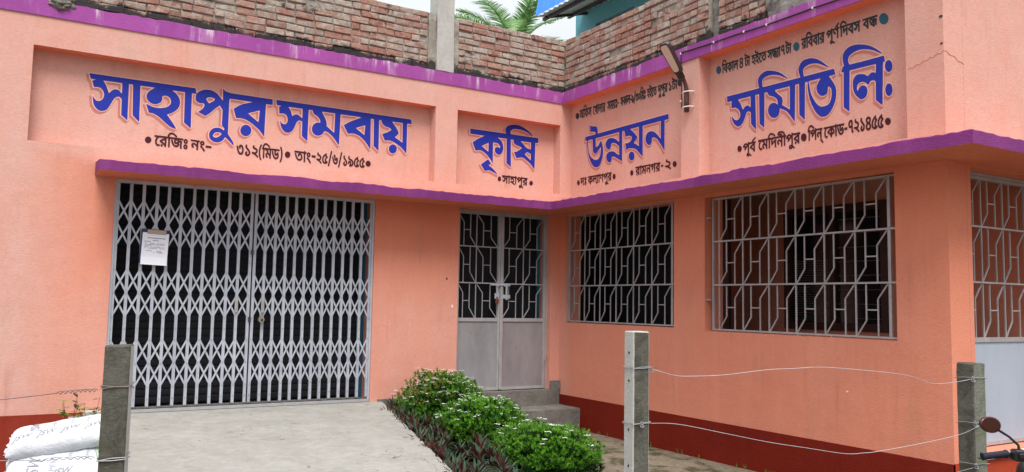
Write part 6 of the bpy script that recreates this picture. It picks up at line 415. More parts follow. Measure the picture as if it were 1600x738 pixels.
# wall C: end face right of the outer corner, with the side door; the upper part of the corner goes on up
C_us = [0.252, .308, 1.62, 4.5]; C_vs = [-.6, .04, 2.205, 3.79, 5.2]
def dC(u, v): return None if .308 < u < 1.62 and .04 < v < 2.205 else 0
bm = wall_mesh('A', -5.07, C_us, C_vs, dC, TH)
box(bm, 0.0, .252, -5.0699, -4.82, 3.791, 5.2)
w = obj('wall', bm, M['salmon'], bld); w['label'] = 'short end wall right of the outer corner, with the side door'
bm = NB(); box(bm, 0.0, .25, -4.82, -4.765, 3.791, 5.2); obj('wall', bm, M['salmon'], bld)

# plinths (painted maroon base), 6 mm proud
bm = NB()
box(bm, -.006, .002, -5.076, -.005, -.6, -.018); obj('plinth', bm, M['maroon'], bld)
bm = NB(); box(bm, -9, -5.30, -.006, .002, -.6, .028); o = obj('plinth', bm, M['brickred2'], bld)
bm = NB(); box(bm, -.006, 4.5, -5.076, -5.068, -.6, -.012); o = obj('plinth', bm, M['brickred'], bld)
o['label'] = 'brick red painted base of the end wall'

# purple band under the parapet: wavy top edge, a little proud
def band(axis, u0, u1, base, z0, z1, m, d=.012, name='band', wav=.012, seed=1, step=.06, under=True):
    bm = NB(); rnd_ = random.Random(seed); n = int((u1 - u0) / step) + 1; col = []
    for i in range(n + 1):
        u = u0 + (u1 - u0) * i / n
        zt = z1 + wav * noise.noise((u * 3.1, seed, 0)) * 1.5 + rnd_.uniform(-wav, wav) * .5
        zb = z0 + .0015 * noise.noise((u * 2, seed + 5, 0))
        def P(dp, z): return bm.verts.new((u, base - dp, z) if axis == 'A' else (base - dp, -u, z))
        col.append((P(d, zb), P(d, zt), P(-.03, zt + .004), P(-.0, zb)))
    for a, b in zip(col, col[1:]):
        for k in range(4): bm.faces.new((a[k], b[k], b[(k + 1) % 4], a[(k + 1) % 4]))
    bm.faces.new(col[0][::-1]); bm.faces.new(col[-1]); bmesh.ops.recalc_face_normals(bm, faces=bm.faces)
    return bm
obj('band', band('A', -9, -.0125, 0, ZB, ZBT, M['purple'], seed=2), M['purple'], bld)['label'] = 'purple painted band along the top of the front wall'
obj('band', band('B', .0, 4.765, 0, ZB, ZBT, M['purple'], seed=4), M['purple'], bld)['label'] = 'purple painted band along the top of the side wall'
# crack line on the upper corner plaster
bm = NB(); cp = []
for i in range(15):
    t = i / 14
    cp.append((-.0015, -4.78 - .29 * t, 2.985 + .075 * t + .008 * math.sin(i * 2.3)))
cp2 = [(x_, -5.0715, 3.06 - .07 * (x_ / .27) ** 1.3 + .006 * math.sin(x_ * 60)) for x_ in [.02 * k for k in range(0, 14)]]
tube(bm, cp, .0022, 4); tube(bm, cp2, .0022, 4)
obj('plaster_crack', bm, M['salmon_hi'], bld)

# canopy (chajja) along A, B and C
CP, CB, CT = .458, 2.226, 2.322
def canopy():
    bm = NB(); rnd_ = random.Random(11)
    # centre line of the front edge, then inner edge on the wall
    out = [(-5.319, -CP), (-CP, -CP), (-CP, -5.07 - CP), (4.5, -5.07 - CP)]
    inn = [(-5.319, -.001), (-.001, -.001), (-.001, -5.071), (4.5, -5.071)]
    secs = []
    for s in range(3):
        (ox0, oy0), (ox1, oy1) = out[s], out[s + 1]; (ix0, iy0), (ix1, iy1) = inn[s], inn[s + 1]
        L = max(abs(ox1 - ox0), abs(oy1 - oy0)); n = int(L / .05)
        for i in range(n + (1 if s == 2 else 0)):
            t = i / n
            secs.append((ox0 + (ox1 - ox0) * t, oy0 + (oy1 - oy0) * t, ix0 + (ix1 - ix0) * t, iy0 + (iy1 - iy0) * t))
    rows = []
    for k, (ox, oy, ix, iy) in enumerate(secs):
        zt = CT + rnd_.uniform(-.006, .004) + .012 * noise.noise((k * .13, 1, 2)); zb = CB + .0015 * noise.noise((k * .3, 5, 2))
        rows.append([bm.verts.new(p) for p in ((ix, iy, CB), (ox, oy, zb), (ox, oy, zt - .006), (ox + (ix - ox) * .015, oy + (iy - oy) * .015, zt), (ix, iy, CT + .03))])
    for a, b in zip(rows, rows[1:]):
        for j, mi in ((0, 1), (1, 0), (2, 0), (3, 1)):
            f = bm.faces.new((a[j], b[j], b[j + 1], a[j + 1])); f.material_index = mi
    f = bm.faces.new(rows[0]); f.material_index = 0; bm.faces.new(rows[-1][::-1])
    bmesh.ops.recalc_face_normals(bm, faces=bm.faces); return bm
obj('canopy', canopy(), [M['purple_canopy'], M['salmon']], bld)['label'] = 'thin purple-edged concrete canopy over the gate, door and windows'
# plaster fillet above the canopy (bottom rail of the sign panels)
bm = NB()
for (a0, a1, z) in ((-5.9, -1.79, 2.496),):
    pass
bm.free()

# ---------------------------------------------------------------- lettering painted in the panels
def decode(s):
    for g_ in s.split(';'):
        cs = []
        for c_ in g_.split('|'):
            x = z = 0; pts = []
            for t_ in c_.split():
                a_, b_ = t_.split(','); x += int(a_); z += int(b_); pts.append((x / 1000, z / 1000))
            cs.append(pts)
        yield cs
def lettering(key, m, axis, off, label, groups=None):
    bm = NB(); d = PD - off
    for cs in (groups or decode(LETTERS[key])):
        loops = [[Vector((x, z, 0)) for x, z in c_] for c_ in cs]
        flat = [v for l in loops for v in l]
        tris = tessellate_polygon(loops)
        P = [bm.verts.new((v.x, d, v.y) if axis == 'A' else (d, -v.x, v.y)) for v in flat]
        for t_ in tris:
            try: bm.faces.new([P[i] for i in t_])
            except ValueError: pass
    for f in bm.faces:
        f.normal_update()
        nn = f.normal
        if (nn.y if axis == 'A' else nn.x) > 0: f.normal_flip()
    o = obj('lettering', bm, m, bld); o['label'] = label; return o
for key, ax, txt in (('A1', 'A', 'first big blue word on the front wall'), ('A2', 'A', 'second big blue word on the front wall'),
                     ('A3', 'A', 'big blue word in the small panel above the door'), ('B1', 'B', 'big blue word on the side wall left of the lamp'),
                     ('B2', 'B', 'big blue word on the side wall right of the lamp'), ('B3', 'B', 'last big blue word with two dots, far right')):
    lettering(key + 's', M['drop'], ax, .002, 'dusky pink drop shade painted behind the ' + txt)
    lettering(key + 'h', M['halo'], ax, .004, 'pale pink outline painted round the ' + txt)
    lettering(key, M['ink_blue'], ax, .006, txt)
for key, m, ax, txt in (('t1', 'ink_maroon', 'A', 'small maroon registration line under the first blue word'), ('t2', 'ink_maroon', 'A', 'small maroon number with brackets under the front sign'),
                     ('t3', 'ink_maroon', 'A', 'small maroon date line under the front sign'), ('t4', 'ink_maroon', 'A', 'small maroon place name above the door'),
                     ('t5', 'ink_slate', 'B', 'slanting grey office-hours line left of the lamp'), ('t6', 'ink_maroon', 'B', 'small maroon place names left of the lamp'),
                     ('t7', 'ink_slate', 'B', 'slate grey hours and closing-day line above the last sign'), ('t7d', 'ink_teal', 'B', 'three teal dots in the upper text line'),
                     ('t8', 'ink_maroon', 'B', 'maroon district and pin code line under the last sign')):
    if key == 't7d':
        for cs, t_ in zip(list(decode(LETTERS[key])), ('small teal dot painted before the hours', 'teal dot painted between the two phrases', 'big teal dot painted after the last word')): lettering(key, M[m], ax, .003, t_, [cs])
    else: lettering(key, M[m], ax, .003, txt)

# ---------------------------------------------------------------- brick parapets
def brick_variants(n=8):
    r_ = random.Random(5); out = []
    for L in (.198, .092):
        for k in range(n):
            bm = NB(); l, h, dd = L, .066, .1
            box(bm, -l / 2, l / 2, 0, dd, -h / 2, h / 2, bev=.006)
            for v in bm.verts: v.co += Vector((r_.uniform(-.004, .004), r_.uniform(-.003, .004), r_.uniform(-.004, .004)))
            me = bpy.data.meshes.new('brick'); bm.to_mesh(me); bm.free(); me.materials.append(M['brick']); out.append(me)
    return out[:n], out[n:]
STR, HDR = brick_variants()
def parapet(name_label, axis, u0, u1, base, z0, z1, seed, flem=.0, top_rag=0):
    p = empty('brick_parapet', (0, 0, 0), name_label, 'parapet wall', 'unplastered brick parapet walls on the roof edge')
    bm = NB(); r_ = random.Random(seed)
    e = .020
    if axis == 'A': box(bm, u0, u1 + .08, base + e, base + .12, z0, z1 - .01)
    else: box(bm, base + e, base + .12, -u1, -u0, z0, z1 - .01)
    obj('mortar_core', bm, M['mortar'], p)
    ph = .0778; n = int(round((z1 - z0) / ph)); k = 0
    for j in range(n):
        z = z0 + (j + .5) * ph; u = u0 - (.105 if j % 2 else 0) - r_.uniform(0, .02)
        while u < u1 - .03:
            hd = r_.random() < flem; L = .105 if hd else .21
            if r_.random() < .08: L = .105; hd = True
            a, b = max(u, u0), min(u + L, u1)
            if b - a < .05: u += L; continue
            if b - a < L * .75: hd = True
            cen = (a + b) / 2; me = r_.choice(HDR if hd else STR)
            sx = (b - a - .011) / (.092 if hd else .198)
            dp = r_.uniform(-.008, .010) + (.012 if r_.random() < .12 else 0)
            if axis == 'A': mw = Matrix.Translation((cen, base + dp, z + r_.uniform(-.004, .004)))
            else: mw = Matrix.Translation((base + dp, -cen, z + r_.uniform(-.004, .004))) @ Matrix.Rotation(-math.pi / 2, 4, 'Z')
            mw = mw @ Matrix.Rotation(r_.uniform(-.018, .018), 4, 'Y') @ Matrix.Rotation(r_.uniform(-.02, .02), 4, 'Z') @ Matrix.Diagonal((sx, 1, r_.uniform(.90, 1.05), 1))
            if not (j == n - 1 and r_.random() < top_rag): inst('brick', me, p, mw); k += 1
            u += L
    return p
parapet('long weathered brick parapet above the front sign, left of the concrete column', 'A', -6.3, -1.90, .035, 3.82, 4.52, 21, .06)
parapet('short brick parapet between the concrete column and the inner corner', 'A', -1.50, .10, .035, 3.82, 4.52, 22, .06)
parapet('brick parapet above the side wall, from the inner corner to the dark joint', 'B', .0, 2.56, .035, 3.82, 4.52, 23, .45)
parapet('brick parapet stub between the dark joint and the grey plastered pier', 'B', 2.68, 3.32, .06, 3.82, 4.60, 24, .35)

def rough_block(name, x0, x1, y0, y1, z0, z1, m, label, cat, seed=1, amp=.012, cut=8):
    bm = NB(); box(bm, x0, x1, y0, y1, z0, z1)
    bmesh.ops.subdivide_edges(bm, edges=bm.edges[:], cuts=cut, use_grid_fill=True)
    for v in bm.verts:
        v.co += Vector((noise.noise(v.co * 6 + Vector((seed, 0, 0))), noise.noise(v.co * 6 + Vector((0, seed, 0))), noise.noise(v.co * 6 + Vector((0, 0, seed))) * .5)) * amp
    o = obj(name, bm, m); tag(o, label, cat); return o
rough_block('concrete_column', -1.80, -1.58, .0, .22, 3.822, 5.6, M['column'], 'pale grey concrete column rising between the two front brick parapets', 'column', 3, .008)
rough_block('mortar_joint', -1.90, -1.802, .03, .16, 3.822, 4.50, M['mortar'], 'rough mortar filling left of the pale concrete column', 'mortar', 4, .02)
rough_block('mortar_joint', -1.578, -1.50, .03, .16, 3.822, 4.50, M['mortar'], 'rough mortar filling right of the pale concrete column', 'mortar', 5, .02)
rough_block('concrete_pier', .105, .2, -2.675, -2.565, 3.822, 4.8, M['dirtyplaster'], 'narrow dark recessed joint in the brickwork above the lamp', 'pier', 6, .01)
rough_block('concrete_pier', .045, .25, -4.765, -3.33, 3.822, 4.9, M['dirtyplaster'], 'rough grey plastered pier above the purple band, beside the brick stub', 'pier', 7, .035, 14)
# ---------------------------------------------------------------- window and door grilles
def grille(parent, mains, rails, place, w=.012, t=.010, flip=False, edge=(None, None), first_narrow=False, linkend=True):
    """place(u, z, off) -> point. mains: u of the upright bars, rails: z of the horizontal rails (bottom..top)."""
    def B(nm, pts, ww, tt, off):
        for a, b in zip(pts, pts[1:]):
            pass
        bm = NB()
        ref = place(0, 0, 1) - place(0, 0, 0)
        for a, b in zip(pts, pts[1:]):
            pa, pb = place(a[0], a[1], off), place(b[0], b[1], off)
            d = (pb - pa).normalized() * (ww * .3) if len(pts) > 2 else Vector((0, 0, 0))
            bar(bm, pa, pb, ww, tt, ref=ref)
        return obj(nm, bm, M['grille'], parent)
    z0, z1 = rails[0], rails[-1]
    for u in mains: B('upright_bar', [(u, z0), (u, z1)], w, t, 0)
    for k, z in enumerate(rails):
        ua = edge[0] if edge[0] is not None else mains[0]; ub = edge[1] if edge[1] is not None else mains[-1]
        B('rail', [(ua, z), (ub, z)], w * 1.25, t, -.011)
    for a, b in zip(mains, mains[1:]):
        if b - a < .2: continue
        W_ = b - a
        for zb, zt in zip(rails, rails[1:]):
            H_ = zt - zb
            if not flip:
                p1 = [(a + W_ * .31, zt), (a + W_ * .31, zb + H_ * .30), (a + .004, zb)]
                p2 = [(b - .004, zt), (a + W_ * .66, zt - H_ * .30), (a + W_ * .66, zb)]
            else:
                p1 = [(a + .004, zt), (a + W_ * .31, zt - H_ * .28), (a + W_ * .31, zb)]
                p2 = [(a + W_ * .66, zt), (a + W_ * .66, zb + H_ * .30), (b - .004, zb)]
            B('zigzag_bar', p1, w * .85, t, .001); B('zigzag_bar', p2, w * .85, t, .001)
            B('short_link', [(a + W_ * .31, zb + H_ * .5), (a + W_ * .66, zb + H_ * .5)], w * .85, t, .0)
placeB = lambda u, z, off: Vector((.06 + off, -u, z))
win1 = obj('window', wall_mesh('B', .05, [.112, .128, 2.012, 2.028], [.886, .900, 2.196, 2.21], lambda u, v: None if .128 < u < 2.012 and .9 < v < 2.196 else 0, .022), M['grille'], bld)
win1['label'] = 'grilled window beside the door, in the inner corner'
grille(win1, [.136, .445, .752, 1.06, 1.370, 1.683, 2.0], [.893, 1.327, 1.765, 2.203], placeB, edge=(.075, 2.095))
win2 = obj('window', wall_mesh('B', .05, [2.602, 2.618, 4.545, 4.562], [.866, .882, 2.162, 2.178], lambda u, v: None if 2.618 < u < 4.545 and .882 < v < 2.162 else 0, .022), M['grille'], bld)
win2['label'] = 'larger grilled window near the outer corner, showing dark shutters'
grille(win2, [2.690, 2.998, 3.315, 3.623, 3.927, 4.232, 4.539], [.874, 1.313, 1.745, 2.172], placeB, edge=(2.61, 4.63))
for z in (1.16, 1.98):
    bm = NB(); box(bm, .02, .06, -2.60, -2.55, z, z + .012); obj('bracket', bm, M['grille'], win2)
for u in (3.65, 4.0):
    bm = NB(); box(bm, .045, .052, -u - .006, -u + .006, .835, .875); obj('bracket', bm, M['grille'], win2)

# front door: two leaves with grille above and sheet panels below, recessed 0.1
def leaf(u0, u1, mains, flip, Y, ztop, zmid, zbot, rails, panel, label, name='door_leaf'):
    pl = lambda u, z, off: Vector((u, Y + off, z))
    fr = .034
    bm = NB()
    box(bm, u0, u0 + fr, Y - .02, Y + .018, zbot, ztop); box(bm, u1 - fr, u1, Y - .02, Y + .018, zbot, ztop)
    box(bm, u0 + fr, u1 - fr, Y - .019, Y + .017, ztop - .025, ztop); box(bm, u0 + fr, u1 - fr, Y - .019, Y + .017, zmid - .02, zmid + .015)
    box(bm, u0 + fr, u1 - fr, Y - .019, Y + .017, zbot, zbot + .03)
    d = obj(name, bm, M['grille'], bld); d['label'] = label
    bm = NB(); box(bm, u0 + fr, u1 - fr, Y - .008, Y + .004, zbot + .03, zmid - .02)
    obj('sheet_panel', bm, panel, d)
    grille(d, mains, rails, pl, w=.011, flip=flip)
    return d
bm = NB()
for x0, x1 in ((-1.449, -1.432), (-.162, -.145)): box(bm, x0, x1, .075, .13, .045, 2.214)
box(bm, -1.432, -.162, .076, .129, 2.19, 2.213)
dfr = obj('door_frame', bm, M['grille'], bld)
dl = leaf(-1.43, -.826, [-1.412, -1.160, -.858], True, .10, 2.188, .895, .052, [.91, 1.335, 1.773, 2.17], M['door_panel'], 'left leaf of the grey grilled front door')
dr = leaf(-.818, -.165, [-.79, -.49, -.19], False, .10, 2.188, .895, .052, [.91, 1.335, 1.773, 2.17], M['door_panel_mauve'], 'right leaf of the grey grilled front door, mauve lower panel')
bm = NB(); box(bm, -.834, -.80, .062, .078, .06, 2.18); obj('meeting_strip', bm, M['grille'], dl)
bm = NB(); bar(bm, (-.98, .06, 1.318), (-.70, .06, 1.318), .022, .022, 8); box(bm, -.90, -.86, .05, .072, 1.30, 1.338); box(bm, -.78, -.74, .05, .072, 1.30, 1.338); obj('latch_bar', bm, M['silver'], dl)
bm = NB(); box(bm, -.896, -.876, .055, .066, 1.20, 1.31); box(bm, -.915, -.855, .058, .068, 1.15, 1.215); obj('hasp', bm, M['silver'], dl)
bm = NB()
box(bm, -.768, -.745, .045, .055, 1.14, 1.32); box(bm, -.80, -.70, .058, .068, 1.155, 1.20)
obj('hasp', bm, M['silver'], dr)
for z in (.42, 1.5):
    bm = NB(); bar(bm, (-.160, .072, z - .03), (-.160, .072, z + .03), .02, .02, 8); obj('hinge', bm, M['grille'], dr)
# padlock hanging in the left hasp
bm = NB(); tube(bm, [(-.90, .05, 1.150), (-.90, .05, 1.165), (-.893, .05, 1.174), (-.882, .05, 1.174), (-.875, .05, 1.165), (-.875, .05, 1.150)], .004, 6)
pk = obj('padlock_shackle', bm, M['chrome']); pk.name = 'shackle'
padr = empty('padlock', (-.887, .05, 1.12), 'small rusty padlock hanging from the hasp of the front door', 'padlock')
pk.parent = padr; pk.matrix_parent_inverse = Matrix.Translation((.887, -.05, -1.12))
bm = NB(); box(bm, -.022, .022, -.008, .010, -.03, .03, bev=.005); obj('lock_body', bm, M['rusty'], padr)

# side door in the end wall
CY = -4.92
bm = NB(); box(bm, .309, .325, CY - .03, CY + .03, .045, 2.204); box(bm, 1.603, 1.619, CY - .03, CY + .03, .045, 2.204); box(bm, .325, 1.603, CY - .029, CY + .029, 2.18, 2.203)
obj('door_frame', bm, M['grille'], bld)
leaf(.327, 1.40, [.372, .702, 1.021, 1.357], False, CY, 2.178, .875, .05, [.885, 1.327, 1.773, 2.165], M['door_panel_blue'], 'near leaf of the side door with blue-grey sheet panel')
leaf(1.404, 1.60, [1.43, 1.58], False, CY, 2.178, .875, .05, [.885, 1.327, 1.773, 2.165], M['door_panel_blue'], 'far leaf of the side door with blue-grey sheet panel')
bm = NB(); box(bm, .26, 1.7, -5.10, -4.80, -.008, .03); o = obj('door_sill', bm, M['white_plastic'], bld)

# doorsteps
def step(x0, x1, y0, y1, z0, z1, seed, label):
    bm = NB(); box(bm, x0, x1, y0, y1, z0, z1)
    bmesh.ops.bevel(bm, geom=bm.edges[:], offset=.010, segments=2, affect='EDGES')
    bmesh.ops.subdivide_edges(bm, edges=[e for e in bm.edges if e.calc_length() > .15], cuts=7, use_grid_fill=True)
    for v in bm.verts: v.co += Vector((0, noise.noise(v.co * 7 + Vector((seed, 0, 0))) * .006, noise.noise(v.co * 5 + Vector((0, seed, 0))) * .006))
    o = obj('doorstep', bm, M['cement'], bld); o['label'] = label
step(-1.62, -.012, -.045, .24, -.16, .042, 1, 'upper grey cement doorstep under the front door')
step(-1.60, .0, -.47, -.047, -.45, -.142, 2, 'lower grey cement doorstep in the inner corner')
bm = NB(); box(bm, -.143, -.012, -.045, -.004, .03, .15)
bmesh.ops.subdivide_edges(bm, edges=bm.edges[:], cuts=4, use_grid_fill=True)
for v in bm.verts: v.co += Vector((noise.noise(v.co * 20), 0, noise.noise(v.co * 25))) * .012
obj('cement_patch', bm, M['cement'], bld)
# cement skirting bits at the gate pillar foot
bm = NB(); box(bm, -2.42, -1.46, -.022, -.003, -.5, .02); obj('skirting', bm, M['cement'], bld)

# ---------------------------------------------------------------- collapsible gate
GY = .05
gate = obj('collapsible_gate', wall_mesh('A', GY - .03, [-5.138, -5.118, -2.528, -2.508], [.0015, .03, 2.185, 2.214], lambda u, v: None if -5.118 < u < -2.528 and .03 < v < 2.185 else 0, .055), M['silver'], bld)
gate['label'] = 'silver collapsible steel gate with crossing lattice straps'
xs_l = [-5.105 + (1.262) * i / 11 for i in range(12)]
xs_r = [-3.80 + 1.262 * i / 12 for i in range(13)]
pm = NB()
box(pm, -.0135, -.006, -.012, .012, .05, 2.188); box(pm, .006, .0135, -.012, .012, .05, 2.188); box(pm, -.006, .006, -.008, .006, .05, 2.188)
for z in (2.03, 1.805, 1.58, 1.47, 1.36, 1.135, .91, .80, .69, .465, .24, .13):
    box(pm, -.006, .003, -.0175, -.012, z - .005, z + .005)
pme = bpy.data.meshes.new('picket'); pm.to_mesh(pme); pm.free(); pme.materials.append(M['silver'])
zgs = (2.03, 1.805, 1.58, 1.36, 1.135, .91, .69, .465, .24)
pairs = ((2.03, 1.805), (1.805, 1.58), (1.36, 1.135), (1.135, .91), (.69, .465), (.465, .24))
for xs in (xs_l, xs_r):
    w_ = xs[1] - xs[0]
    sm = []
    for sgn in (1, -1):
        b_ = NB(); bar(b_, (-w_ / 2, .004 * sgn, .1125 * sgn), (w_ / 2, .004 * sgn, -.1125 * sgn), .0165, .004, ref=(0, 1, 0))
        me = bpy.data.meshes.new('lattice_strap'); b_.to_mesh(me); b_.free(); me.materials.append(M['silver']); sm.append(me)
    rg = random.Random(9)
    for x in xs: inst('picket', pme, gate, Matrix.Translation((x + rg.uniform(-.004, .004), GY, 0)))
    for a, b in zip(xs, xs[1:]):
        for zt, zb in pairs:
            for me in sm: inst('lattice_strap', me, gate, Matrix.Translation(((a + b) / 2, GY + .001, (zt + zb) / 2)))
bm = NB(); box(bm, -5.13, -2.515, .0, .09, .0015 - .012, .03); obj('floor_track', bm, M['grille'], gate)
for z in (.86, 1.55):
    bm = NB(); box(bm, -3.842, -3.815, .020, .030, z, z + .05); obj('catch', bm, M['darkmetal'], gate)
def handle(x, z):
    bm = NB(); box(bm, x - .016, x + .016, .018, .030, z - .085, z + .085, bev=.004); box(bm, x - .004, x + .004, .014, .019, z - .06, z + .04)
    obj('pull_handle', bm, M['grille'], gate)
handle(-3.965, 1.04); handle(-3.70, 1.04)
bm = NB()
mt = Matrix.Rotation(math.pi / 2, 4, 'X')
bmesh.ops.create_cone(bm, cap_ends=True, segments=20, radius1=.034, radius2=.030, depth=.03, matrix=mt)
lk = empty('padlock', (-3.715, .005, .885), 'round pale steel lock on the middle of the collapsible gate', 'padlock')
obj('lock_body', bm, M['brass'], lk)
bm = NB(); bmesh.ops.create_cone(bm, cap_ends=True, segments=16, radius1=.013, radius2=.013, depth=.006, matrix=Matrix.Translation((.004, -.018, -.004)) @ mt); obj('keyhole_cover', bm, M['darkmetal'], lk)
bm = NB(); tube(bm, [(-.015, .005, .028), (-.014, .005, .05), (0, .005, .06), (.014, .005, .05), (.015, .005, .028)], .005, 6); obj('shackle', bm, M['chrome'], lk)

# notice on a clip board hung on the gate
nb = empty('notice_board', (-4.765, .012, 1.58), 'printed white notice on a clipboard hanging on the left half of the gate', 'notice')
nb.rotation_euler = (0, R(2), 0)
bm = NB(); box(bm, -.128, .128, .0, .006, -.165, .17, bev=.002); obj('board', bm, M['navy'], nb)
bm = NB(); box(bm, -.115, .122, -.0035, -.0005, -.175, .135)
bmesh.ops.subdivide_edges(bm, edges=bm.edges[:], cuts=3, use_grid_fill=True)
for v in bm.verts:
    if v.co.z < -.13: v.co.y -= .012 * ((-.13 - v.co.z) / .045)
pp = obj('paper_sheet', bm, M['paper'], nb)
bm = NB(); rp = random.Random(4)
def dashes(z, x0, x1, h, dens_):
    x = x0
    while x < x1:
        l = rp.uniform(.008, .022)
        if rp.random() < dens_: box(bm, x, min(x + l, x1), -.0052, -.0037, z - h / 2, z + h / 2)
        x += l + .004
dashes(.085, -.07, .09, .007, .95); dashes(.062, -.02, .03, .006, 1); dashes(.05, -.095, -.04, .005, 1)
for z in (.033, .021, .009, -.003, -.015): dashes(z, -.09, .09, .0035, .75)
dashes(-.04, -.09, -.02, .004, .8); dashes(-.044, .02, .07, .006, .9); dashes(-.056, -.01, .08, .0035, .9)
tag(obj('print', bm, M['print'], pp), kind='stuff')
bm = NB(); box(bm, -.075, .095, -.012, -.001, .125, .165, bev=.003); obj('clip', bm, M['tan_clip'], nb)

# ---------------------------------------------------------------- interiors seen through the openings
def room(x0, x1, y0, y1, z1, m, name='interior_wall', floor=True, label=None):
    bm = NB()
    P = lambda x, y, z: bm.verts.new((x, y, z))
    for q in (((x0, y0, 0), (x0, y1, 0), (x0, y1, z1), (x0, y0, z1)), ((x1, y0, 0), (x1, y0, z1), (x1, y1, z1), (x1, y1, 0)),
              ((x0, y1, 0), (x1, y1, 0), (x1, y1, z1), (x0, y1, z1)), ((x0, y0, z1), (x0, y1, z1), (x1, y1, z1), (x1, y0, z1))):
        bm.faces.new([P(*p) for p in q])
    o = obj(name, bm, m, bld)
    if label: o['label'] = label
    if floor:
        bm = NB(); box(bm, x0, x1, y0, y1, -.02, .0); obj('interior_floor', bm, M['interior_floor'], bld)
room(-5.4, -2.47, .252, 4.0, 2.6, M['blue_wall'], label='blue wall inside the gate')
room(-1.50, -.10, .252, 3.6, 2.6, M['blue_wall'], label='blue wall inside the front door')
bm = NB(); box(bm, -1.50, -.13, .36, .40, 0, 2.4); obj('dark_backing', bm, M['shutter'], bld)  # added dark sheet, stands for the unlit room beyond the door
# rolling shutter behind the gate, slat by slat
rs = bm = NB(); box(bm, -5.39, -2.50, .46, .48, .02, 2.59)
shut = obj('rolling_shutter', bm, M['shutter'], bld)
bm = NB(); bar(bm, (-1.44, 0, 0), (1.44, 0, 0), .016, .068, 8)
sme = bpy.data.meshes.new('shutter_slat'); bm.to_mesh(sme); bm.free(); sme.materials.append(M['shutter'])
for k in range(33): inst('shutter_slat', sme, shut, Matrix.Translation((-3.945, .455, .06 + k * .075)))
# verandah behind the side wall
VX = 1.6
us = [-.6, 0.35, 2.22, 3.46, 4.8]; vs = [0, .90, 2.18, 2.6]
bm = wall_mesh('B', VX, us, vs, lambda u, v: None if 2.22 < u < 3.46 and .9 < v < 2.18 else 0, .2)
o = obj('interior_wall', bm, M['salmon'], bld); o['label'] = 'salmon inner wall of the verandah behind the side windows'
bm = NB(); box(bm, .251, 4, -4.81, 1.2, -.02, 0.0); obj('interior_floor', bm, M['interior_floor'], bld)
bm = NB(); box(bm, .251, 4, -4.81, 1.2, 2.6, 2.65); box(bm, .251, VX, 1.2, 1.25, 0, 2.6); box(bm, 1.801, 3.6, -4.0, -3.95, 0, 2.6); box(bm, 1.801, 3.6, -1.6, -1.55, 0, 2.6); box(bm, 3.6, 3.65, -4.0, -1.55, 0, 2.6)
obj('interior_ceiling', bm, M['dark_wood'], bld)
bm = wall_mesh('B', VX - .02, [2.19, 2.27, 2.80, 2.86, 3.41, 3.49], [.87, .95, 2.13, 2.21], lambda u, v: None if (2.27 < u < 2.80 or 2.86 < u < 3.41) and .95 < v < 2.13 else 0, .1)
iw = obj('inner_window', bm, M['dark_wood'], bld)
bm = NB(); box(bm, VX + .03, VX + .036, -2.80, -2.27, .95, 2.13); obj('pane', bm, M['dark_glass'], iw)
bm = NB(); box(bm, VX + .03, VX + .036, -3.41, -2.86, .95, 2.13); obj('pane', bm, M['dark_glass'], iw)
for k in range(26):
    bm = NB(); z = .97 + k * .026
    bar(bm, (VX + .02, -2.30, z), (VX + .02, -2.77, z), .016, .003, ref=(.6, 0, 1)); obj('blind_slat', bm, M['blind'], iw)
for k in range(8):
    bm = NB(); z = 1.0 + k * .15
    bar(bm, (VX + .02, -2.88, z), (VX + .02, -3.39, z), .012, .003, ref=(.6, 0, 1)); obj('blind_slat', bm, M['blind'], iw)
# half open wooden shutter seen in the corner window
bm = NB(); box(bm, .9, .94, -2.0, -1.25, .02, 2.59); o = obj('wooden_shutter', bm, M['dark_wood'], bld)
bm = NB(); box(bm, 1.2, 1.24, -1.0, 1.0, .02, 2.59); o = obj('dark_backing', bm, M['shutter'], bld)  # dark sheet added in place of the unlit room behind this window

# roof slab closes the building from above
bm = NB(); box(bm, -9, .24, .16, 6.0, 3.60, 3.80); box(bm, .16, 4.4, -4.81, .158, 3.60, 3.80); box(bm, -9, .1, 4.2, 4.4, -.6, 3.6); obj('roof', bm, M['column'], bld)

# ---------------------------------------------------------------- street lamp on the side wall
lamp = empty('wall_lamp', (-.04, -2.33, 3.13), 'LED street lamp head on a curved brown pipe clamped to the side wall', 'lamp')
def LP(p): return (p[0] + .04, p[1] + 2.33, p[2] - 3.13)
path = [(-.04, -2.33, 3.11), (-.04, -2.33, 3.22), (-.04, -2.33, 3.31), (-.045, -2.33, 3.36), (-.06, -2.33, 3.41), (-.085, -2.33, 3.455), (-.12, -2.33, 3.49)]
bm = NB(); tube(bm, [LP(p) for p in path], [.027, .027, .027, .024, .021, .020, .020], 12); obj('pipe', bm, M['brownpipe'], lamp, smooth=True)
for z in (3.16, 3.32):
    bm = NB(); tube(bm, [LP((-.001, -2.395, z)), LP((-.05, -2.385, z)), LP((-.07, -2.33, z)), LP((-.05, -2.275, z)), LP((-.001, -2.265, z))], .006, 6); obj('clamp', bm, M['white_plastic'], lamp)
hd = Matrix.Translation(LP((-.11, -2.33, 3.455))) @ Matrix.Rotation(R(52), 4, 'Y') @ Matrix.Rotation(R(180), 4, 'Z')
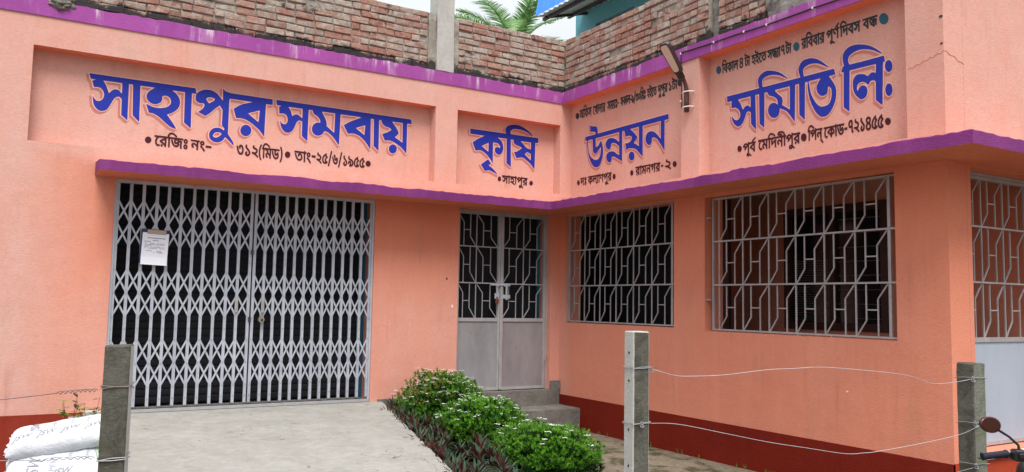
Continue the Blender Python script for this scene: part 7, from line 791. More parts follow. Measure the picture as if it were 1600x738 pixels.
def headbm(L0, L1, w0, w1, z0, z1):
    bm = NB(); seg = []
    N_ = 28
    prof = []
    for k in range(N_):
        a = 2 * math.pi * k / N_; c, s = math.cos(a), math.sin(a)
        e = 5; x = (L0 + L1) / 2 + (L1 - L0) / 2 * math.copysign(abs(c) ** (2 / e), c)
        t_ = (x - L0) / (L1 - L0); y = (w0 + (w1 - w0) * t_) / 2 * math.copysign(abs(s) ** (2 / e), s)
        prof.append((x, y))
    a = [bm.verts.new((x, y, z0)) for x, y in prof]; b = [bm.verts.new((x, y, z1)) for x, y in prof]
    for k in range(N_): bm.faces.new((a[k], a[(k + 1) % N_], b[(k + 1) % N_], b[k]))
    bm.faces.new(a[::-1]); bm.faces.new(b); bmesh.ops.recalc_face_normals(bm, faces=bm.faces); return bm
bm = headbm(.06, .41, .11, .14, -.012, .03); bm.transform(hd); obj('head', bm, M['darkmetal'], lamp)
m_, t_, b_ = mat('lamp_diffuser', (.60, .52, .42), .3, 0, .5); M['diff'] = m_
bm = headbm(.085, .39, .085, .11, -.0165, -.012); bm.transform(hd); o = obj('diffuser', bm, M['diff'], lamp)
bm = NB(); box(bm, -.01, .09, -.035, .035, -.02, .03, bev=.008); bm.transform(hd); obj('joint', bm, M['black'], lamp)
bm = NB(); bmesh.ops.create_uvsphere(bm, u_segments=10, v_segments=6, radius=.018, matrix=Matrix.Translation((.16, -.045, .035))); bm.transform(hd); obj('sensor', bm, M['black'], lamp)
# cable: down the stile and along the band
bm = NB()
tube(bm, [(-.008, -2.222, 3.17), (-.008, -2.221, 3.45), (-.016, -2.222, 3.64), (-.018, -2.222, 3.765), (-.018, -2.24, 3.772), (-.018, -2.62, 3.757), (-.018, -3.0, 3.755), (-.018, -3.38, 3.742), (-.018, -3.9, 3.745), (-.018, -4.5, 3.735), (-.018, -4.77, 3.735)], .006, 6)
cab = obj('electric_cable', bm, M['black']); tag(cab, 'thin dark cable running down beside the lamp and along the purple band', 'cable')
for y, z in ((-2.222, 3.25), (-2.222, 3.76), (-2.7, 3.757), (-3.1, 3.753), (-3.38, 3.742), (-3.9, 3.745)):
    bm = NB(); box(bm, -.027, -.011, y - .006, y + .006, z - .009, z + .009); obj('cable_clip', bm, M['white_plastic'], cab)

# ---------------------------------------------------------------- neighbouring teal building with a blue sheet roof
tb = empty('teal_building', (3, 3.9, 0), 'teal painted upper storey under a blue corrugated sheet roof behind the brick parapet', 'building')
TX = 3.0
def TL(bm): bm.transform(Matrix.Translation((-3, -3.9, 0))); return bm
teal = plaster('teal_wall_paint', (.15, .41, .47), (.13, .36, .42), .7, .1); M['teal'] = teal
M['bluesheet'] = painted_metal('blue_roof_sheet', (.03, .22, .85), (.05, .28, .90), .35, 3)
M['sheetunder'] = painted_metal('sheet_underside', (.86, .87, .80), (.78, .79, .72), .5, 4, .1, .3)
bm = wall_mesh('B', TX, [-3.93, -3.30, -2.20, 4.0], [-.5, 5.0, 6.27, 7.6], lambda u, v: .16 if -3.30 < u < -2.20 and 5 < v < 6.27 else 0, .3)
obj('wall', TL(bm), teal, tb)
bm = NB(); box(bm, TX + .301, 9, 3.64, 3.93, -.5, 7.4); box(bm, 8.7, 9, -3.9, 3.64, -.5, 7.4); box(bm, TX + .301, 8.7, -4.0, -3.8, -.5, 7.4)
o = obj('wall', TL(bm), teal, tb)
bm = NB(); box(bm, TX + .13, TX + .158, 2.21, 3.29, 5.0, 6.26); wq = obj('window', TL(bm), M['dark_wood'], tb)
bm = NB(); box(bm, TX + .06, TX + .129, 2.20, 3.30, 6.24, 6.269); obj('lintel', TL(bm), M['dirtyplaster'], wq)
# blue corrugated cladding sheet hanging at the eave, roof with purlins behind it
def corr(p0, ax, n, pitch, down, amp=.018):
    bm = NB(); ax = Vector(ax); down = Vector(down); nrm = ax.cross(down).normalized(); rows = []
    for i in range(n * 4 + 1):
        k = i % 4; a = (0, 0, 1, 1)[k] * amp
        q = Vector(p0) + ax * (i * pitch / 4 + (.0 if k in (0, 2) else -pitch * .06)) + nrm * a
        rows.append((bm.verts.new(q), bm.verts.new(q + down)))
    for a, b in zip(rows, rows[1:]): bm.faces.new((a[0], b[0], b[1], a[1]))
    return bm
EX = 2.0
bm = corr((EX, 3.62, 6.95), (0, -1, 0), 44, .155, (-.12, 0, -.67)); obj('cladding_sheet', TL(bm), M['bluesheet'], tb)
bm = corr((EX - .02, 3.70, 6.30), (0, -1, 0), 44, .155, (2.2, 0, .62), .02); obj('roof_sheet', TL(bm), M['sheetunder'], tb)
bm = NB()
for y in (3.55, 2.4, 1.2, 0, -1.2, -2.4): bar(bm, (EX + .05, y, 6.27), (TX - .01, y, 6.54), .03, .05)
for x in (EX + .1, TX - .35): bar(bm, (x, 3.68, 6.25 + (x - EX) * .28), (x, -3.0, 6.25 + (x - EX) * .28), .05, .06)
obj('purlin', TL(bm), M['darkmetal'], tb)

# small marks on the walls: nail holes and paint flecks
def mark(x, y, z, ax, r, m, nm, lab):
    bm = NB(); rot = Matrix.Rotation(math.pi / 2, 4, 'X' if ax == 'A' else 'Y')
    bmesh.ops.create_cone(bm, cap_ends=True, segments=9, radius1=r, radius2=r * .8, depth=.004, matrix=Matrix.Translation((x, y, z)) @ rot @ Matrix.Diagonal((1, 1.5, 1, 1)))
    o = obj(nm, bm, m, bld); o['label'] = lab
mark(-1.600, -.001, 1.37, 'A', .011, M['darkmetal'], 'nail_hole', 'nail hole in the front wall between gate and door')
mark(-1.52, -.001, 1.05, 'A', .012, M['white_plastic'], 'paint_fleck', 'white fleck of bare plaster beside the door')
mark(-.001, -5.055, 3.33, 'B', .011, M['darkmetal'], 'nail_hole', 'upper nail hole on the outer corner')
mark(-.001, -5.055, 3.12, 'B', .008, M['darkmetal'], 'nail_hole', 'lower nail hole on the outer corner')
mark(-.001, -4.18, .42, 'B', .007, M['white_plastic'], 'paint_fleck', 'white fleck below the larger window')
bm = NB(); tube(bm, [(-5.68, -.01, 3.79), (-5.68, -.01, 3.95), (-5.67, -.005, 4.3)], .032, 10)
tag(obj('pipe_stub', bm, M['rusty']), 'brown pipe stub standing on the purple band at the far left', 'pipe')
bm = NB(); bmesh.ops.create_icosphere(bm, subdivisions=4, radius=1)
for v in bm.verts: v.co = Vector((-5.68 + v.co.x * .11, .0 + v.co.y * .045, 3.80 + v.co.z * .055)) + v.co * .035 * noise.noise(v.co * 2.5)
tag(obj('cement_patch', bm, M['cement'], smooth=True), 'rough grey cement blob round the pipe stub at the far left', 'cement')

# ---------------------------------------------------------------- coconut palm behind
def leafmat(name, c1, c2, trans=.3, sc=6):
    m, t, b = mat(name, c1, .45, 0, .4); n = N(t)
    col = n.mix(n.ramp(n.noise(n.pos(), sc, 3, .7), .36, .64), c1, c2); n.link(col, b.inputs['Base Color'])
    tr_ = n.new('BsdfTranslucent'); n.link(n.mix(0., col, c1), tr_.inputs[0]); ms = n.new('MixShader'); ms.inputs[0].default_value = trans
    out = t.nodes['Material Output']; n.link(b.outputs[0], ms.inputs[1]); n.link(tr_.outputs[0], ms.inputs[2]); n.link(ms.outputs[0], out.inputs[0]); return m
M['palm'] = leafmat('palm_leaf', (.12, .27, .08), (.28, .45, .18), .35)
M['bark'] = concrete('palm_bark', (.22, .19, .15), (.14, .12, .09), (.3, .27, .22), 4)
def frond(bm, base, az, el, L, droop, r_, leaflen=.42, n=46):
    d = Vector((math.cos(az) * math.cos(el), math.sin(az) * math.cos(el), math.sin(el))); p = Vector(base); pts = [p.copy()]; dirs = [d.copy()]
    for k in range(n):
        d = (d + Vector((0, 0, -droop / n))).normalized(); p = p + d * (L / n); pts.append(p.copy()); dirs.append(d.copy())
    tube(bm, pts[::3], [.03 * (1 - .85 * i / (len(pts[::3]))) for i in range(len(pts[::3]))], 4)
    for i in range(3, n + 1):
        t_ = i / n; l = leaflen * (math.sin(math.pi * min(1, .15 + t_ * .85)) ** .6) + .08
        side = dirs[i].cross(Vector((0, 0, 1))).normalized(); upv = side.cross(dirs[i])
        for s in (-1, 1):
            for q in (0, .5):
                b0 = pts[i] - dirs[i] * (L / n) * q
                dd = (side * s + dirs[i] * .75 + upv * .25 + Vector((r_.uniform(-.15, .15), r_.uniform(-.15, .15), r_.uniform(-.25, .05)))).normalized()
                w_ = dirs[i] * .019
                tip = b0 + dd * l + Vector((0, 0, -.35 * l * l)); mid = b0 + dd * l * .5 + Vector((0, 0, -.04 * l))
                a = bm.verts.new(b0 - w_); b = bm.verts.new(b0 + w_); c = bm.verts.new(mid + w_); e = bm.verts.new(mid - w_); f = bm.verts.new(tip)
                bm.faces.new((a, b, c, e)); bm.faces.new((e, c, f))
PB = Vector((6.9, 12.7, 9.0))
palm = empty('coconut_palm', (PB.x, PB.y, -.5), 'coconut palm with feathery green fronds behind the brick parapet', 'tree')
rp = random.Random(12)
bm = NB(); tube(bm, [(0, 0, 0), (.1, 0, 3), (.05, .05, 6), (0, 0, 9.4)], [.22, .16, .14, .13], 10); obj('trunk', bm, M['bark'], palm)
for k in range(36):
    az = k * 2.399 + .4; el = R(rp.uniform(-5, 70))
    bm = NB(); frond(bm, (0, 0, 9.3), az, el, rp.uniform(2.2, 3.2), rp.uniform(1.0, 1.7), rp); obj('frond', bm, M['palm'], palm)
# ---------------------------------------------------------------- concrete fence posts and wires
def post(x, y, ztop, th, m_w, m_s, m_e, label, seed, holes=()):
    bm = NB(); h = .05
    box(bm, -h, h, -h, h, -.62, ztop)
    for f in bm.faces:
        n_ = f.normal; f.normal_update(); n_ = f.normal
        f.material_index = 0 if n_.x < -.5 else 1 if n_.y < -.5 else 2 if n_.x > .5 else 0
    bmesh.ops.bevel(bm, geom=bm.edges[:], offset=.006, segments=1, affect='EDGES')
    bmesh.ops.subdivide_edges(bm, edges=[e for e in bm.edges if e.calc_length() > .2], cuts=30)
    for v in bm.verts:
        k = Vector((seed * 3, 0, 0)); a = .0022
        v.co += Vector((noise.noise(v.co * 18 + k), noise.noise(v.co * 18 - k), .6 * noise.noise(v.co * 30))) * a
        if v.co.z > ztop - .02: v.co.z += .006 * noise.noise(v.co * 25 + k)
    o = obj('fence_post', bm, [m_w, m_s, m_e]); o.location = (x, y, 0); o.rotation_euler = (0, 0, R(th))
    tag(o, label, 'fence post', 'square concrete fence posts')
    if holes:
        bm = NB()
        for z in holes: bmesh.ops.create_cone(bm, cap_ends=True, segments=8, radius1=.006, radius2=.006, depth=.006, matrix=Matrix.Translation((-.0505, -.004, z)) @ Matrix.Rotation(math.pi / 2, 4, 'Y'))
        obj('wire_hole', bm, M['black'], o)
    return o
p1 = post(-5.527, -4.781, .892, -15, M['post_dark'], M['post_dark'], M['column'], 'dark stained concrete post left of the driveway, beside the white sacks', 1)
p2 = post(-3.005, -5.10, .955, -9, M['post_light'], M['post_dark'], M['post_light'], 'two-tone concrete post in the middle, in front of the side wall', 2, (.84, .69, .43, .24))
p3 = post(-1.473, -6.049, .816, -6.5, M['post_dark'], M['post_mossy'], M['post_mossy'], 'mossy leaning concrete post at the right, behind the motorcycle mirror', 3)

def twist(bm, pts, r, amp, turns, n=60):
    pts = [Vector(p) for p in pts]; L = [0]
    for a, b in zip(pts, pts[1:]): L.append(L[-1] + (b - a).length)
    def at(t):
        t *= L[-1]
        for i in range(len(pts) - 1):
            if t <= L[i + 1] + 1e-9:
                f = (t - L[i]) / max(1e-9, L[i + 1] - L[i]); return pts[i].lerp(pts[i + 1], f), (pts[i + 1] - pts[i]).normalized()
        return pts[-1], (pts[-1] - pts[-2]).normalized()
    for ph in (0, math.pi):
        q = []
        for k in range(n + 1):
            p, d = at(k / n); s = d.cross(Vector((0, 0, 1))).normalized(); u = s.cross(d); a = ph + turns * 2 * math.pi * k / n
            q.append(p + s * math.cos(a) * amp + u * math.sin(a) * amp)
        tube(bm, q, r, 5)
def spl(pts, n=6):
    P = [Vector(p) for p in pts]; out = []
    for i in range(len(P) - 1):
        p0, p1_, p2_, p3_ = P[max(i - 1, 0)], P[i], P[i + 1], P[min(i + 2, len(P) - 1)]
        for k in range(n):
            t = k / n
            out.append(.5 * ((2 * p1_) + (p2_ - p0) * t + (2 * p0 - 5 * p1_ + 4 * p2_ - p3_) * t * t + (3 * p1_ - p0 - 3 * p2_ + p3_) * t ** 3))
    return out + [P[-1]]
def loop_round(bm, px, py, th, z, r=.0018, tilt=.012, h=.056, seed=0):
    c, s = math.cos(R(th)), math.sin(R(th)); q = []
    for k, (a, b) in enumerate(((-1, -1), (0, -1), (1, -1), (1, 0), (1, 1), (0, 1), (-1, 1), (-1, 0), (-1, -1))):
        a *= h; b *= h; q.append((px + a * c - b * s, py + a * s + b * c, z + tilt * math.sin(k * .9 + seed)))
    tube(bm, q, r, 5)
def wire(label, pts, m='wire', r=.0014, tw=None, loops=(), ends=()):
    bm = NB(); tube(bm, spl(pts), r, 5)
    if tw: twist(bm, tw[0], r, tw[1], tw[2], 50)
    o = obj('fence_wire', bm, M[m]); tag(o, label, 'fence wire', 'strands of fence wire tied to the concrete posts')
    if loops:
        for l in loops: bm = NB(); loop_round(bm, *l); obj('tie', bm, M[m], o)
        for e in ends:
            bm = NB()
            r_ = random.Random(5); q = [Vector(e) + Vector((r_.uniform(-.012, .012), r_.uniform(-.006, .006), r_.uniform(-.014, .014))) for _ in range(12)]
            tube(bm, spl(q, 4), .002, 5); obj('knot', bm, M[m], o)
    return o
wire('upper wire strand crossing the side wall between the middle post and the right post', [(-2.94, -5.15, .752), (-2.912, -5.176, .743), (-2.838, -5.222, .721), (-2.766, -5.268, .719), (-2.623, -5.362, .729), (-2.424, -5.494, .762), (-2.309, -5.569, .771), (-2.196, -5.643, .781), (-2.052, -5.735, .774), (-1.852, -5.863, .755), (-1.766, -5.917, .736), (-1.693, -5.961, .707), (-1.623, -6.007, .709), (-1.567, -6.07, .727), (-1.51, -6.10, .742)],
     loops=((-3.005, -5.10, -9, .757, .0018, .01, .055, 0), (-3.005, -5.10, -9, .765, .0018, -.008, .055, 1), (-1.473, -6.049, -6.5, .735, .0018, .008, .055, 1)), ends=((-2.948, -5.158, .75), (-1.53, -6.095, .735)))
wire('lower sagging wire strand in front of the maroon plinth, middle post to right post', [(-2.945, -5.15, .464), (-2.809, -5.215, .459), (-2.604, -5.343, .417), (-2.401, -5.47, .374), (-2.227, -5.58, .347), (-2.054, -5.689, .321), (-1.969, -5.744, .327), (-1.899, -5.791, .339), (-1.717, -5.913, .385), (-1.578, -6.04, .44), (-1.515, -6.105, .488), (-1.49, -6.11, .50)],
     loops=((-3.005, -5.10, -9, .462, .0018, .006, .055, 0), (-3.005, -5.10, -9, .470, .0018, -.006, .055, 2), (-1.473, -6.049, -6.5, .495, .0018, .012, .055, 1)), ends=((-3.02, -5.165, .463), (-1.52, -6.095, .50)))
wire('lowest wire strand rising to the foot of the right post at the bottom edge', [(-2.2, -5.56, .02), (-1.806, -5.817, .1), (-1.671, -5.916, .17), (-1.58, -6.02, .239), (-1.51, -6.10, .279)],
     loops=((-1.473, -6.049, -6.5, .285, .0018, .006, .055, 1),), ends=((-1.52, -6.095, .28),))
wire('upper rusty wire from the left post across the pink wall to the left edge', [(-6.6, -3.7, .57), (-6.134, -4.208, .61), (-5.944, -4.383, .64), (-5.804, -4.513, .666), (-5.735, -4.58, .68)], 'oldwire', .0018,
     tw=([(-5.735, -4.58, .68), (-5.657, -4.652, .693), (-5.60, -4.72, .70)], .006, 4), loops=((-5.527, -4.781, -15, .715, .0018, .010, .055, 0), (-5.527, -4.781, -15, .728, .0018, -.006, .055, 0)))
wire('lower twisted wire from the left post in front of the white sacks', [(-6.6, -3.7, .34), (-6.119, -4.192, .359), (-5.928, -4.367, .378), (-5.765, -4.517, .39)], 'wire', .0018,
     tw=([(-5.79, -4.49, .388), (-5.72, -4.56, .402), (-5.652, -4.624, .41), (-5.596, -4.70, .419)], .006, 4), loops=((-5.527, -4.781, -15, .425, .0018, .012, .055, 0), (-5.527, -4.781, -15, .432, .0018, -.008, .055, 1)))

# ---------------------------------------------------------------- cement sacks
def sackmat():
    m, t, b = mat('woven_white_sack', (.6, .62, .66), .6, 0, .15); n = N(t); p = n.pos()
    col = n.mix(n.ramp(n.noise(p, 5, 5, .6), .35, .75), (.58, .60, .64), (.44, .45, .48))
    n.link(col, b.inputs['Base Color'])
    n.bump(n.math('ADD', n.noise(p, 14, 5, .6, 1.2), n.math('MULTIPLY', n.noise(p, 120, 2, .5), .15)), b, .7, .02); return m
M['sack'] = sackmat(); M['sack_ink'] = mat('faded_violet_ink', (.24, .235, .27), .7)[0]
M['sack_ink2'] = mat('pale_violet_ink', (.40, .39, .43), .7)[0]
def textmesh(s, size, shear=0):
    cu = bpy.data.curves.new('t', 'FONT'); cu.body = s; cu.size = size; cu.shear = shear; cu.align_x = 'CENTER'; cu.offset = .0
    o = bpy.data.objects.new('t', cu); C.objects.link(o); bpy.context.view_layer.update()
    me = bpy.data.meshes.new_from_object(o); v = [tuple(x.co) for x in me.vertices]; f = [tuple(p.vertices) for p in me.polygons]
    bpy.data.objects.remove(o); bpy.data.curves.remove(cu); bpy.data.meshes.remove(me); return v, f
def sack(mw, L, W, T, seed, label, prints, group='white cement sacks piled by the wall'):
    root = empty('cement_sack', (0, 0, 0), label, 'sack', group); root.matrix_world = mw
    nx, ny = 36, 20; bm = NB(); k = Vector((seed * 5.1, 1, 2))
    def hgt(x, y, s):
        a = max(0, 1 - abs(2 * x / L) ** 9) ** .5; b = max(0, 1 - abs(2 * y / W) ** 2.6) ** .5
        q = Vector((x * 7, y * 7, s)) + k
        return s * T / 2 * a * b * (1 + .12 * noise.noise(q)) + .008 * noise.noise(q * 2.7) * a * b
    def wv(x, y): return y * (1 - .06 * (1 - abs(2 * x / L) ** 2) + .03 * noise.noise(Vector((x * 9, seed, 0))))
    def S(x, y, s, off=0): return Vector((x, wv(x, y), hgt(x, y, s) + s * off))
    G = {}
    for s in (1, -1):
        for i in range(nx + 1):
            for j in range(ny + 1):
                x = L * (math.sin((i / nx - .5) * math.pi)) / 2 * .999; y = W * (math.sin((j / ny - .5) * math.pi)) / 2 * .999
                ed = i in (0, nx) or j in (0, ny)
                G[i, j, s] = G[i, j, 1] if (ed and s == -1) else bm.verts.new(S(x, y, s))
        for i in range(nx):
            for j in range(ny):
                q = [G[i, j, s], G[i + 1, j, s], G[i + 1, j + 1, s], G[i, j + 1, s]]
                try: bm.faces.new(q if s == 1 else q[::-1])
                except ValueError: pass
    obj('bag', bm, M['sack'], root, smooth=True)
    r_ = random.Random(seed)                        # stitched ends with frayed edge
    for sx in (-1, 1):
        prev = None; bm = NB()
        for j in range(23):
            y = W * (.46) * (j / 11 - 1); zz = .010 * math.sin(j * 1.1 + seed)
            a = bm.verts.new((sx * (L / 2 - .012), y, zz)); b = bm.verts.new((sx * (L / 2 + .014 + r_.uniform(-.006, .010)), y, zz + r_.uniform(-.008, .008)))
            if prev: bm.faces.new((prev[0], a, b, prev[1]))
            prev = (a, b)
        obj('stitched_end', bm, M['sack'], root)
    for txt, size, shear, cx, cy, rot, ink_, side in prints:
        v, f = textmesh(txt, size, shear); bm = NB(); c, s = math.cos(R(rot)), math.sin(R(rot)); vs = []
        for x, y, z in v:
            X, Y = cx + x * c - y * s, cy + x * s + y * c
            vs.append(bm.verts.new(S(X, max(-W * .495, min(W * .495, Y)), side, .0035)))
        for q in f:
            try: bm.faces.new([vs[i] for i in q])
            except ValueError: pass
        o = obj('lettering', bm, ink_, root)
    return root
def mtx(c, xdir, tilt):
    x = Vector(xdir).normalized(); y = Vector((0, 0, 1)).cross(x).normalized(); z = x.cross(y)
    m = Matrix((x, y, z)).transposed().to_4x4()
    return Matrix.Translation(c) @ m @ Matrix.Rotation(R(tilt), 4, 'X')
I1, I2 = M['sack_ink'], M['sack_ink2']
sack(mtx((-5.555, -1.80, .085), (.97, -.20, .15), 18), .66, .36, .19, 1, 'white cement sack on top of the pile, printed with a row of small logos',
     [('JSW', .062, .5, -.23, -.105, 8, I1, 1), ('JSW', .062, .5, -.08, -.10, 8, I1, 1), ('JSW', .062, .5, .07, -.095, 8, I1, 1), ('JSW', .062, .5, .22, -.09, 8, I1, 1),
      ('JSW', .085, .4, -.13, .03, 90, I1, 1), ('CEMENT', .040, 0, -.02, .02, 90, I2, 1), ('CEMENT', .03, 0, .09, .02, 90, I2, 1), ('CEMENT', .03, 0, .19, .02, 90, I2, 1)])
sack(mtx((-5.55, -1.93, -.115), (.97, -.20, .07), 26), .69, .44, .20, 2, 'white cement sack second in the pile, half hidden under the top sack',
     [('JSW', .11, .4, -.12, -.10, 90, I1, 1), ('CEMENT', .06, 0, -.02, -.10, 90, I2, 1), ('CEMENT', .034, 0, .07, .02, 90, I2, 1), ('CEMENT', .034, 0, .18, .0, 90, I2, 1),
      ('JSW', .062, .5, -.20, -.17, 6, I1, 1), ('JSW', .062, .5, .02, -.17, 6, I1, 1)])
sack(mtx((-5.58, -1.90, -.375), (.97, -.20, .0), 8), .70, .46, .19, 3, 'white cement sack at the bottom of the pile, almost hidden below the second one', [])
sack(mtx((-6.29, -1.70, -.13), (.85, -.30, .03), 14), .62, .42, .20, 4, 'white cement sack left of the pile, cut by the left edge of the picture', [])
sack(mtx((-6.30, -1.70, -.38), (.85, -.30, .0), 4), .66, .44, .20, 5, 'white cement sack under the one at the left edge of the picture', [])

# small things by the left gate jamb
bm = NB(); tube(bm, [(-5.285, -1.72, -.52), (-5.287, -1.72, .27)], .012, 10); tube(bm, [(-5.285, -1.72, .10), (-5.287, -1.72, .125)], .016, 10)
o = obj('plastic_pipe', bm, M['white_plastic']); tag(o, 'thin white plastic pipe standing between the sacks and the left post', 'pipe')
rough_block('cement_lump', -5.30, -5.18, -.16, -.01, -.54, .045, M['column'], 'pale lump of cement at the foot of the wall left of the gate', 'cement', 9, .02, 5)

# ---------------------------------------------------------------- vegetation
M['leaf'] = leafmat('shrub_leaf', (.030, .13, .010), (.20, .46, .035), .3, 22)
M['leaf_dark'] = leafmat('shaded_shrub_leaf', (.012, .04, .008), (.025, .07, .012), .15)  # inner and low leaves: shade put into a darker green
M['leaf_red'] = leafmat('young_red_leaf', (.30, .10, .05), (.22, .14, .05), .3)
M['core'] = mat('shaded_inner_leaves', (.010, .030, .006), .95, 0, .0)[0]  # near-black mass, the shade between the leaves painted in
M['petal'] = mat('white_petal', (.85, .86, .82), .6)[0]
M['twig'] = mat('twig', (.09, .06, .035), .9)[0]
M['grass'] = leafmat('grass_blade', (.14, .34, .04), (.24, .46, .07), .35)
m_, t_, b_ = mat('boat_lily_leaf', (.05, .09, .05), .6, 0, .15); n_ = N(t_)
n_.pos(); cA = n_.mix(n_.ramp(n_.noise(n_.pos(), 9, 3, .6), .35, .65), (.022, .05, .03), (.055, .085, .05))
cB = n_.mix(n_.ramp(n_.noise(n_.pos(), 8, 3, .6), .35, .65), (.085, .022, .030), (.16, .055, .045))
n_.link(n_.mix(n_.geo.outputs['Backfacing'], cA, cB), b_.inputs['Base Color']); M['lily'] = m_
def leaf_quad(bm, p, d, upv, L, W_, mi=0, fold=.15):
    d = d.normalized(); s = d.cross(upv)
    if s.length < 1e-3: s = Vector((1, 0, 0))
    s.normalize(); n_ = s.cross(d)
    a = bm.verts.new(p); b = bm.verts.new(p + d * L * .45 + s * W_ / 2 + n_ * W_ * fold); c = bm.verts.new(p + d * L); e = bm.verts.new(p + d * L * .45 - s * W_ / 2 + n_ * W_ * fold)
    f = bm.faces.new((a, b, c)); f.material_index = mi; f = bm.faces.new((a, c, e)); f.material_index = mi
def shrub(x, y, z0, rx, ry, h, seed, label, flowers=20, red=False, nclu=330):
    root = empty('flowering_shrub', (x, y, z0), label, 'shrub', 'low green shrubs with white flowers beside the driveway')
    r_ = random.Random(seed); bm = NB(); fl = NB(); tw = NB()
    k = Vector((seed * 3.3, 0, 0)); hc = h * .40; nf = 0
    for i in range(nclu):
        u = r_.random() * 2 * math.pi; v = r_.random() ** .62 * math.pi * .66
        inner = r_.random() < .30
        rad = r_.uniform(.45, .86) if inner else r_.uniform(.90, 1.04)
        sv = math.sin(v)
        dirv = Vector((sv * math.cos(u), sv * math.sin(u), math.cos(v)))
        lump = 1 + .20 * noise.noise(dirv * 2.6 + k) + .10 * noise.noise(dirv * 6.5 + k)
        e = (abs(dirv.x) ** 2.6 + abs(dirv.y) ** 2.6 + abs(dirv.z) ** 2.6) ** (-1 / 2.6)
        q0 = dirv * e * lump * rad
        c = Vector((q0.x * rx, q0.y * ry, hc + q0.z * (h - hc)))
        if c.z < .07: continue
        ax = (Vector((dirv.x, dirv.y, dirv.z * .6 + .75)) + Vector((r_.uniform(-.35, .35), r_.uniform(-.35, .35), r_.uniform(-.2, .3)))).normalized()
        t1 = ax.orthogonal().normalized(); t2 = ax.cross(t1)
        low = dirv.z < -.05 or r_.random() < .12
        for q in range(r_.randint(5, 7)):
            a = q * 2.4 + r_.random(); sp = r_.uniform(.25, .85)
            d = (ax + (t1 * math.cos(a) + t2 * math.sin(a)) * sp).normalized()
            isred = red and dirv.z > .35 and r_.random() < (.28 if dirv.x < -.1 or dirv.y > .3 else .03)
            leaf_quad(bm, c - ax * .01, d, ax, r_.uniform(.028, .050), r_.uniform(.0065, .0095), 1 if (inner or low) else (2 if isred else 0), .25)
        if not inner and dirv.z > .30 and nf < flowers and r_.random() < flowers / 380 * (1 + 1.2 * dirv.z):
            nf += 1; cc0 = c + ax * .036
            for q in range(r_.randint(4, 8)):
                cc = cc0 + Vector((r_.uniform(-.022, .022), r_.uniform(-.022, .022), r_.uniform(-.004, .006)))
                for e_ in range(5):
                    a = e_ * 1.2566 + q
                    leaf_quad(fl, cc, Vector((math.cos(a), math.sin(a), .15)), Vector((0, 0, 1)), .011, .008, 0, 0)
        if i % 120 == 0: tube(tw, [(r_.uniform(-.04, .04), r_.uniform(-.04, .04), -.02), tuple(c * .5 + Vector((0, 0, .02))), tuple(c * .9)], [.005, .004, .002], 4)
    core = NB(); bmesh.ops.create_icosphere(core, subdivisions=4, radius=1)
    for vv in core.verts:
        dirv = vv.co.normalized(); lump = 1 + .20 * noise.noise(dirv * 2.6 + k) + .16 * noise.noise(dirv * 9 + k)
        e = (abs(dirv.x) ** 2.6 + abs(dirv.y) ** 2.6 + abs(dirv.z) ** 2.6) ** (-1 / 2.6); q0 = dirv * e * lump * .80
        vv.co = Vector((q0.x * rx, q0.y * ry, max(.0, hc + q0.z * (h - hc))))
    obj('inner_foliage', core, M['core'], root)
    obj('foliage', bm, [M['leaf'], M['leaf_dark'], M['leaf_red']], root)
    if flowers: o = obj('blossom', fl, M['petal'], root)
    obj('branches', tw, M['twig'], root)
    return root
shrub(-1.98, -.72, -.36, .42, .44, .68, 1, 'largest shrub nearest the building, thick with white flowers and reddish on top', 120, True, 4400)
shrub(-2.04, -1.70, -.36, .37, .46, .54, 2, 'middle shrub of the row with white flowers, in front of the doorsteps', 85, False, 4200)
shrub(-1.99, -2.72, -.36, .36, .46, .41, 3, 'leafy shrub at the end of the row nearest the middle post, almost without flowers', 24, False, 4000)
def rosette(bm, x, y, z, r_, L=.2, n=13):
    for i in range(n):
        a = i * 2.4 + r_.random() * .5; el = r_.uniform(.45, 1.35)
        d = Vector((math.cos(a) * math.cos(el), math.sin(a) * math.cos(el), math.sin(el))); l = L * r_.uniform(.7, 1.1); w_ = .024 * r_.uniform(.8, 1.2)
        s = d.cross(Vector((0, 0, 1))).normalized(); u = s.cross(d); p = Vector((x, y, z))
        rows = []
        for t_, ww in ((0, .6), (.35, 1), (.7, .75), (1, .0)):
            q = p + d * l * t_ + Vector((0, 0, -.10 * l * t_ * t_ * 3 * math.cos(el)))
            if ww: rows.append([bm.verts.new(q - s * w_ / 2 * ww + u * .006), bm.verts.new(q), bm.verts.new(q + s * w_ / 2 * ww + u * .006)])
            else: rows.append([bm.verts.new(q)])
        for a_, b_ in zip(rows, rows[1:]):
            if len(b_) == 3:
                bm.faces.new((a_[0], a_[1], b_[1], b_[0])); bm.faces.new((a_[1], a_[2], b_[2], b_[1]))
            else: bm.faces.new((a_[0], a_[1], b_[0])); bm.faces.new((a_[1], a_[2], b_[0]))
    for f in bm.faces: pass
bm = NB(); rl = random.Random(8)
for i in range(170):
    t = (i + rl.random()) / 170; y = -.12 - t * 4.0
    xe = -2.36 + .222 * y; off = rl.uniform(.03, .52) if i % 3 else rl.uniform(-.02, .08)
    rosette(bm, xe + off + .02, y, max(dz(y), -.3) - .08 + rl.uniform(-.03, .03), rl, rl.uniform(.13, .21))
for i in range(44):
    rosette(bm, rl.uniform(-2.75, -1.80), rl.uniform(-3.9, -3.2), -.38, rl, .2)
o = obj('purple_groundcover', bm, M['lily']); tag(o, 'low mass of purple and green sword-shaped leaves edging the driveway', 'ground cover', None, 'stuff')
bm = NB()
for q in range(3): rosette(bm, -1.60 + .05 * q, -3.42 + .06 * q, -.40, rl, .27, 14)
o = obj('boat_lily', bm, M['lily']); tag(o, 'separate dark purple-leaved clump just left of the middle post', 'plant')
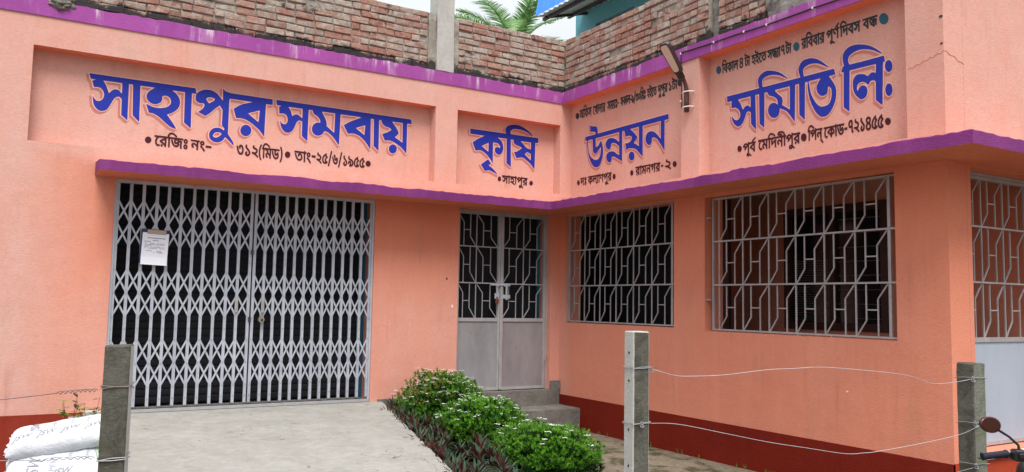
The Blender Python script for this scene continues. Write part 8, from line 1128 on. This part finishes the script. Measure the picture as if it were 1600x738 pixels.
# weeds at the foot of the wall behind the sacks
def weed(x, y, label, seed, stems):
    root = empty('weed', (x, y, -.52), label, 'weed', 'weeds growing behind the sacks'); r_ = random.Random(seed); bm = NB(); lf = NB()
    for k in range(stems):
        tx = r_.uniform(-.12, .12); h = r_.uniform(.58, .74); pts = [(0, 0, 0), (tx * .3, -.02, h * .6), (tx, -.03, h)]; tube(bm, pts, [.004, .003, .002], 5)
        for q in range(5):
            t = r_.uniform(.75, 1); p = Vector((tx * t, -.03, h * t)); a = r_.uniform(0, 6.28)
            leaf_quad(lf, p, Vector((math.cos(a), math.sin(a) * .5, r_.uniform(-.2, .6))), Vector((0, 0, 1)), r_.uniform(.055, .085), r_.uniform(.035, .05), r_.choice((0, 0, 1)))
    obj('stem', bm, M['leaf_red'], root); obj('leaves', lf, [M['grass'], M['leaf_red']], root)
weed(-5.42, -.22, 'small weed with broad green leaves left of the cement lump, above the top sack', 3, 4)
weed(-5.26, -.24, 'small leafy weed nearest the gate, growing behind the top sack', 6, 4)
bm = NB(); rg = random.Random(2)
for i in range(170):
    x, y = -5.265 + rg.gauss(0, .02), -2.10 + rg.gauss(0, .06); h = rg.uniform(.35, .66); lean = Vector((rg.gauss(-.01, .02), rg.gauss(0, .06), 0))
    w_ = .012; a = Vector((x, y, -.52)); prev = None
    for k in range(5):
        t = k / 4; q = a + Vector((0, 0, h * t)) + lean * (t * t * 1.6); ww = w_ * (1 - t * .85)
        cur = (bm.verts.new(q - Vector((ww, 0, 0))), bm.verts.new(q + Vector((ww, 0, 0))))
        if prev: bm.faces.new((prev[0], prev[1], cur[1], cur[0]))
        prev = cur
o = obj('grass_tuft', bm, M['grass']); tag(o, 'tall green grass beside the sacks and the left post', 'grass', None, 'stuff')
bm = NB()
for i in range(60):
    x = -rg.uniform(.01, .05); y = -rg.uniform(.5, 4.9); 
    if rg.random() < .6: continue
    for k in range(4): leaf_quad(bm, Vector((x, y, -.40)), Vector((rg.uniform(-.6, .1), rg.uniform(-.4, .4), 1)), Vector((1, 0, 0)), rg.uniform(.03, .07), .005)
o = obj('wall_foot_grass', bm, M['grass']); tag(o, 'few grass blades at the foot of the maroon plinth', 'grass', None, 'stuff')

# ---------------------------------------------------------------- motorcycle (only its left handlebar and mirror reach into the picture)
bike = empty('motorcycle', (-1.64, -6.56, -.52), 'dark motorcycle at the right edge, only its left grip and mirror in view', 'motorcycle')
bike.rotation_euler = (0, 0, math.atan2(.85, .52))
M['mirror_shell'] = mat('maroon_mirror_shell', (.07, .010, .013), .3, 0, .6)[0]
M['rubber'] = mat('rubber', (.015, .017, .03), .6)[0]
M['tank'] = mat('black_red_tank', (.05, .008, .01), .2, .2, .6)[0]
HZ = .94
def half(s, full=True):
    bm = NB(); tube(bm, [(.06, .10 * s, HZ - .02), (.05, .17 * s, HZ + .01), (.0, .25 * s, HZ + .005), (-.01, .37 * s, HZ - .01)], .011, 10); obj('handlebar', bm, M['chrome'], bike)
    bm = NB(); tube(bm, [(-.0, .255 * s, HZ + .004), (-.003, .262 * s, HZ + .004), (-.008, .365 * s, HZ - .009), (-.008, .372 * s, HZ - .01)], [.020, .0165, .0165, .019], 12); obj('grip', bm, M['rubber'], bike)
    bm = NB(); box(bm, -.025, .028, .195 * s - .028, .195 * s + .028, HZ - .028, HZ + .026, bev=.008); box(bm, -.04, -.02, .20 * s - .012, .20 * s + .012, HZ - .012, HZ + .012, bev=.004); obj('switch_housing', bm, M['black'], bike)
    bm = NB(); tube(bm, [(.02, .20 * s, HZ - .005), (.055, .25 * s, HZ - .015), (.06, .35 * s, HZ - .03)], [.008, .006, .005], 8); obj('lever', bm, M['black'], bike)
    bm = NB(); tube(bm, [(.0, .192 * s, HZ + .02), (-.001, .195 * s, HZ + .045), (-.003, .24 * s, HZ + .085), (-.005, .285 * s, HZ + .112)], [.007, .006, .0055, .006], 8)
    obj('mirror_stem', bm, M['black'], bike)
    bm = NB(); bmesh.ops.create_uvsphere(bm, u_segments=20, v_segments=12, radius=1)
    for v in bm.verts:
        x, y, z = v.co
        v.co = Vector((max(x, -.25) * .028, y * .062 * (1 - .12 * y), (z * (.038 + .006 * (-y))) + .10 * y * .062))
    bm.transform(Matrix.Translation((-.008, .335 * s, HZ + .140)) @ Matrix.Diagonal((1, s, 1, 1)) @ Matrix.Rotation(R(18), 4, 'Z'))
    bmesh.ops.recalc_face_normals(bm, faces=bm.faces); mo = obj('mirror', bm, M['mirror_shell'], bike, smooth=True)
    bm = NB(); vs = []
    for k in range(24):
        a = 2 * math.pi * k / 24; y = math.cos(a); z = math.sin(a); vs.append(bm.verts.new((-.0078, y * .055 * (1 - .12 * y), z * .033 + .0062 * y)))
    bm.faces.new(vs); bm.transform(Matrix.Translation((-.008, .335 * s, HZ + .140)) @ Matrix.Diagonal((1, s, 1, 1)) @ Matrix.Rotation(R(18), 4, 'Z'))
    obj('mirror_glass', bm, mat('mirror_glass', (.20, .10, .10), .08, 1)[0], mo)
half(1); half(-1)
def wheel(x):
    bm = NB(); Rm, rm = .27, .045
    ring = [[bm.verts.new((x + (Rm + rm * math.cos(b)) * math.cos(a), rm * math.sin(b), .315 + (Rm + rm * math.cos(b)) * math.sin(a))) for b in [2 * math.pi * j / 8 for j in range(8)]] for a in [2 * math.pi * i / 28 for i in range(28)]]
    for i in range(28):
        for j in range(8): bm.faces.new((ring[i][j], ring[(i + 1) % 28][j], ring[(i + 1) % 28][(j + 1) % 8], ring[i][(j + 1) % 8]))
    w_ = obj('wheel', bm, M['rubber'], bike)
    bm = NB()
    for k in range(6): a = k * math.pi / 3; bar(bm, (x, 0, .315), (x + .24 * math.cos(a), 0, .315 + .24 * math.sin(a)), .03, .02)
    bmesh.ops.create_cone(bm, cap_ends=True, segments=14, radius1=.05, radius2=.05, depth=.12, matrix=Matrix.Translation((x, 0, .315)) @ Matrix.Rotation(math.pi / 2, 4, 'X')); obj('rim', bm, M['darkmetal'], w_)
wheel(.36); wheel(-.92)
bm = NB()
for s in (-1, 1): tube(bm, [(.36, .075 * s, .315), (.08, .075 * s, .92)], .02, 8)
obj('fork', bm, M['chrome'], bike)
bm = NB(); bmesh.ops.create_uvsphere(bm, u_segments=14, v_segments=8, radius=.10, matrix=Matrix.Translation((.17, 0, .82)) @ Matrix.Diagonal((.8, 1, .9, 1))); obj('headlight', bm, M['black'], bike, smooth=True)
bm = NB(); bmesh.ops.create_uvsphere(bm, u_segments=18, v_segments=10, radius=1, matrix=Matrix.Translation((-.20, 0, .74)) @ Matrix.Diagonal((.27, .13, .12, 1))); obj('fuel_tank', bm, M['tank'], bike, smooth=True)
bm = NB(); box(bm, -1.0, -.40, -.12, .12, .68, .77, bev=.035); obj('seat', bm, M['black'], bike)
bm = NB(); box(bm, -.40, -.08, -.11, .11, .22, .52, bev=.03); obj('engine', bm, M['darkmetal'], bike)
bm = NB()
for s in (-1, 1): tube(bm, [(-.92, .1 * s, .315), (-.45, .1 * s, .42), (-.1, .04 * s, .62), (.06, .0, .80)], .018, 8); tube(bm, [(-.88, .12 * s, .33), (-.86, .12 * s, .68)], .02, 8)
obj('frame', bm, M['black'], bike)
bm = NB(); tube(bm, [(-.1, -.12, .35), (-.2, -.15, .2), (-.6, -.17, .24), (-1.05, -.19, .34)], [.02, .022, .04, .045], 10); obj('exhaust', bm, M['chrome'], bike)
bm = NB()
for x0, h in ((.36, .66), (-.92, .66)):
    prev = None
    for k in range(10):
        a = R(20 + k * 15); q = [(x0 + .345 * math.cos(a), y, .315 + .345 * math.sin(a)) for y in (-.06, .06)]; cur = [bm.verts.new(p) for p in q]
        if prev: bm.faces.new((prev[0], prev[1], cur[1], cur[0]))
        prev = cur
obj('mudguard', bm, M['tank'], bike)
